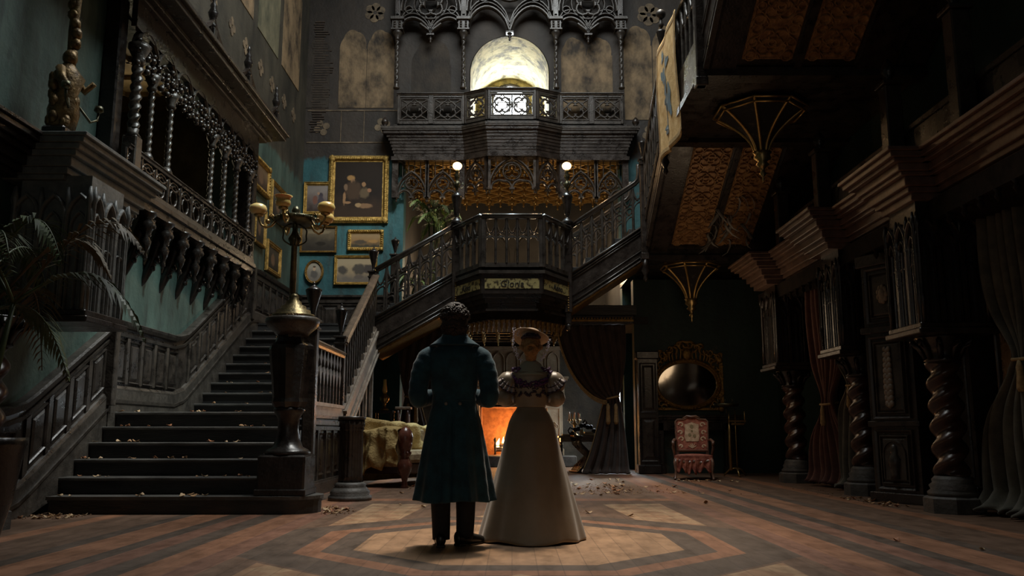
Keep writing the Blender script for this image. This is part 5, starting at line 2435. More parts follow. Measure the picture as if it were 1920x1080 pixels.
# curls of pale lining hanging where the soffit has perished
b = MB()
qq = random.Random(12)
for k in range(26):
    x, y_ = 4.0 + qq.uniform(-.35, .45), 15.1 + qq.uniform(-.5, .6)
    z = 4.22 + (15.95 - y_) * .52 + .02
    L_ = qq.uniform(.10, .34)
    a = qq.uniform(0, 6.28)
    pts = [(x + L_ * t_ * math.cos(a + 2.2 * t_), y_ + L_ * t_ * math.sin(a + 2.2 * t_) * .5, z - L_ * 1.1 * t_ + .06 * math.sin(t_ * 5)) for t_ in (0, .2, .4, .6, .8, 1)]
    b.tube(pts, [(.012, .003), (.03, .003), (.034, .003), (.028, .003), (.018, .003), (.005, .002)], n=6)
o = b.build('peeling_paper', mat('pale_peeling_paper', (.16, .15, .13), (.42, .40, .37), 6, .8))
tag(o, 'ragged curls of pale peeling paper hanging below the gilded panels of the upper stair', 'peeling paper', kind='stuff')

M['dark_gilt'] = mat('blackened_gilt', (.05, .03, .012), (.22, .14, .05), 9, .45, metal=.6, bump=.5)
# ================================================================== pictures
def painting_mat(name, top, mid, bot, w, h, blobs=(), dark=.0):
    """blobs: (x, z, rx, rz, colour, softness) in metres from the centre of the canvas"""
    m = bpy.data.materials.new(name)
    m.use_nodes = True
    nt = m.node_tree
    N = nt.nodes
    L = nt.links
    b = N['Principled BSDF']
    b.inputs['Roughness'].default_value = .65
    b.inputs['Specular IOR Level'].default_value = .25
    f = nodemath(nt)
    tc = N.new('ShaderNodeTexCoord')
    n = N.new('ShaderNodeTexNoise')
    n.inputs['Scale'].default_value = 4 / max(w, h) * 1.2
    n.inputs['Detail'].default_value = 7
    L.new(tc.outputs['Object'], n.inputs['Vector'])
    n2 = N.new('ShaderNodeTexNoise')
    n2.inputs['Scale'].default_value = 11
    n2.inputs['Detail'].default_value = 4
    L.new(tc.outputs['Object'], n2.inputs['Vector'])
    sp = N.new('ShaderNodeSeparateXYZ')
    L.new(tc.outputs['Object'], sp.inputs[0])
    zz = f('ADD', f('DIVIDE', sp.outputs[2], h), .5)
    zz = f('ADD', zz, f('MULTIPLY', f('SUBTRACT', n.outputs['Fac'], .5), .5))
    r = N.new('ShaderNodeValToRGB')
    r.color_ramp.elements[0].position = .12
    r.color_ramp.elements[0].color = (*bot, 1)
    r.color_ramp.elements[1].position = .80
    r.color_ramp.elements[1].color = (*top, 1)
    e = r.color_ramp.elements.new(.45)
    e.color = (*mid, 1)
    L.new(zz, r.inputs['Fac'])
    col = r.outputs['Color']
    for (bx, bz, rx, rz, c) in blobs:
        dx = f('DIVIDE', f('SUBTRACT', sp.outputs[0], bx), rx)
        dz = f('DIVIDE', f('SUBTRACT', sp.outputs[2], bz), rz)
        d = f('ADD', f('MULTIPLY', dx, dx), f('MULTIPLY', dz, dz))
        d = f('ADD', d, f('MULTIPLY', f('SUBTRACT', n2.outputs['Fac'], .5), 1.6))
        mr = N.new('ShaderNodeMapRange')
        mr.inputs['From Min'].default_value = 1.25
        mr.inputs['From Max'].default_value = .55
        L.new(d, mr.inputs['Value'])
        col = mixc(nt, mr.outputs[0], col, c)
    L.new(col, b.inputs['Base Color'])
    return m


def picture(label, x, y, z, w, h, fw, pm, rz=0.0, oval=False, fm='gilt', ornate=0, seed=0):
    t = thing('framed_picture', label, 'painting', (x, y, z), rz=rz)
    sec = [(-fw, -.01), (-fw, .035), (-fw * .8, .055), (-fw * .55, .035), (-fw * .35, .045), (-fw * .12, .018), (0, .018), (0, -.01)]
    out = circle(0, 0, 1, 40) if oval else rect(-w / 2 + fw, w / 2 - fw, -h / 2 + fw, h / 2 - fw)
    if oval:
        out = [(a * (w / 2 - fw), c * (h / 2 - fw)) for a, c in out]
    b = MB()
    b.m = T(0, -.012, 0)
    b.sweep(out, sec, closed=True)
    if ornate:
        q = random.Random(seed)
        per = []
        n = int((w + h) * 2 / ornate)
        for k in range(n):
            t_ = k / n * 2 * (w + h)
            o_ = fw * .45
            if t_ < w:
                p = (-w / 2 + t_, -h / 2 + o_)
            elif t_ < w + h:
                p = (w / 2 - o_, -h / 2 + t_ - w)
            elif t_ < 2 * w + h:
                p = (w / 2 - (t_ - w - h), h / 2 - o_)
            else:
                p = (-w / 2 + o_, h / 2 - (t_ - 2 * w - h))
            if abs(p[0]) > w / 2 - .01 or abs(p[1]) > h / 2 - .01:
                continue
            b.ball((p[0], -.045, p[1]), fw * .26, fw * .22, fw * .26, n=7, k=5)
        for sx in (-1, 1):
            for sz in (-1, 1):
                b.ball((sx * (w / 2 - fw * .5), -.045, sz * (h / 2 - fw * .5)), fw * .55, fw * .3, fw * .55, n=8, k=6)
    b.build('frame', M[fm], t)
    b = MB()
    if oval:
        b.prism([(a * 1.01, c * 1.01) for a, c in out], -.022, -.002)
    else:
        b.prism([(a * 1.01, c * 1.01) for a, c in out], -.022, -.002)
    b.build('canvas', pm, t)
    return t


YP = YB - .01
sk, br_, dk = (.30, .20, .12), (.10, .06, .035), (.020, .013, .009)
fl_ = (.26, .145, .07)
picture('large gilt-framed dark figure painting, the biggest picture on the teal wall', -3.62, YP, 6.47, 1.42, 1.64, .15,
        painting_mat('figure_painting', (.016, .010, .006), (.011, .007, .005), (.034, .019, .011), 1.1, 1.3,
                     ((-.18, .28, .10, .07, (.30, .17, .06)), (-.14, .20, .055, .07, fl_), (-.12, -.02, .20, .24, (.055, .032, .018)), (-.33, -.22, .035, .16, fl_), (-.26, -.32, .10, .03, fl_),
                      (.12, .12, .05, .06, fl_), (.14, -.08, .11, .14, (.10, .07, .04)), (.26, -.02, .05, .05, (.26, .13, .07)), (.16, -.40, .20, .06, (.20, .115, .06)), (.0, -.38, .07, .05, (.30, .20, .10)), (-.30, .05, .05, .08, (.16, .10, .06)))),
        ornate=.045, seed=1)
picture('small gilt-framed painting of two dim figures, left of the large dark painting', -4.56, YP, 6.25, .70, .80, .085,
        painting_mat('two_figures_painting', (.22, .19, .17), (.13, .10, .09), (.045, .03, .025), .6, .7,
                     ((.06, .08, .05, .06, (.05, .04, .05)), (.06, -.06, .08, .14, (.06, .05, .06)), (-.07, -.04, .06, .11, (.16, .07, .05)), (.0, .12, .03, .035, (.32, .2, .13)))))
picture('small wide gilt landscape with orange sky, under the large dark painting', -3.42, YP, 5.24, .84, .50, .085,
        painting_mat('sunset_landscape', (.30, .20, .10), (.26, .15, .06), (.05, .045, .03), .7, .35, ((-.12, -.04, .16, .05, (.08, .06, .04)), (.18, -.02, .12, .04, (.36, .20, .07)))), ornate=.05, seed=2)
picture('wide gilt-framed river landscape with grey trees, lowest beside the stair newel', -3.63, YP, 4.53, 1.0, .70, .07,
        painting_mat('river_landscape', (.34, .27, .17), (.30, .23, .14), (.14, .12, .10), .85, .55, ((.08, .02, .16, .13, (.07, .06, .05)), (-.30, .0, .12, .10, (.07, .06, .05)), (.30, .03, .12, .11, (.06, .05, .045)), (.08, -.16, .12, .05, (.12, .10, .085)))))
picture('wide thin-framed dark landscape with cattle, behind the five-armed lamp', -4.52, YP, 5.26, .86, .64, .05,
        painting_mat('cattle_landscape', (.13, .10, .06), (.05, .04, .028), (.028, .022, .016), .8, .55, ((.05, -.10, .12, .05, (.02, .015, .01)), (.0, .18, .3, .05, (.19, .15, .09)))), fm='gilt_dark')
picture('oval portrait of a seated figure in a bronze-coloured frame on the teal wall', -4.59, YP, 4.49, .44, .56, .055,
        painting_mat('oval_portrait', (.30, .27, .21), (.22, .19, .15), (.16, .14, .12), .35, .45, ((0, -.06, .09, .10, (.10, .09, .08)), (0, .07, .035, .05, (.42, .30, .20)), (0, .12, .035, .02, (.08, .05, .03)))), oval=True, fm='gilt_dark')
XP = XL + .012
for lab, y0, y1, z0, z1, fw, cols_, orn, se in (
        ('ornate gilt picture high on the left wall beside the loggia, brown rider scene', 15.62, 16.68, 5.44, 6.10, .12, ((.20, .14, .08), (.09, .06, .04), (.03, .02, .015)), .06, 3),
        ('tall plain gilt portrait on the left wall, nearest the corner and highest', 16.85, 17.95, 5.15, 5.94, .09, ((.10, .09, .07), (.06, .055, .045), (.03, .025, .02)), 0, 4),
        ('lowest gilt-framed picture on the left wall, just above the landing wainscot', 16.72, 17.72, 4.02, 4.66, .10, ((.07, .06, .045), (.04, .035, .025), (.02, .016, .012)), 0, 5),
        ('gilt-framed dark picture on the left wall, half hidden by the nearest lamp shade', 15.85, 16.55, 4.40, 5.18, .07, ((.08, .07, .055), (.05, .045, .035), (.02, .018, .015)), 0, 6),
        ('dim narrow gilt picture on the left wall, closest to the loggia column', 15.22, 15.78, 4.50, 5.22, .06, ((.10, .07, .05), (.07, .045, .03), (.03, .02, .015)), 0, 7)):
    w, h = y1 - y0, z1 - z0
    picture(lab, XP, (y0 + y1) / 2, (z0 + z1) / 2, w, h, fw, painting_mat('wall_painting', *cols_, w, h, ((.0, -.02, w * .14, h * .2, (.16, .10, .06)),)), rz=PI / 2, ornate=orn, seed=se)

M['chimney_wall'] = mat('dark_panelled_chimney', (0.030, 0.024, 0.016), (0.075, 0.060, 0.040), 4, .6, bump=.3)
# ================================================================== inglenook with the fire
YFP = 21.5
M['fire_brick'] = mat('sooty_brick', (0.16, 0.07, 0.035), (0.32, 0.15, 0.07), 6, .8, bump=.5)
M['ash'] = mat('ash_and_log', (0.03, 0.02, 0.015), (0.10, 0.06, 0.04), 9, .8, bump=.5)
M['flame'] = mat('flame', (1.0, 0.45, 0.10), (1.0, 0.75, 0.35), 6, emit=16.0, emit_col=(1.0, 0.50, 0.13))
M['flame_core'] = mat('flame_core', (1.0, 0.85, 0.5), emit=40.0, emit_col=(1.0, 0.78, 0.42))
M['flame_dim'] = mat('flame_glow', (1.0, 0.3, 0.05), emit=1.6, emit_col=(1.0, 0.28, 0.05))
a = MB()
a.box(-2.55, -.80, YFP, YFP + .35, 0, 3.2)
a.box(.80, 2.55, YFP, YFP + .35, 0, 3.2)
a.box(-.80, .80, YFP, YFP + .35, 1.45, 3.2)
struct(a.build('wall_chimney', M['chimney_wall']))
a = MB()
a.box(-2.85, 2.85, 17.7, 23.0, 3.05, 3.2)
struct(a.build('ceiling_inglenook', M['plain_dark']))
fp = thing('fireplace', 'large carved stone fireplace with a raised hearth and deep brick firebox under the bridge', 'fireplace', (0, YFP, 0))
b = MB()
b.box(-1.55, 1.55, -.75, .0, 0, .26, bev=.02)
b.build('hearth', M['stonebase'], fp)
b = MB()
b.box(-.80, -.76, 0, .85, .26, 1.45)
b.box(.76, .80, 0, .85, .26, 1.45)
b.box(-.80, .80, .82, .88, .26, 1.45)
b.box(-.80, .80, 0, .88, .20, .27)
b.box(-.80, .80, .0, .88, 1.43, 1.49)
b.build('firebox', M['fire_brick'], fp)
for s_ in (-1, 1):
    b = MB()
    x0, x1 = sorted((s_ * .80, s_ * 1.25))
    b.box(x0, x1, -.22, 0, .26, 1.62, bev=.01)
    b.box(x0 - .03, x1 + .03, -.26, 0, .26, .42, bev=.01)
    b.box(x0 - .03, x1 + .03, -.26, 0, 1.50, 1.62, bev=.01)
    b.m = T(0, -.22, 0)
    b.sweep(rect(x0 + .08, x1 - .08, .5, 1.4), sec_rib(.04, .05), closed=True)
    b.sweep(foil((x0 + x1) / 2, .95, .12, 4), sec_rib(.03, .05), closed=True)
    b.build('jamb', M['marble'], fp)
b = MB()
b.box(-1.3, 1.3, -.24, 0, 1.62, 2.02, bev=.01)
b.m = T(0, -.24, 0)
for k in range(9):
    cx = -1.12 + k * .28
    b.sweep(foil(cx, 1.82, .12, 4, PI / 4), sec_rib(.02, .05), closed=True)
b.build('frieze', M['marble'], fp)
b = MB()
for z0_, z1_, d in ((2.02, 2.07, .28), (2.07, 2.12, .34), (2.12, 2.18, .38)):
    b.box(-1.3 - (d - .24) * .7, 1.3 + (d - .24) * .7, -d, 0, z0_, z1_, bev=.008)
b.build('mantel_shelf', M['marble'], fp)
b = MB()
b.box(-1.2, 1.2, -.08, 0, 2.18, 2.95)
b.m = T(0, -.08, 0)
for k in range(7):
    cx = -1.02 + k * .34
    b.sweep(arch(cx, .28, 2.30, 2.60, .20, 5), sec_rib(.03, .05))
b.m = Matrix.Identity(4)
b.box(-1.25, 1.25, -.14, 0, 2.86, 2.95, bev=.01)
b.build('overmantel', M['marble'], fp)

gr = thing('fire_grate', 'black iron fire grate in the firebox, seen through the flames', 'grate', (0, YFP + .35, .27))
b = MB()
for x_ in (-.42, .42):
    b.box(x_ - .02, x_ + .02, -.2, .2, 0, .06)
    b.lathe([(.03, 0), (.02, .05), (.035, .2), (.02, .3), (.045, .36), (.01, .42)], x_, -.2, n=8)
for k in range(3):
    b.tube([(-.42, -.2, .08 + k * .07), (.42, -.2, .08 + k * .07)], .01, n=6)
b.build('bars', M['iron'], gr)
for k, (dx, a) in enumerate(((-.1, 12), (.12, -10), (.0, 4))):
    b = MB()
    b.tube([(-.32, 0, 0), (-.1, .01, .01), (.1, -.01, 0), (.32, 0, .01)], [.05, .06, .055, .045], n=9, sm=False)
    o = b.build('log', M['ash'])
    o.location = (dx, YFP + .35 + (.06, -.07, .0)[k], .40 + (.0, .0, .09)[k])
    o.rotation_euler = (0, 0, R(a))
    tag(o, ['charred log at the back of the fire grate', 'charred log at the front of the fire grate', 'charred log lying across the top of the burning pile'][k], 'log')


def flame(b, x, y, z, h, r, seed):
    q = random.Random(seed)
    ph = q.random() * 6
    prof = [(r * .5, 0), (r, h * .15), (r * .85, h * .35), (r * .5, h * .6), (r * .22, h * .82), (r * .03, h)]
    n = 10
    vs = []
    for (rr_, zz) in prof:
        ox = r * .5 * math.sin(ph + zz / h * 4) * zz / h
        oy = r * .3 * math.cos(ph + zz / h * 3)
        for i in range(n):
            a_ = 2 * PI * i / n
            vs.append((x + ox + rr_ * math.cos(a_), y + oy + rr_ * .6 * math.sin(a_), z + zz))
    fs = []
    for j in range(len(prof) - 1):
        for i in range(n):
            i2 = (i + 1) % n
            fs.append([j * n + i, j * n + i2, (j + 1) * n + i2, (j + 1) * n + i])
    b.add(vs, fs, True)


b = MB()
rr = random.Random(2)
for k in range(22):
    x_ = -.38 + .76 * rr.random()
    h_ = (.30 + .25 * rr.random()) * (1 - .8 * abs(x_)) + .05
    flame(b, x_, YFP + .33 + .12 * rr.random(), .40, h_, .06 + .03 * rr.random(), k)
o = b.build('flames', M['flame'])
tag(o, 'bright orange flames leaping from the logs in the fireplace', 'fire', kind='stuff')
b = MB()
for k in range(8):
    x_ = -.18 + .36 * rr.random()
    flame(b, x_, YFP + .24 + .05 * rr.random(), .40, .12 + .14 * rr.random(), .05, 50 + k)
b.build('flame_core', M['flame_core'], o)
point('fire_light', (0, YFP + .25, .85), 45, (1.0, .42, .12), .25)
point('fire_light', (0, YFP - .45, .75), 22, (1.0, .45, .15), .25)

ig = thing('pendant_ceiling', 'dark under-bridge ceiling fringed with small brass drop pendants, above the fireplace', 'ceiling panel', (0, 18.6, 3.04))
b = MB()
for k in range(5):
    b.box(-1.9, 1.9, -.7 + k * .55, -.62 + k * .55, -.10, -.005)
for k in range(7):
    b.box(-1.9 + k * .62, -1.84 + k * .62, -.7, 1.6, -.10, -.005)
b.build('beams', M['wood'], ig)
first = None
for j in range(3):
    for i in range(11):
        if first is None:
            b = MB()
            b.lathe([(.004, -.22), (.022, -.19), (.012, -.16), (.03, -.12), (.015, -.08), (.04, -.04), (.04, .0)], n=8)
            first = b.build('brass_drop', M['brass'], ig)
            o = first
        else:
            o = first.copy()
            C.objects.link(o)
            o.parent = ig
        o.location = (-1.55 + i * .31, -.66 + j * .55, -.10)


# ------------------------------------------------------------------ swagged curtains of the inglenook
def swag(label, side):
    t = thing('swagged_curtain', label, 'curtain', (0, 17.55, 0))
    s_ = side
    xo, xi, xt = 2.34, .93, 2.04     # outer edge, inner edge at the rod, tie point
    zt, ztie = 3.02, 1.52

    def edge(v):
        # inner (leading) edge swoops down to the tie
        return xi + (xt - .12 - xi) * v ** 1.5, zt - (zt - 1.45) * (1 - (1 - v) ** 1.7)

    def fn(u, v):
        ex, ez = edge(v)
        ox, oz = xo + (xt + .12 - xo) * v ** 3, zt - (zt - ztie) * v
        x = ox + (ex - ox) * u
        z = oz + (ez - oz) * u
        z -= .10 * math.sin(PI * v) * math.sin(PI * u)
        y = .05 * math.sin(u * 46 + 2 * v) * (1 - .4 * v) - .10 * math.sin(PI * v * .9)
        return (s_ * x, y, z)
    b = MB()
    b.grid(fn, 90, 36)
    b.build('swag', M['curtain'], t, solid=.02)
    b = MB()
    pts = [Vector(fn(1, v / 40)) for v in range(41)]
    b.tube([p + Vector((0, -.02, 0)) for p in pts], .018, n=6)
    for i in range(60):
        v = i / 59
        p = Vector(fn(1, v))
        b.tube([p + Vector((0, -.02, -.01)), p + Vector((0, -.03, -.075))], [.010, .013], n=5)
    b.build('fringe', M['fringe'], t)

    def tail(u, v):
        z = ztie + .06 - (ztie + .05) * v
        c = xt + .0 - .10 * v
        w_ = .12 + .30 * v ** .8
        x = c + (u - .5) * 2 * w_ - .12 * v ** 4 * (1 - u)
        y = (.05 + .03 * v) * math.sin(u * 30 + v * 2) - .06 * v
        if v > .94:
            y -= .12 * (v - .94) / .06
        return (s_ * x, y, max(.012, z))
    b = MB()
    b.grid(tail, 70, 30)
    b.build('tail', M['curtain'], t, solid=.02)
    b = MB()
    b.tube([(s_ * (xt + .14 * math.cos(a)), .09 * math.sin(a) - .02, ztie + .03 * math.cos(a)) for a in [2 * PI * k / 14 for k in range(15)]], .022, n=8, caps=False)
    b.tube([Vector(tail(0, v / 20)) + Vector((0, -.02, 0)) for v in range(20)], .012, n=6)
    for k, zz in enumerate((1.40, 1.40)):
        b.lathe([(.03, zz - .42), (.05, zz - .36), (.035, zz - .12), (.045, zz - .07), (.012, zz)], s_ * (xt - .10 + .16 * k), -.14, n=10)
    b.build('tie_back', M['fringe'], t)
    return t


swag('brown fringed curtain swagged back on the right of the fireplace arch, behind the woman', 1)
swag('brown fringed curtain swagged back on the left of the fireplace arch, behind the man', -1)
t = thing('curtain_pelmet', 'dark beam with tarnished gilt moulding carrying the fireplace curtains', 'pelmet', (0, 17.55, 3.05))
b = MB()
b.box(-2.5, 2.5, -.10, .14, -.02, .14)
b.build('beam', M['wood'], t)
b = MB()
b.box(-2.5, 2.5, -.14, -.10, .02, .06)
for k in range(80):
    b.ball((-2.45 + k * .062, -.13, .09), .024, n=6, k=4)
b.build('gilt_moulding', M['gilt_dark'], t)

# ------------------------------------------------------------------ window of the inglenook side (daylight between wall and curtain)
wn = MB()
wn.m = T(2.545, 20.2, 0, rz=-PI / 2)
wn.sweep(arch(0, .8, .9, 2.1, .5, 6), sec_rib(.09, .10))
wn.sweep([(-.42, .9), (.42, .9)], sec_box(.08, .12))
wi = struct(wn.build('window_2', M['wood']))
M['dull_glass'] = mat('overcast_glass', (0.85, 0.93, 1.0), rough=.5, emit=3.0, emit_col=(.85, .95, 1.0))
gp = MB()
gp.m = T(2.54, 20.2, 0, rz=-PI / 2)
gp.prism(arch(0, .78, .92, 2.1, .48, 6), -.012, .004)
gp.build('window_pane', M['dull_glass'], wi)
area('inglenook_daylight', (2.35, 20.2, 1.7), (0.6, 19.4, 0), .7, 1.4, 60, (.85, .95, 1.0), 150)

# ================================================================== sofa with dust sheet
so = thing('draped_sofa', 'old sofa under a mustard dust sheet, carved red arm end, behind the man', 'sofa', (-1.55, 14.26, 0), rz=R(58))
W_ = 2.1
b = MB()
b.box(-W_ / 2 + .06, W_ / 2 - .06, -.42, .40, .20, .36, bev=.02)
b.build('frame', M['red_wood'], so)
b = MB()
b.box(-W_ / 2 + .14, W_ / 2 - .14, -.46, .30, .36, .54, bev=.05)
b.build('seat_cushion', M['chintz'], so)
b = MB()


def sheet_back(u, v):
    x = -W_ / 2 - .02 + (W_ + .04) * u
    t_ = v * 3.0
    wob = .02 * math.sin(u * 19) + .015 * math.sin(u * 43 + v * 5) + .045 * noise.noise(Vector((u * 9, v * 6, 1.0)))
    zt = .97 + .04 * math.sin(u * 5 + 1) + .02 * math.sin(u * 14) + .05 * noise.noise(Vector((u * 8, 3.0, 1.0)))
    if t_ < 1:
        y, z = .28 + wob, .54 + (zt - .54) * t_
    elif t_ < 1.3:
        q = (t_ - 1) / .3
        y, z = .28 + .22 * q + wob, zt + .03 * math.sin(PI * q)
    else:
        q = (t_ - 1.3) / 1.7
        y, z = .50 + wob + .04 * q, zt - (zt - .06) * q
    return (x, y, z)


b.grid(sheet_back, 60, 36)
b.build('back_sheet', M['sheet'], so, solid=.015)
b = MB()
b.box(-W_ / 2 + .08, W_ / 2 - .08, .30, .46, .3, .90, bev=.04)
b.build('back', M['chintz'], so)
for s_ in (-1, 1):
    b = MB()
    x0, x1 = sorted((s_ * (W_ / 2 - .19), s_ * (W_ / 2 - .02)))
    b.box(x0, x1, -.46, .40, .30, .80, bev=.05)
    b.build('arm', M['chintz'], so)
    # carved scroll front
    b = MB()
    xx = s_ * (W_ / 2 - .11)
    b.lathe([(.07, .0), (.05, .04), (.04, .10), (.055, .16), (.10, .26), (.115, .34), (.08, .42), (.06, .46), (.09, .50), (.07, .53), (.10, .60), (.11, .68), (.12, .76), (.10, .84), (.05, .90), (.01, .92)], xx, -.50, n=16)
    b.ball((xx, -.58, .64), .05, .04, .06, n=8, k=6)
    b.ball((xx - .03, -.57, .52), .025, n=7, k=5)
    b.ball((xx + .03, -.57, .52), .025, n=7, k=5)
    b.build('carved_front_leg', M['carved_red'], so)
    b = MB()
    b.lathe([(.03, 0), (.045, .05), (.035, .12), (.05, .22)], s_ * (W_ / 2 - .1), .36, n=10)
    b.build('back_leg', M['red_wood'], so)

    def arm_sheet(u, v, s_=s_):
        y = -.44 + .92 * u
        t_ = v * 3
        wob = .022 * math.sin(u * 17 + s_) + .014 * math.sin(u * 37 + v * 4) + .05 * noise.noise(Vector((u * 5, v * 5, s_)))
        zt = .86 + .03 * math.sin(u * 6)
        hemv = .10 + .10 * abs(math.sin(u * 9)) + .22 * (1 - u)
        if t_ < .7:
            x, z = .24 - wob * .5, .58 + (zt - .58) * t_ / .7
        elif t_ < 1.2:
            q = (t_ - .7) / .5
            x, z = .24 - .26 * q, zt + .03 * math.sin(PI * q)
        else:
            q = (t_ - 1.2) / 1.8
            x, z = -.02 - wob * 1.6 - .03 * q, zt - (zt - hemv) * q
        return (s_ * (W_ / 2 - x), y, z)
    b = MB()
    b.grid(arm_sheet, 44, 36)
    b.build('arm_sheet', M['sheet'], so, solid=.015)

# striped chair back / candle stand behind the sofa
t = thing('ladder_stool', 'small turned wooden stand with orange-lit top rail, behind the sheeted sofa', 'stand', (-2.05, 16.3, 0))
b = MB()
for x_ in (-.09, .09):
    for y_ in (-.09, .09):
        b.lathe([(.02, 0), (.03, .1), (.018, .2), (.03, .35), (.018, .5), (.032, .65), (.02, .8), (.03, .95), (.02, 1.12), (.028, 1.25)], x_, y_, n=8)
b.build('turned_legs', M['red_wood'], t)
b = MB()
b.box(-.15, .15, -.13, .13, 1.25, 1.30, bev=.01)
b.box(-.13, .13, -.11, .11, .30, .33)
b.build('top', M['rail'], t)
t = thing('oil_lamp', 'small unlit brass oil lamp high behind the sheeted sofa', 'lamp', (-2.55, 17.2, 1.25))
b = MB()
b.lathe([(.09, 0), (.08, .03), (.03, .06), (.03, .14), (.09, .20), (.10, .26), (.05, .31), (.04, .34)], n=14)
b.build('font', M['brass'], t)
b = MB()
b.lathe([(.035, .34), (.05, .40), (.035, .50), (.03, .62)], n=14)
b.build('chimney', M['glass_amber'], t)
t = thing('plant_stand', 'dark square stand under the brass oil lamp, behind the sofa', 'stand', (-2.55, 17.2, 0))
b = MB()
b.box(-.2, .2, -.2, .2, 1.2, 1.25, bev=.01)
b.build('top', M['black_wood'], t)
for sx in (-.16, .16):
    for sy in (-.16, .16):
        b = MB()
        b.box(sx - .02, sx + .02, sy - .02, sy + .02, 0, 1.2)
        b.build('leg', M['black_wood'], t)

# ------------------------------------------------------------------ table with candelabrum right of the fire
tb_ = thing('side_table', 'small spindle-legged wooden table holding the candelabrum and books', 'table', (1.42, 18.75, 0))
b = MB()
b.box(-.42, .42, -.25, .25, .70, .75, bev=.01)
b.box(-.38, .38, -.21, .21, .62, .70)
b.build('tabletop', M['rail'], tb_)
for sx in (-.36, .36):
    for sy in (-.19, .19):
        b = MB()
        twist(b, .024, .02, .62, sx, sy, n=8, pitch=.09)
        b.build('leg', M['wood'], tb_)
t = thing('candelabrum', 'branched candelabrum with a cluster of cream candles on the small table', 'candelabrum', (1.36, 18.72, .75))
b = MB()
b.lathe([(.08, 0), (.07, .02), (.025, .05), (.04, .10), (.02, .16), (.03, .22), (.05, .26), (.02, .30), (.03, .33)], n=14)
for k in range(5):
    a = 2 * PI * k / 5 + .3
    b.tube([(r_ * math.cos(a), r_ * math.sin(a), z_) for r_, z_ in ((.02, .26), (.07, .24), (.11, .27), (.12, .32))], .009, n=6)
    b.lathe([(.014, .31), (.032, .33), (.02, .35)], .12 * math.cos(a), .12 * math.sin(a), n=8)
b.build('branches', M['brass'], t)
for k in range(6):
    a = 2 * PI * k / 5 + .3
    x_, y_ = (.12 * math.cos(a), .12 * math.sin(a)) if k < 5 else (0, 0)
    b = MB()
    b.lathe([(.014, .34 if k < 5 else .32), (.013, .46 + .02 * (k % 3)), (.004, .47 + .02 * (k % 3))], x_, y_, n=8)
    o = b.build('candle', M['candle'], t)
for i, (x_, y_, w_, d_, h_, z_, lab) in enumerate(((1.18, 18.66, .20, .14, .035, .75, 'flat brown book on the small table, left of the candelabrum'), (1.66, 18.70, .24, .16, .05, .75, 'thick pale book on the small table, right of the candelabrum'),
                                                   (1.66, 18.70, .20, .14, .035, .80, 'thinner book stacked on the thick pale book'))):
    b = MB()
    b.box(-w_ / 2, w_ / 2, -d_ / 2, d_ / 2, 0, h_, bev=.004)
    b.cur = 1
    b.box(-w_ / 2 + .004, w_ / 2 + .002, -d_ / 2 - .002, d_ / 2 - .004, .006, h_ - .006)
    o = b.build('book', [M['book'], M['paper']])
    o.location = (x_, y_, z_)
    o.rotation_euler = (0, 0, R((8, -6, 10)[i]))
    tag(o, lab, 'book')
t = thing('pillar_candle', 'thick cream pillar candle on the small table beside the candelabrum', 'candle', (1.50, 18.62, .75))
b = MB()
b.lathe([(.045, 0), (.045, .13), (.035, .135), (.02, .125)], n=14)
b.build('wax', M['candle'], t)

# carved savonarola stool/chair
t = thing('carved_folding_chair', 'black carved X-frame chair with curling crest, before the candelabrum table', 'chair', (1.62, 18.15, 0), rz=R(15))
for k in range(7):
    y_ = -.24 + k * .08
    b = MB()
    pts = [(-.32, y_, .02), (-.26, y_, .10), (-.06, y_, .28), (.10, y_, .42), (.27, y_, .58), (.30, y_, .72)]
    b.tube(pts, [(.012, .03)] * 6, n=6)
    b.tube([(-x_, y_ + .012, z_) for x_, y_, z_ in pts], [(.012, .03)] * 6, n=6)
    b.build('slat_pair', M['wood'], t)
b = MB()
for s_ in (-1, 1):
    b.box(s_ * .32 - .05, s_ * .32 + .05, -.28, .28, 0, .04, bev=.01)
    b.tube([(s_ * .30, -.30, .72), (s_ * .31, .0, .74), (s_ * .30, .26, .74)], .03, n=8)
    b.ball((s_ * .30, -.32, .72), .045, n=8, k=6)
b.build('arms_and_feet', M['black_wood'], t)
b = MB()
for k in range(9):
    u = k / 8
    b.ball((-.28 + .56 * u, .27, .80 + .16 * math.sin(PI * u) + .02 * math.sin(k * 2.3)), .045 + .015 * (k % 2), .03, .05, n=8, k=5)
b.tube([(-.33, .27, .78), (-.38, .25, .86), (-.34, .24, .92), (-.28, .26, .89)], .018, n=6)
b.tube([(.33, .27, .78), (.38, .25, .86), (.34, .24, .92), (.28, .26, .89)], .018, n=6)
b.tube([(0, .27, .95), (.04, .26, 1.03), (.0, .26, 1.08), (-.04, .27, 1.02)], .02, n=6)
b.build('carved_crest', M['iron'], t)

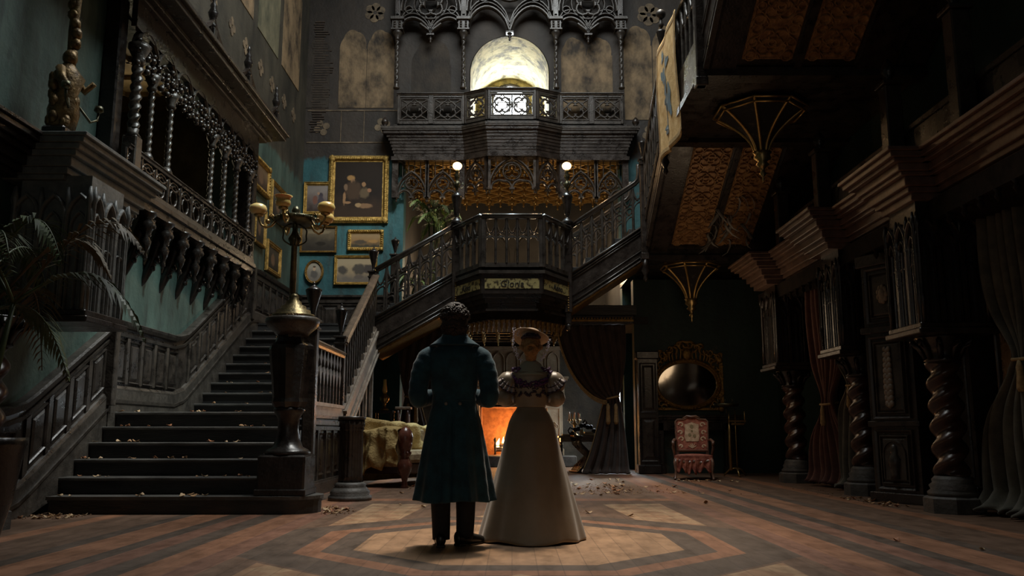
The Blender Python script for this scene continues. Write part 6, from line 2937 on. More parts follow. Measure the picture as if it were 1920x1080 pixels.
# ================================================================== right back wall: mirror over a dark mantel
t = thing('mantel_console', 'dark wooden mantelpiece with shadowed opening under the gilt mirror, behind the armchair', 'mantelpiece', (3.70, YF, 0))
b = MB()
for s_ in (-1, 1):
    x0, x1 = sorted((s_ * .62, s_ * .88))
    b.box(x0, x1, -.22, 0, 0, 1.02, bev=.01)
    b.box(x0 - .02, x1 + .02, -.25, 0, 0, .14, bev=.01)
b.box(-.88, .88, -.22, 0, .86, 1.12)
b.build('surround', M['black_wood'], t)
b = MB()
b.box(-.96, .96, -.30, 0, 1.12, 1.17, bev=.01)
b.box(-.92, .92, -.26, 0, 1.08, 1.12)
b.build('shelf', M['wood'], t)
b = MB()
b.m = T(0, -.22, 0)
for s_ in (-1, 1):
    b.sweep(rect(s_ * .75 - .08, s_ * .75 + .08, .2, .8), sec_rib(.02, .03), closed=True)
b.sweep(rect(-.55, .55, .90, 1.04), sec_rib(.02, .03), closed=True)
b.build('mouldings', M['wood2'], t)

t = thing('pier_cabinet', 'dark panelled tall cabinet between the swagged curtain and the gilt mirror', 'cabinet', (2.74, YF - .01, 0))
b = MB()
b.box(-.17, .22, -.30, 0, 0, 2.38)
b.box(-.21, .26, -.35, 0, 2.30, 2.46, bev=.02)
b.box(-.21, .26, -.35, 0, 0, .18, bev=.02)
b.build('case', M['black_wood'], t)
for z0_, z1_ in ((.25, 1.12), (1.22, 2.22)):
    b = MB()
    b.m = T(0, -.30, 0)
    raised(b, -.14, .19, z0_, z1_, 0, .03, .05)
    b.build('door', M['wood'], t)

mi = thing('gilt_mirror', 'oval mirror in a large carved gilt rococo frame above the red armchair', 'mirror', (3.62, YF - .02, 1.80))
b = MB()
ov = [(a * .60, c * .435) for a, c in circle(0, 0, 1, 56)]
b.sweep(ov, [(-.10, 0), (-.10, .05), (-.07, .09), (-.045, .05), (-.02, .06), (0, .03), (0, 0)], closed=True)
# pierced scrollwork filling the rectangle
qq = random.Random(4)
for sx in (-1, 1):
    b.box(sx * .70 - .035, sx * .70 + .035, -.05, 0, -.50, .62)
    for k in range(14):
        z_ = -.50 + k * .085
        x_ = sx * (.66 + .04 * math.sin(k * 2))
        b.tube([(x_ + sx * .05 * math.cos(a) * (1 - a / 9), -.04 - .01 * a / 6, z_ + .05 * math.sin(a) * (1 - a / 9)) for a in [q * .8 for q in range(8)]], [.022 - .002 * q for q in range(8)], n=6)
    for sz in (-1, 1):
        for k in range(5):
            cx, cz_ = sx * (.50 + .05 * k), sz * (.47 - .07 * k)
            rr_ = .075 - .006 * k
            b.tube([(cx + rr_ * math.cos(a + k) * (1 - a / 9), -.04, cz_ + rr_ * math.sin(a + k) * (1 - a / 9)) for a in [q * .8 for q in range(8)]], [.026 - .002 * q for q in range(8)], n=6)
        b.ball((sx * .68, -.05, sz * .50), .07, .05, .07, n=9, k=6)
b.box(-.66, .66, -.04, 0, -.53, -.48)
b.ball((-.72, -.06, -.44), .095, .05, .095, n=10, k=6)
for k in range(19):
    u = -1 + 2 * k / 18
    x_ = u * .62
    z_ = .56 + .24 * math.cos(u * PI / 2) ** 1.2 + .03 * math.sin(k * 2.1)
    rr_ = .07 + .015 * (k % 3)
    b.tube([(x_ + rr_ * math.cos(a + k) * (1 - a / 9), -.045, z_ + rr_ * math.sin(a + k) * (1 - a / 9)) for a in [q * .8 for q in range(8)]], [.030 - .003 * q for q in range(8)], n=6)
    if abs(u) < .8:
        b.tube([(x_, -.03, .47), (x_ + .03 * math.sin(k), -.05, (z_ + .47) / 2), (x_, -.04, z_)], .022, n=6)
b.ball((0, -.07, .62), .10, .06, .12, n=10, k=8)
b.tube([(-.18, -.05, .84), (-.08, -.05, .89), (0, -.05, .86), (.08, -.05, .89), (.18, -.05, .84)], [.015, .03, .035, .03, .015], n=7)
b.build('carved_frame', M['gilt_dark'], mi)
b = MB()
for k in range(56):
    a = 2 * PI * k / 56
    b.ball((.66 * math.cos(a), -.075, .50 * math.sin(a)), .018, n=6, k=4)
b.build('beaded_border', M['gilt'], mi)
M['mirror'] = mat('spotted_mirror', (0.62, 0.58, 0.52), (0.30, 0.27, 0.24), 6, .08, metal=1.0, lo=.55, hi=.75)
b = MB()
b.prism([(a * 1.01, c * 1.01) for a, c in ov], -.022, -.004)
b.build('glass', M['mirror'], mi)

# ------------------------------------------------------------------ red armchair
M['red_tap'] = mat('red_tapestry_upholstery', (0.17, 0.035, 0.022), (0.40, 0.14, 0.085), 14, .85, bump=.3, lo=.4, hi=.62)
M['cream_tap'] = mat('cream_tapestry', (0.40, 0.25, 0.15), (0.62, 0.46, 0.30), 16, .85, bump=.3)
M['chairwood'] = mat('carved_walnut', (0.10, 0.05, 0.032), (0.22, 0.12, 0.08), 12, .35, bump=.2, coat=.2)
ch = thing('tapestry_armchair', 'high-backed carved armchair in worn red tapestry, standing alone before the gilt mirror', 'armchair', (3.24, 15.55, 0), rz=R(-10))
b = MB()


def cushion(b, x0, x1, y0, y1, z0, z1, bulge=.03):
    def top(u, v):
        return (x0 + (x1 - x0) * u, y0 + (y1 - y0) * v, z1 + bulge * math.sin(PI * u) ** .6 * math.sin(PI * v) ** .6)
    b.box(x0, x1, y0, y1, z0, z1 + .001, bev=.012)
    b.grid(top, 12, 12)


cushion(b, -.33, .33, -.30, .28, .36, .42)
b.build('seat', M['red_tap'], ch)
b = MB()
for x0, x1, dz in ((-.30, -.12, 0), (-.12, .05, .03), (.05, .30, .0)):
    b.grid(lambda u, v, x0=x0, x1=x1, dz=dz: (x0 + (x1 - x0) * u, -.305 - .012 * math.sin(u * 14 + v * 4), .37 - (.20 + dz + .05 * math.sin(u * 9)) * v), 14, 10)
b.build('torn_valance', M['red_tap'], ch, solid=.008)
BT = R(-9)
# back
out = [(-.27, .50), (.27, .50), (.285, .75), (.29, 1.02), (.25, 1.06), (.14, 1.065), (.06, 1.10), (-.06, 1.10), (-.14, 1.065), (-.25, 1.06), (-.29, 1.02), (-.285, .75)]
BM_ = T(0, .24, 0) @ Matrix.Translation((0, 0, .42)) @ Matrix.Rotation(BT, 4, 'X') @ Matrix.Translation((0, 0, -.42))
b = MB()
b.m = BM_
b.prism(out, -.03, .04)
b.build('backrest', M['red_tap'], ch)
b = MB()
b.m = BM_
b.sweep(out, sec_rib(.035, .09), closed=True)
b.tube([(-.16, -.03, 1.08), (-.08, -.04, 1.12), (0, -.04, 1.105), (.08, -.04, 1.12), (.16, -.03, 1.08)], [.012, .022, .028, .022, .012], n=7)
b.m = Matrix.Identity(4)
b.beam((-.26, .25, .30), (-.265, .25, .55), .045, .05)
b.beam((.26, .25, .30), (.265, .25, .55), .045, .05)
b.build('back_frame', M['chairwood'], ch)
b = MB()
b.m = BM_ @ T(0, -.034, 0)
b.prism([(-.11, .66), (.11, .66), (.135, .74), (.12, .9), (.13, .97), (.07, .985), (0, 1.01), (-.07, .985), (-.13, .97), (-.12, .9), (-.135, .74)], -.004, .0)
for s_ in (-1, 1):
    for (cx, cz_, rr_) in ((.19, .96, .05), (.205, .82, .045), (.19, .70, .05), (.20, .57, .035)):
        b.sweep([(s_ * (cx + rr_ * math.cos(a) * (1 - a / 8)), cz_ + rr_ * math.sin(a) * (1 - a / 8)) for a in [q * .7 for q in range(8)]], sec_rib(.026, .008))
for q in range(5):
    a = R(30 + 30 * q)
    b.sweep([(0, .54), (.08 * math.cos(a), .54 + .08 * math.sin(a))], sec_rib(.02, .008))
b.build('tapestry_cartouche', M['cream_tap'], ch)
b = MB()
b.m = BM_ @ T(0, -.040, 0)
for cx, cz_, r_ in ((0, .93, .035), (-.04, .78, .03), (.045, .76, .03), (0, .85, .02)):
    b.prism(circle(cx, cz_, r_, 10), -.002, 0)
b.build('woven_motif', mat('woven_green', (.20, .16, .07), (.30, .22, .12), 20, .85), ch)
for s_ in (-1, 1):
    b = MB()
    b.tube([(s_ * .285, .26, .68), (s_ * .32, .10, .70), (s_ * .345, -.08, .67), (s_ * .35, -.18, .655), (s_ * .345, -.22, .62), (s_ * .335, -.19, .60)], [.02, .022, .024, .028, .026, .015], n=9)
    b.tube([(s_ * .34, -.12, .66), (s_ * .35, -.16, .56), (s_ * .33, -.10, .47), (s_ * .325, -.08, .38)], [.02, .025, .022, .02], n=9)
    b.build('armrest', M['chairwood'], ch)
    for y_ in (-.27, .24):
        b = MB()
        sg = -1 if y_ < 0 else 1
        b.tube([(s_ * .30, y_, .37), (s_ * .32, y_ + sg * .025, .28), (s_ * .31, y_ + sg * .01, .14), (s_ * .325, y_ + sg * .03, .03), (s_ * .335, y_ + sg * .045, .015)], [.035, .032, .02, .022, .024], n=9)
        b.build('leg', M['chairwood'], ch)
b = MB()
b.m = T(0, -.29, 0)
b.sweep([(-.30, .34), (-.22, .33), (-.12, .30), (0, .325), (.12, .30), (.22, .33), (.30, .34)], sec_rib(.05, .04))
b.m = T(0, 0, 0)
b.box(-.32, -.27, -.28, .25, .31, .37, bev=.008)
b.box(.27, .32, -.28, .25, .31, .37, bev=.008)
b.build('seat_rail', M['chairwood'], ch)

# brass instrument stand
t = thing('brass_stand', 'tarnished brass instrument stand with crossbars and flat dish, right of the armchair', 'stand', (4.22, 16.4, 0))
b = MB()
for k in range(3):
    a = 2 * PI * k / 3 + .5
    b.tube([(0, 0, .16), (.12 * math.cos(a), .12 * math.sin(a), .14), (.24 * math.cos(a), .24 * math.sin(a), .02)], .018, n=7)
b.build('tripod_foot', M['brass'], t)
b = MB()
b.lathe([(.03, .12), (.03, .9), (.02, .92), (.02, 1.0)], -.10, 0, n=10)
b.tube([(.02, 0, .12), (.02, 0, 1.28)], .012, n=8)
b.tube([(.20, 0, .98), (.20, 0, 1.22)], .012, n=8)
b.box(-.10, .22, -.012, .012, 1.02, 1.05)
b.box(-.06, .18, -.02, .02, .96, 1.0)
b.tube([(-.10, 0, .9), (-.10, 0, 1.2)], .014, n=8)
b.build('rods', M['brass'], t)
b = MB()
b.lathe([(.02, 1.30), (.22, 1.31), (.24, 1.36), (.22, 1.365), (.02, 1.33)], -.14, 0, n=24)
b.tube([(-.14, 0, 1.18), (-.14, 0, 1.31)], .012, n=8)
for k in range(3):
    b.lathe([(.012, 1.36), (.012, 1.44), (.002, 1.45)], -.30 + k * .14, .0, n=8)
b.build('dish', M['bronze'], t)

# ================================================================== gilded figure with candle arms on the left cornice
t = thing('gilded_figure', 'tarnished gilded carved figure with candle arms standing on the upper left cornice', 'sculpture', (-4.62, 8.35, 3.69))
b = MB()
b.box(-.16, .16, -.20, .20, 0, .10, bev=.02)
b.box(-.12, .12, -.16, .16, .10, .20, bev=.02)
b.build('plinth', M['black_wood'], t)
b = MB()
b.tube([(0, 0, .18), (0, .02, .40), (.02, 0, .60), (.03, .02, .78), (.02, 0, .88), (.02, 0, .92)], [(.12, .14), (.15, .17), (.11, .12), (.14, .19), (.07, .08), (.05, .05)], n=12)
b.ball((.03, 0, .98), .075, .07, .09, n=12, k=8)
b.tube([(.03, -.16, .80), (.10, -.24, .66), (.18, -.22, .55)], [.05, .04, .03], n=8)
b.tube([(.03, .16, .80), (.10, .22, .70), (.20, .20, .78)], [.05, .04, .03], n=8)
qq = random.Random(9)
for k in range(26):
    a = qq.random() * 6.28
    z_ = .2 + qq.random() * .6
    b.ball((.10 * math.cos(a), .14 * math.sin(a), z_), .05, .05, .07, n=6, k=5)
b.build('figure', M['dark_gilt'], t)
b = MB()
for s_ in (-1, 1):
    b.tube([(.10, s_ * .10, .50), (.18, s_ * .22, .36), (.20, s_ * .32, .42), (.20, s_ * .34, .52)], .014, n=7)
    b.lathe([(.01, .50), (.05, .53), (.04, .58)], .20, s_ * .34, n=10)
b.build('candle_arm', M['bronze'], t)
b = MB()
b.tube([(.02, .05, .92), (.0, .06, 1.3), (.03, .05, 1.8), (.0, .06, 2.4), (.02, .05, 3.0)], .045, n=8)
for k in range(18):
    b.ball((.02 + .03 * math.sin(k), .05, 1.05 + k * .11), .06, .06, .07, n=7, k=5)
b.build('gilt_staff', M['dark_gilt'], t)


# ================================================================== palms
def frond(b, base, ang, L, rise, droop, w, seed, nl=26):
    q = random.Random(seed)
    pts = []
    n = 14
    ca, sa = math.cos(ang), math.sin(ang)
    for i in range(n + 1):
        t_ = i / n
        r_ = L * t_ * (1 - .12 * t_)
        z_ = rise * math.sin(min(1, t_ * 1.0) * PI * .62) - droop * t_ ** 2.4
        pts.append(Vector((base[0] + ca * r_, base[1] + sa * r_, base[2] + z_)))
    b.tube(pts, [.012 * (1 - .8 * i / n) + .002 for i in range(n + 1)], n=5)
    side = Vector((-sa, ca, 0))
    for i in range(nl):
        t_ = .18 + .80 * i / (nl - 1)
        k = t_ * n
        i0 = min(n - 1, int(k))
        p = pts[i0].lerp(pts[i0 + 1], k - i0)
        tan = (pts[i0 + 1] - pts[i0]).normalized()
        ll = w * math.sin(PI * (.12 + .85 * t_)) * (.85 + .3 * q.random())
        for s_ in (-1, 1):
            d = (side * s_ * .75 + tan * .75 + Vector((0, 0, -.10 - .25 * q.random()))).normalized()
            up = Vector((0, 0, 1))
            wv = d.cross(up).normalized() * .013
            m_ = p + d * ll * .55 + Vector((0, 0, .01))
            e_ = p + d * ll + Vector((0, 0, -.22 * ll))
            b.add([p - wv * .4, p + wv * .4, m_ + wv, m_ - wv, e_], [(0, 1, 2, 3), (3, 2, 4)])


def palm(label, x, y, z, pot_r, pot_h, stems, nf, L, mats, seed, trunk=.6, name='potted_palm'):
    t = thing(name, label, 'palm', (x, y, z))
    b = MB()
    b.lathe([(pot_r * .55, 0), (pot_r * .6, .02), (pot_r * .85, pot_h * .45), (pot_r * .98, pot_h * .85), (pot_r * 1.05, pot_h * .93), (pot_r * 1.05, pot_h), (pot_r * .9, pot_h), (pot_r * .85, pot_h * .9)], n=24)
    b.build('pot', M['black_wood'], t)
    q = random.Random(seed)
    tops = []
    b = MB()
    for k in range(stems):
        a = 2 * PI * k / stems + q.random()
        r0 = pot_r * .3
        top = (r0 * 1.6 * math.cos(a), r0 * 1.6 * math.sin(a), pot_h + trunk * (.8 + .4 * q.random()))
        b.tube([(r0 * .6 * math.cos(a), r0 * .6 * math.sin(a), pot_h * .9), (r0 * .9 * math.cos(a), r0 * .9 * math.sin(a), pot_h + trunk * .5), top], [.03, .022, .018], n=7)
        tops.append(top)
    b.build('stem', M['fern'], t)
    for k in range(nf):
        b = MB()
        a = 2 * PI * k / nf * 1.0 + q.random() * .5
        el = q.random()
        frond(b, tops[k % stems], a, L * (.75 + .4 * q.random()), L * (.35 + .5 * el), L * (.35 + .5 * (1 - el)), L * .30, seed * 31 + k)
        b.build('frond', M[mats[k % len(mats)]], t)
    return t


palm('tall green potted palm standing behind the bridge rail under the gilded ceiling', -1.72, 18.2, 3.4, .22, .35, 3, 16, .66, ('fern_bright', 'fern_bright', 'fern'), 5, trunk=1.35)
palm('small palm low behind the left bridge rail, beside the squat newel', -2.15, 17.9, 3.4, .16, .25, 1, 8, .5, ('fern', 'fern_bright'), 9, trunk=.25)
palm('large dark potted palm at the left edge of the hall, arching over the stairs', -3.98, 6.45, 0, .32, .80, 4, 17, .98, ('fern', 'fern_dry', 'fern'), 3, trunk=1.0)

# ================================================================== people
def finger(b, p, d, n, L, r, curl):
    pts = [Vector(p)]
    dd = Vector(d).normalized()
    ax = dd.cross(Vector(n)).normalized()
    segs = (.45, .32, .23)
    for i, s_ in enumerate(segs):
        dd = Matrix.Rotation(curl * (.6 if i == 0 else 1.0), 3, ax) @ dd
        pts.append(pts[-1] + dd * L * s_)
    b.tube(pts, [r, r * .95, r * .88, r * .72], n=8)
    b.ball(pts[-1], r * .74, n=8, k=6)


def hand(b, wrist, d, n, thumb, curl=.55):
    """d: along the hand, n: palm normal, thumb: side of the thumb"""
    w, d, n, s_ = Vector(wrist), Vector(d).normalized(), Vector(n).normalized(), Vector(thumb).normalized()
    for i, (o_, L, fl) in enumerate(((.031, .070, .93), (.011, .078, 1.0), (-.010, .075, .95), (-.030, .062, .85))):
        base = w + s_ * o_ * .6
        kn = w + d * .085 * fl + s_ * o_
        b.tube([base, (base + kn) / 2 - n * .003, kn], [.014, .0135, .0115], n=8)
        finger(b, kn, d + s_ * o_ * 1.5, n, L, .0088 if i < 3 else .0078, curl * (1 + .15 * i))
    b.tube([w - d * .015, w + d * .04, w + d * .07], [(.026, .017), (.033, .014), (.034, .012)], n=10)
    t0 = w + d * .022 + s_ * .026
    t1 = t0 + (d * .6 + s_ * .7 + n * .3).normalized() * .040
    t2 = t1 + (d * .85 + s_ * .25 + n * .4).normalized() * .032
    t3 = t2 + (d * .95 + n * .45).normalized() * .024
    b.tube([t0, t1, t2, t3], [.014, .0115, .010, .008], n=8)
    b.ball(t3, .008, n=8, k=6)


def face(b, c, s=1.0):
    """head facing +Y around centre c (between eye height), s scales an adult head"""
    c = Vector(c)

    def P(x, y, z):
        return c + Vector((x, y, z)) * s
    b.ball(P(0, -.008, .022), .074 * s, .094 * s, .092 * s, n=20, k=14)
    b.ball(P(0, .020, -.045), .058 * s, .068 * s, .070 * s, n=16, k=10)
    b.ball(P(0, .066, -.092), .026 * s, .022 * s, .020 * s, n=10, k=8)
    b.tube([P(0, .078, .012), P(0, .094, -.012), P(0, .106, -.032), P(0, .088, -.042)], [.009 * s, .011 * s, .014 * s, .008 * s], n=8)
    for q in (-1, 1):
        b.ball(P(q * .012, .090, -.037), .009 * s, n=8, k=6)
        b.tube([P(q * .012, .082, .022), P(q * .034, .080, .027), P(q * .054, .062, .018)], [.009 * s, .010 * s, .007 * s], n=7)
        b.ball(P(q * .044, .050, -.028), .024 * s, .026 * s, .022 * s, n=9, k=7)
        # ear
        b.tube([P(q * .074, -.004, -.028), P(q * .082, -.014, -.004), P(q * .083, -.016, .018), P(q * .076, -.002, .026), P(q * .074, .004, .008)], [.007 * s, .008 * s, .008 * s, .006 * s, .006 * s], n=7)
    b.tube([P(-.024, .080, -.066), P(0, .092, -.063), P(.024, .080, -.066)], [.003 * s, .006 * s, .003 * s], n=7)
    b.tube([P(-.020, .080, -.073), P(0, .090, -.074), P(.020, .080, -.073)], [.003 * s, .0065 * s, .003 * s], n=7)


def eyes(parent, c, s=1.0):
    for q in (-1, 1):
        b = MB()
        o_ = (c[0] + q * .031 * s, c[1] + .072 * s, c[2] + .004 * s)
        b.ball(o_, .0125 * s, n=12, k=8)
        b.cur = 1
        b.ball((o_[0], o_[1] + .0085 * s, o_[2]), .0062 * s, .005 * s, .0062 * s, n=10, k=6)
        b.build('eye', [M['eye_white'], M['eye_dark']], parent)


M['eye_white'] = mat('eye_white', (.62, .58, .54), rough=.25)
M['eye_dark'] = mat('eye_iris', (.05, .03, .02), rough=.15)


def remesh(o, vox=.006, smooth=True):
    md = o.modifiers.new('skin', 'REMESH')
    md.mode = 'VOXEL'
    md.voxel_size = vox
    md.use_smooth_shade = True
    sm = o.modifiers.new('smooth', 'SMOOTH')
    sm.factor = .5
    sm.iterations = 3


# ---------------------------------------------------------------- the man
man = thing('person', 'person seen from behind in a long dark teal velvet tailcoat, arms bent forward, black trousers', 'person', (-.445, 6.62, 0))
b = MB()
zh = 1.685
face(b, (0, .015, zh), 1.0)
b.tube([(0, -.02, 1.42), (0, -.012, 1.52), (0, .0, 1.60)], [.066, .058, .056], n=16)
b.tube([(0, 0, .86), (0, .0, .98), (0, .0, 1.10), (0, -.005, 1.26), (0, -.01, 1.38), (0, -.012, 1.45)],
       [(.150, .105), (.155, .105), (.135, .095), (.155, .105), (.175, .105), (.10, .075)], n=20)
for q in (-1, 1):
    sh, el, wr = Vector((q * .185, -.01, 1.42)), Vector((q * .268, -.045, 1.12)), Vector((q * .085, .215, 1.115))
    b.ball(sh, .062, .06, .055)
    b.tube([sh, sh.lerp(el, .5) + Vector((q * .008, 0, 0)), el], [.055, .050, .041], n=12)
    b.ball(el, .042)
    b.tube([el, el.lerp(wr, .35), wr], [.042, .042, .027], n=12)
    hand(b, wr, (-q * .75, .62, .05), (0, -.9 if q < 0 else -.9, .2), (0, .15, 1), .75)
    hip, kn, an = Vector((q * .085, 0, .90)), Vector((q * .095, .01, .50)), Vector((q * .088, -.015 + (.05 if q > 0 else 0), .09))
    b.tube([hip, hip.lerp(kn, .5), kn], [.085, .076, .055], n=12)
    b.tube([kn, kn.lerp(an, .35), an], [.055, .055, .034], n=12)
    b.tube([an, an + Vector((q * .01, .05, -.05)), an + Vector((q * .04, .13, -.065))], [.034, .034, .026], n=10)
body = b.build('body', M['skin'], man)
remesh(body, .006)
eyes(man, (0, .015, zh))
# trousers
b = MB()
for q in (-1, 1):
    yo = .05 if q > 0 else 0

    def leg(u, v, q=q, yo=yo):
        z = .92 - .87 * v
        a = 2 * PI * u
        r_ = .098 - .036 * v ** .8
        r_ *= 1 + .03 * math.sin(3 * a + v * 9) * v
        return (q * (.085 + .01 * math.sin(v * 3)) + r_ * math.cos(a), yo * v + r_ * math.sin(a) * 1.05, z)
    b.grid(leg, 20, 22, closed_u=True)
b.build('trousers', M['black'], man, solid=.006)
for q, ang, dy in ((-1, -8, 0.0), (1, 42, .05)):
    b = MB()

    def shoe(u, v, q=q):
        y = -.085 + .29 * v
        a = 2 * PI * u
        wv = .036 + .012 * math.sin(PI * v) - .020 * max(0, v - .75) * 4 * .8
        hgt = .075 * (1 - v) ** .5 + .03
        x = wv * math.cos(a)
        z = .004 + hgt * .5 + hgt * .5 * math.sin(a)
        return (x, y, z)
    b.grid(shoe, 18, 16, closed_u=True)
    b.box(-.034, .034, -.088, -.02, 0, .02, bev=.004)
    b.ball((0, .195, .022), .022, .024, .018, n=10, k=6)
    b.ball((0, -.08, .05), .032, .016, .045, n=10, k=6)
    o = b.build('shoe', M['shoe'], man)
    o.location = (q * .092, dy - .005, 0)
    o.rotation_euler = (0, 0, R(-ang))

# coat
CT = [(1.525, .075, .075), (1.50, .11, .095), (1.475, .165, .115), (1.44, .195, .125), (1.40, .205, .13), (1.32, .196, .13), (1.22, .178, .122), (1.12, .162, .115), (1.06, .165, .118), (1.00, .180, .13),
      (.90, .205, .15), (.75, .232, .178), (.60, .256, .20), (.45, .280, .225), (.335, .298, .24)]


def coat_at(z):
    for i in range(len(CT) - 1):
        if CT[i + 1][0] <= z <= CT[i][0]:
            t_ = (CT[i][0] - z) / (CT[i][0] - CT[i + 1][0])
            return CT[i][1] + (CT[i + 1][1] - CT[i][1]) * t_, CT[i][2] + (CT[i + 1][2] - CT[i][2]) * t_
    return CT[-1][1:] if z < CT[-1][0] else CT[0][1:]


def coat(u, v):
    z = 1.525 - 1.19 * v
    rx, ry = coat_at(z)
    a = 2 * PI * u
    ca, sa = math.cos(a), math.sin(a)
    k = max(0, (1.07 - z) / .74)
    f_ = 1 + .060 * k * math.sin(11 * a + .6) + .045 * k * math.sin(5 * a + 1.2)
    # centre-back vent: two deep pleats either side of a flat panel
    for c0 in (-PI / 2 - .36, -PI / 2 + .36):
        dlt = math.atan2(math.sin(a - c0), math.cos(a - c0))
        f_ += k * .20 * math.exp(-(dlt / .10) ** 2) * (1 if dlt * (c0 + PI / 2) > 0 else -.2)
    dlt = math.atan2(math.sin(a + PI / 2), math.cos(a + PI / 2))
    f_ -= .17 * min(1, k * 4) * math.exp(-(dlt / .05) ** 2)
    f_ *= 1 + .010 * math.sin(z * 60 + 3 * math.sin(a)) * (1 if 1.0 < z < 1.3 else .3)
    # shoulder blades
    if sa < 0 and z > 1.1:
        f_ += .03 * math.exp(-((abs(ca) - .55) / .25) ** 2) * math.exp(-((z - 1.36) / .10) ** 2)
        f_ -= .035 * math.exp(-(ca / .10) ** 2) * math.exp(-((z - 1.25) / .16) ** 2)
    z2 = z + .008 * k * math.sin(4 * a)
    return (rx * ca * f_, ry * sa * f_ - .012 + .0 * k, z2)


b = MB()
b.grid(coat, 128, 90, closed_u=True)
ct = b.build('coat', M['coat'], man, solid=.008)
b = MB()
pts = []
for k in range(49):
    a = 2 * PI * k / 48
    rx, ry = coat_at(1.075)
    pts.append((rx * 1.015 * math.cos(a), ry * 1.015 * math.sin(a) - .012, 1.075 + .008 * abs(math.sin(a))))
b.tube(pts, .0045, n=5, caps=False)
for s_ in (-1, 1):
    pts = []
    for k in range(12):
        z = 1.43 - .34 * k / 11
        rx, ry = coat_at(z)
        xx = s_ * (.16 - .115 * (k / 11) ** .7)
        yy = -ry * math.sqrt(max(0, 1 - (xx / rx) ** 2)) - .013
        pts.append((xx, yy, z))
    b.tube(pts, .0035, n=5)
b.build('coat_seams', M['coat'], ct)
b = MB()


def collar(u, v):
    a = PI * (-.5) + (u - .5) * 2 * PI * .86
    r1 = .088 + .030 * (1 - v)
    return (r1 * math.cos(a) * 1.05, r1 * math.sin(a) * .95 - .008, 1.495 + .095 * v + .02 * (math.sin(a) < 0) * 0)


b.grid(collar, 48, 8)
b.build('collar', M['coat'], man, solid=.012)
b = MB()


def lapel(u, v):
    a = -PI / 2 + (u - .5) * 2 * PI * .86
    r1 = .092 + .062 * v
    return (r1 * math.cos(a) * (1.05 + .20 * v), r1 * math.sin(a) * .82 - .012, 1.575 - .075 * v - .0 * u)


b.grid(lapel, 48, 6)
b.build('turned_collar', M['coat'], man, solid=.010)
for s_ in (-1, 1):
    b = MB()
    rx, ry = coat_at(1.06)
    b.ball((s_ * .052, -ry * .95 - .018, 1.055), .015, .007, .015, n=12, k=7)
    b.build('button', M['button'], man)
for q in (-1, 1):
    b = MB()
    sh, el, wr = Vector((q * .178, -.012, 1.435)), Vector((q * .272, -.045, 1.115)), Vector((q * .11, .185, 1.115))
    pts = [sh + Vector((-q * .05, 0, .02)), sh + Vector((q * .02, 0, -.02)), sh.lerp(el, .35) + Vector((q * .030, -.005, 0)), sh.lerp(el, .7) + Vector((q * .022, -.01, 0)), el + Vector((q * .0, -.012, -.012)),
           el.lerp(wr, .25) + Vector((q * .01, -.01, -.02)), el.lerp(wr, .6), wr]
    # smooth path
    fine, rad = [], []
    rr_ = [.045, .080, .082, .074, .071, .066, .058, .050]
    for i in range(len(pts) - 1):
        for k in range(6):
            t_ = k / 6
            p0, p1, p2, p3 = pts[max(0, i - 1)], pts[i], pts[i + 1], pts[min(len(pts) - 1, i + 2)]
            fine.append(.5 * ((2 * p1) + (-p0 + p2) * t_ + (2 * p0 - 5 * p1 + 4 * p2 - p3) * t_ ** 2 + (-p0 + 3 * p1 - 3 * p2 + p3) * t_ ** 3))
            w_ = rr_[i] + (rr_[i + 1] - rr_[i]) * t_
            rad.append(w_ * (1 + .035 * math.sin(len(fine) * 1.7)))
    fine.append(pts[-1])
    rad.append(rr_[-1])
    b.tube(fine, rad, n=20)
    b.build('sleeve', M['coat'], man)
# hair
b = MB()


def hairf(d):
    return 1 + .09 * noise.noise(d * 4.0 + Vector((3, 1, 2))) + .10 * noise.noise(d * 11.0) + .05 * noise.noise(d * 24.0)


b.ball((0, -.022, 1.722), .106, .116, .106, n=48, k=34, f=hairf)
b.ball((0, -.052, 1.655), .099, .084, .105, n=36, k=26, f=hairf)
qq = random.Random(21)
for k in range(330):
    a = qq.uniform(PI * .95, PI * 2.05) if qq.random() < .75 else qq.uniform(0, 2 * PI)
    el = qq.uniform(-.9, 1.45)
    d = Vector((math.cos(a) * math.cos(el), math.sin(a) * math.cos(el), math.sin(el)))
    c_ = Vector((0, -.020, 1.722)) if el > -.1 else Vector((0, -.045, 1.665))
    rr_ = (Vector((d.x * .107, d.y * .117, d.z * .108)) if el > -.1 else Vector((d.x * .100, d.y * .086, d.z * .108)))
    p = c_ + rr_
    if p.y > .055 and p.z < 1.76:
        continue
    tn = d.cross(Vector((qq.uniform(-1, 1), qq.uniform(-1, 1), qq.uniform(-1, 1)))).normalized()
    b.tube([p - tn * .014 - d * .004, p + d * .007, p + tn * .014 + d * .002, p + tn * .02 - d * .01], [.005, .008, .007, .003], n=6)
b.build('hair', M['hair_dark'], man)

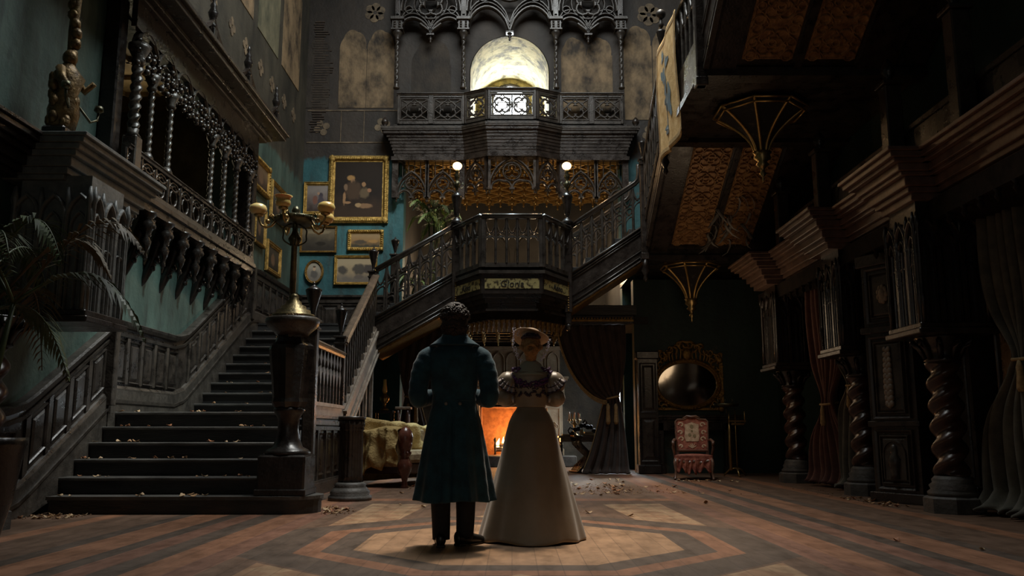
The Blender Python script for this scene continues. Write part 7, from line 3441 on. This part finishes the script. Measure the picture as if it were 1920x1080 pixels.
# ---------------------------------------------------------------- the woman
wom = thing('person', 'person seen from behind in a long champagne satin gown, straw hat and violet-trimmed shoulders', 'person', (.155, 7.03, 0))
b = MB()
zw = 1.535
face(b, (0, .03, zw), .92)
b.tube([(0, -.015, 1.30), (0, -.01, 1.38), (0, .01, 1.45)], [.056, .045, .044], n=14)
b.tube([(0, 0, .84), (0, 0, .94), (0, 0, 1.03), (0, 0, 1.14), (0, 0, 1.25), (0, -.005, 1.32)],
       [(.150, .115), (.145, .105), (.105, .082), (.125, .095), (.145, .095), (.085, .06)], n=20)
for q in (-1, 1):
    sh, el, wr = Vector((q * .150, -.01, 1.285)), Vector((q * .215, -.05, 1.075)), Vector((q * .085, .165, 1.10))
    b.ball(sh, .046)
    b.tube([sh, sh.lerp(el, .5), el], [.042, .037, .032], n=12)
    b.ball(el, .033)
    b.tube([el, el.lerp(wr, .35), wr], [.033, .032, .022], n=12)
    hand(b, wr, (-q * .8, .55, .1), (0, -.9, .2), (0, .1, 1), .7)
    b.tube([(q * .075, 0, .86), (q * .08, .0, .47), (q * .075, 0, .08)], [.075, .05, .032], n=12)
    b.tube([(q * .075, 0, .07), (q * .08, .06, .035), (q * .085, .13, .028)], [.032, .030, .022], n=9)
body = b.build('body', M['skin'], wom)
remesh(body, .006)
eyes(wom, (0, .03, zw), .92)

SK = [(1.045, .108, .090), (1.02, .120, .100), (.98, .150, .125), (.92, .178, .160), (.82, .205, .190), (.65, .245, .230), (.45, .300, .285), (.25, .352, .345), (.10, .392, .40), (.02, .412, .43)]


def sk_at(z):
    for i in range(len(SK) - 1):
        if SK[i + 1][0] <= z <= SK[i][0]:
            t_ = (SK[i][0] - z) / (SK[i][0] - SK[i + 1][0])
            return SK[i][1] + (SK[i + 1][1] - SK[i][1]) * t_, SK[i][2] + (SK[i + 1][2] - SK[i][2]) * t_
    return SK[-1][1:] if z < .02 else SK[0][1:]


def skirt(u, v):
    z = 1.045 - 1.035 * v
    rx, ry = sk_at(z)
    a = 2 * PI * u
    k = max(0, (1.0 - z))
    f_ = 1 + .022 * k * math.sin(7 * a + .5) + .016 * k * math.sin(12 * a + 2 * k) + .03 * k ** 2 * math.sin(4 * a + 1)
    for c0, w_, am in ((-PI / 2 - .75, .13, -.045), (-PI / 2 + .62, .12, -.045), (-PI / 2 - .25, .16, .03), (-PI / 2 + .2, .15, .03)):
        dlt = math.atan2(math.sin(a - c0), math.cos(a - c0))
        f_ += am * k * math.exp(-(dlt / w_) ** 2)
    return (rx * math.cos(a) * f_, ry * math.sin(a) * f_ - .03 * k * k, max(.008, z + .01 * k * math.sin(5 * a)))


b = MB()
b.grid(skirt, 120, 70, closed_u=True)
b.build('skirt', M['satin'], wom, solid=.006)
BD = [(1.045, .112, .092), (1.09, .122, .098), (1.16, .142, .108), (1.23, .158, .112), (1.29, .160, .108), (1.325, .150, .098)]
b = MB()


def bodice(u, v):
    z = 1.04 + .285 * v
    i = min(len(BD) - 2, next(k for k in range(len(BD) - 1) if BD[k + 1][0] >= z or k == len(BD) - 2))
    t_ = (z - BD[i][0]) / (BD[i + 1][0] - BD[i][0])
    t_ = max(0, min(1, t_))
    rx = BD[i][1] + (BD[i + 1][1] - BD[i][1]) * t_
    ry = BD[i][2] + (BD[i + 1][2] - BD[i][2]) * t_
    a = 2 * PI * u
    return (rx * math.cos(a) * 1.04, ry * math.sin(a) * 1.04, z)


b.grid(bodice, 60, 24, closed_u=True)
b.build('bodice', M['satin'], wom, solid=.006)
b = MB()


def yoke(u, v):
    a = 2 * PI * u
    z = 1.30 + .115 * v
    r_ = 1 - v
    rx = .050 + .105 * r_ ** .8
    ry = .050 + .055 * r_ ** .8
    return (rx * math.cos(a), ry * math.sin(a) - .008, z)


b.grid(yoke, 48, 12, closed_u=True)
b.build('gauze_yoke', M['pale_gauze'], wom, solid=.004)
for q in (-1, 1):
    b = MB()

    def puff(d):
        return 1 + .06 * math.sin(9 * math.atan2(d.y, d.x)) * (1 - abs(d.z)) + .04 * noise.noise(d * 6)
    b.ball((q * .190, -.01, 1.235), .088, .095, .095, n=36, k=22, f=puff)
    b.ball((q * .208, -.035, 1.115), .070, .080, .070, n=32, k=18, f=puff)
    b.tube([(q * .205, -.03, 1.10), (q * .16, .06, 1.10), (q * .11, .13, 1.10)], [.060, .052, .036], n=16)
    b.build('sleeve', M['satin'], wom)
    # white pleated fan over the shoulder
    b = MB()

    def fan_(u, v, q=q):
        th = -1.50 + 1.10 * u       # fans out over the upper arm
        L = .03 + .135 * v
        fold = .013 * math.cos(u * 2 * PI * 5) * v
        cx, cy, cz_ = q * .125, -.045, 1.335
        dx = math.cos(th)
        dz = math.sin(th)
        x = cx + q * L * dx
        z = cz_ + L * dz - .02 * v
        y = cy - .055 * v + fold - .02 * math.sin(PI * u)
        return (x, y, z)
    b.grid(fan_, 60, 8)
    fo = b.build('shoulder_fan', M['satin_white'], wom, solid=.004)
    b = MB()
    for k in range(40):
        p = fan_(k / 39, 1.0)
        b.ball((p[0], p[1] - .004, p[2]), .008, .006, .008, n=6, k=4)
    b.build('lace_edge', M['lace'], fo)
    b = MB()
    for k in range(24):
        p = fan_(k / 23, .72)
        b.ball((p[0], p[1] - .006, p[2]), .005, .004, .005, n=6, k=4)
    b.build('lace_band', M['lace'], fo)
    # violet rosette on the shoulder
    b = MB()
    qq = random.Random(30 + q)
    for k in range(30):
        c_ = (q * (.118 + qq.uniform(-.036, .036)), -.035 + qq.uniform(-.035, .035), 1.335 + qq.uniform(-.018, .026))
        b.ball(c_, qq.uniform(.009, .016), None, qq.uniform(.007, .012), n=7, k=5)
    b.build('violet_posy', M['violet'], wom)
# garland round the neckline and lace over the back
b = MB()
qq = random.Random(5)
for k in range(110):
    u = qq.uniform(-1, 1)
    a = -PI / 2 + u * 1.35
    zz = 1.315 - .095 * math.cos(u * PI / 2) + qq.uniform(-.020, .020)
    rx, ry = .160, .112
    r_ = 1.06 + qq.uniform(-.02, .05)
    b.ball((rx * r_ * math.cos(a), ry * r_ * math.sin(a), zz), qq.uniform(.009, .016), None, qq.uniform(.007, .013), n=7, k=5)
b.build('violet_garland', M['violet'], wom)
b = MB()
for k in range(150):
    u = qq.uniform(-1, 1)
    a = -PI / 2 + u * 1.3
    band = qq.random()
    zz = 1.245 - .075 * (1 - u * u) * .6 + qq.uniform(-.022, .022) if band < .6 else 1.145 + .02 * math.sin(u * 14) + qq.uniform(-.008, .008)
    i_ = .150 if zz > 1.19 else .140
    rx, ry = i_, .112
    tn = Vector((-math.sin(a), math.cos(a), qq.uniform(-1, 1))).normalized()
    p = Vector((rx * 1.075 * math.cos(a), ry * 1.05 * math.sin(a), zz))
    b.tube([p - tn * .012, p + Vector((0, -.004, .006)), p + tn * .012], [.004, .006, .003], n=5)
b.build('black_lace', M['lace'], wom)
# white tags of ribbon at the elbows
b = MB()
for q in (-1, 1):
    b.tube([(q * .150, -.115, 1.125), (q * .148, -.125, 1.10), (q * .143, -.118, 1.075)], [.005, .011, .006], n=6)
    b.build('ribbon_end', M['satin_white'], wom)
    b = MB()
# hair
b = MB()
b.ball((0, -.005, 1.555), .082, .095, .085, n=28, k=18, f=lambda d: 1 + .05 * noise.noise(d * 7))
b.ball((0, -.085, 1.500), .062, .042, .058, n=20, k=14)
b.ball((0, -.045, 1.455), .048, .046, .05, n=16, k=12)
for j in range(5):
    r0 = .050 - .009 * j
    pts = [(r0 * math.cos(t_ + j) - .004, -.118 - .004 * j - .01 * math.sin(t_), 1.500 + r0 * math.sin(t_ + j) * .95) for t_ in [q * .42 for q in range(14)]]
    b.tube(pts, [.011 - .0006 * q for q in range(14)], n=7)
for q in (-1, 1):
    b.tube([(q * .078, .02, 1.54), (q * .080, -.04, 1.53), (q * .052, -.09, 1.50)], [.018, .022, .016], n=8)
b.build('hair', M['hair_gold'], wom)
# hat
hm = Matrix.Translation((.0, .0, 1.612)) @ Matrix.Rotation(R(8), 4, 'Y') @ Matrix.Rotation(R(-25), 4, 'X')
b = MB()
b.m = hm


def brim(u, v):
    a = 2 * PI * u
    r_ = .045 + .105 * v
    return (r_ * 1.0 * math.cos(a), r_ * .96 * math.sin(a), .012 * v * v * math.sin(2 * a + .5) + .012 * (1 - v))


b.grid(brim, 60, 10, closed_u=True)
b.lathe([(.085, .0), (.085, .03), (.07, .05), (.02, .058)], n=28)
hat = b.build('hat', M['straw'], wom, solid=.005)
b = MB()
b.tube([(-.075, -.055, 1.60), (-.03, -.10, 1.625), (.02, -.105, 1.62), (.075, -.06, 1.605)], [.012, .020, .022, .012], n=8)
for k in range(16):
    b.tube([(-.05 + k * .007, -.10, 1.615), (-.06 + k * .008 + .01 * math.sin(k), -.125, 1.62 + .01 * math.sin(k * 2)), (-.065 + k * .009, -.125, 1.60)], [.004, .007, .002], n=5)
b.build('hat_ribbon', M['lace'], wom)
b = MB()
qq = random.Random(77)
for k in range(190):
    u = qq.random()
    a = PI * 1.0 * u
    side = -1 if qq.random() < .55 else 1
    if side < 0 and qq.random() < .45:
        # high spray at the left of the crown
        p = (-.115 + qq.uniform(-.035, .03), -.03 + qq.uniform(-.04, .04), 1.655 + qq.uniform(-.035, .035))
    else:
        t_ = qq.random()
        p = (side * (.148 - .07 * t_ ** 2) + qq.uniform(-.014, .014), -.03 + qq.uniform(-.05, .05) - .03 * t_, 1.60 - .19 * t_ + qq.uniform(-.012, .012))
    b.ball(p, qq.uniform(.0028, .0055), n=5, k=4)
o = b.build('beaded_veil', M['bead'], wom)
o['kind'] = 'stuff'

# ================================================================== fallen leaves
def leaf_mesh(seed):
    q = random.Random(seed)
    b = MB()
    L, w_ = .055, .020
    out = []
    for k in range(7):
        t_ = k / 6
        ww = w_ * math.sin(PI * min(1, t_ * .95 + .04)) ** .7 * (1 + .18 * math.sin(k * 3 + seed))
        out.append((t_, ww))
    cup = q.uniform(.15, .5)
    vs = []
    for t_, ww in out:
        x = -L / 2 + L * t_
        zc = .012 * cup + .016 * (t_ - .5) ** 2 * (3 + seed % 3)
        vs.append((x, -ww, zc + ww * cup))
        vs.append((x, 0, zc))
        vs.append((x, ww, zc + ww * cup * .8))
    fs = []
    for k in range(6):
        a = k * 3
        fs.append((a, a + 1, a + 4, a + 3))
        fs.append((a + 1, a + 2, a + 5, a + 4))
    b.add(vs, fs, True)
    b.tube([(-L / 2 - .016, 0, .004), (-L / 2, 0, .012 * cup + .008)], .0012, n=4)
    b.v = [(x, y, z - min(p[2] for p in vs) + .0006) for x, y, z in b.v] if True else b.v
    return b


M['leaf_red'] = mat('rust_leaf', (0.22, 0.08, 0.03), (0.40, 0.17, 0.07), 9, .7)
M['leaf_pale'] = mat('pale_leaf', (0.36, 0.24, 0.13), (0.55, 0.40, 0.24), 9, .7)
protos = []
for sd in range(6):
    o = leaf_mesh(sd).build('fallen_leaf', M[('leaf', 'leaf_pale', 'leaf_red', 'leaf', 'leaf_pale', 'leaf')[sd]], solid=.0008)
    protos.append(o)
used = set()
rl = random.Random(42)
leaf_n = 0


def put_leaf(x, y, z, group, label, s=None):
    global leaf_n
    i = rl.randrange(6)
    if i not in used:
        o = protos[i]
        used.add(i)
    else:
        o = protos[i].copy()
        C.objects.link(o)
    o.location = (x, y, z)
    o.rotation_euler = (rl.uniform(-.25, .25), rl.uniform(-.25, .25), rl.uniform(0, 6.28))
    s = s or rl.uniform(.75, 1.5)
    o.scale = (s, s, s)
    tag(o, label, 'leaf', group)
    leaf_n += 1


G1 = ('dead leaves lying on the main stair treads', 'small brown dead leaf lying on a tread of the main staircase')
# on the stair treads
for i in range(16):
    if i < 5:
        y0, z = SY1 + i * TR1, (i + 1) * RISE
        dpt = TR1
    elif i == 5:
        y0, z, dpt = LY0, 6 * RISE, .6
    else:
        y0, z, dpt = LY1 + (i - 6) * TR2, (i + 1) * RISE, TR2
    n = 9 if i < 6 else 5
    for k in range(n):
        x = rl.uniform(-4.75, -2.85) if rl.random() < .6 else rl.choice((-4.72, -3.9, -3.3)) + rl.uniform(-.12, .22)
        if i < 2 and x > -2.75:
            continue
        put_leaf(x, y0 + rl.uniform(.01, dpt * .55), z + .003, *G1)
G2 = ('dead leaves gathered round the foot of the lamp newel and fluted pedestal', 'dry leaf in the drift between the bottom stair and the fluted pedestal')
for k in range(42):
    a = rl.uniform(-.6, 1.7)
    r_ = rl.uniform(.36, .62)
    put_leaf(-2.35 + r_ * math.cos(a), SY1 + .32 + r_ * math.sin(a) * .9, .003, *G2)
G3 = ('dead leaves drifted at the left wall foot', 'dry leaf in the drift on the floor at the left end of the bottom step')
for k in range(26):
    put_leaf(rl.uniform(-4.9, -4.35), SY1 - rl.uniform(.05, .45), .003, *G3)
G4 = ('dead leaves scattered over the floor behind the couple', 'dry leaf scattered on the floor between the couple and the fireplace')
for k in range(95):
    x = rl.gauss(1.1, .75)
    y = 11.6 + abs(rl.gauss(0, 1.5))
    if x < .1:
        x = rl.uniform(-1.6, .0)
    put_leaf(x, y, .003, *G4, s=rl.uniform(.9, 1.7))
G5 = ('dead leaves round the red armchair', 'dry leaf on the floor near the feet of the red armchair')
for k in range(20):
    put_leaf(rl.uniform(2.6, 4.0), rl.uniform(14.7, 15.1), .003, *G5)
G6 = ('dead leaves along the right wall', 'dry leaf on the floor along the feet of the right-hand columns')
for k in range(34):
    put_leaf(rl.uniform(4.2, 4.5), rl.uniform(9.9, 11.3), .003, *G6)
G7 = ('few leaves on the open floor', 'lone dry leaf on the bare inlaid floor')
for x, y in ((3.0, 6.9), (2.3, 10.4), (-1.0, 9.9), (-1.3, 10.2), (.8, 9.2), (-.9, 10.6), (1.2, 8.9), (3.4, 6.4)):
    put_leaf(x, y, .003, *G7)
# leaves in the dish of the lamp newel
G8 = ('dead leaves caught in the dish of the lamp newel', 'dry leaf caught in the dish under the brass dome of the lamp newel')
for k in range(10):
    a = rl.uniform(3.6, 6.0)
    put_leaf(LX + .262 * math.cos(a), LYY + .262 * math.sin(a), 2.085, *G8, s=.7)
print('leaves', leaf_n)
# the finer litter of crushed leaf underfoot
b = MB()
for k in range(900):
    r = rl.random()
    if r < .6:
        x, y = rl.gauss(1.0, .9), 11.9 + abs(rl.gauss(0, 1.3))
    elif r < .8:
        a, r_ = rl.uniform(-.7, 1.8), rl.uniform(.34, .7)
        x, y = -2.35 + r_ * math.cos(a), SY1 + .32 + r_ * math.sin(a)
    elif r < .9:
        x, y = rl.uniform(-4.9, -4.3), SY1 - rl.uniform(.03, .5)
    else:
        x, y = rl.uniform(4.15, 4.5), rl.uniform(9.9, 14)
    if x < -2.05 and y > 9.7:
        continue
    s = rl.uniform(.006, .016)
    a = rl.uniform(0, 6.28)
    c_, s_ = math.cos(a) * s, math.sin(a) * s
    b.add([(x - c_, y - s_, .003), (x + s_ * .6, y - c_ * .6, .006), (x + c_, y + s_, .004), (x - s_ * .6, y + c_ * .6, .010), (x, y, .002)], [(0, 1, 2, 3), (0, 4, 1), (1, 4, 2), (2, 4, 3), (3, 4, 0)])
o = b.build('leaf_litter', M['leaf'])
tag(o, 'fine brown litter of crushed leaves strewn over the hall floor', 'leaf litter', kind='stuff')
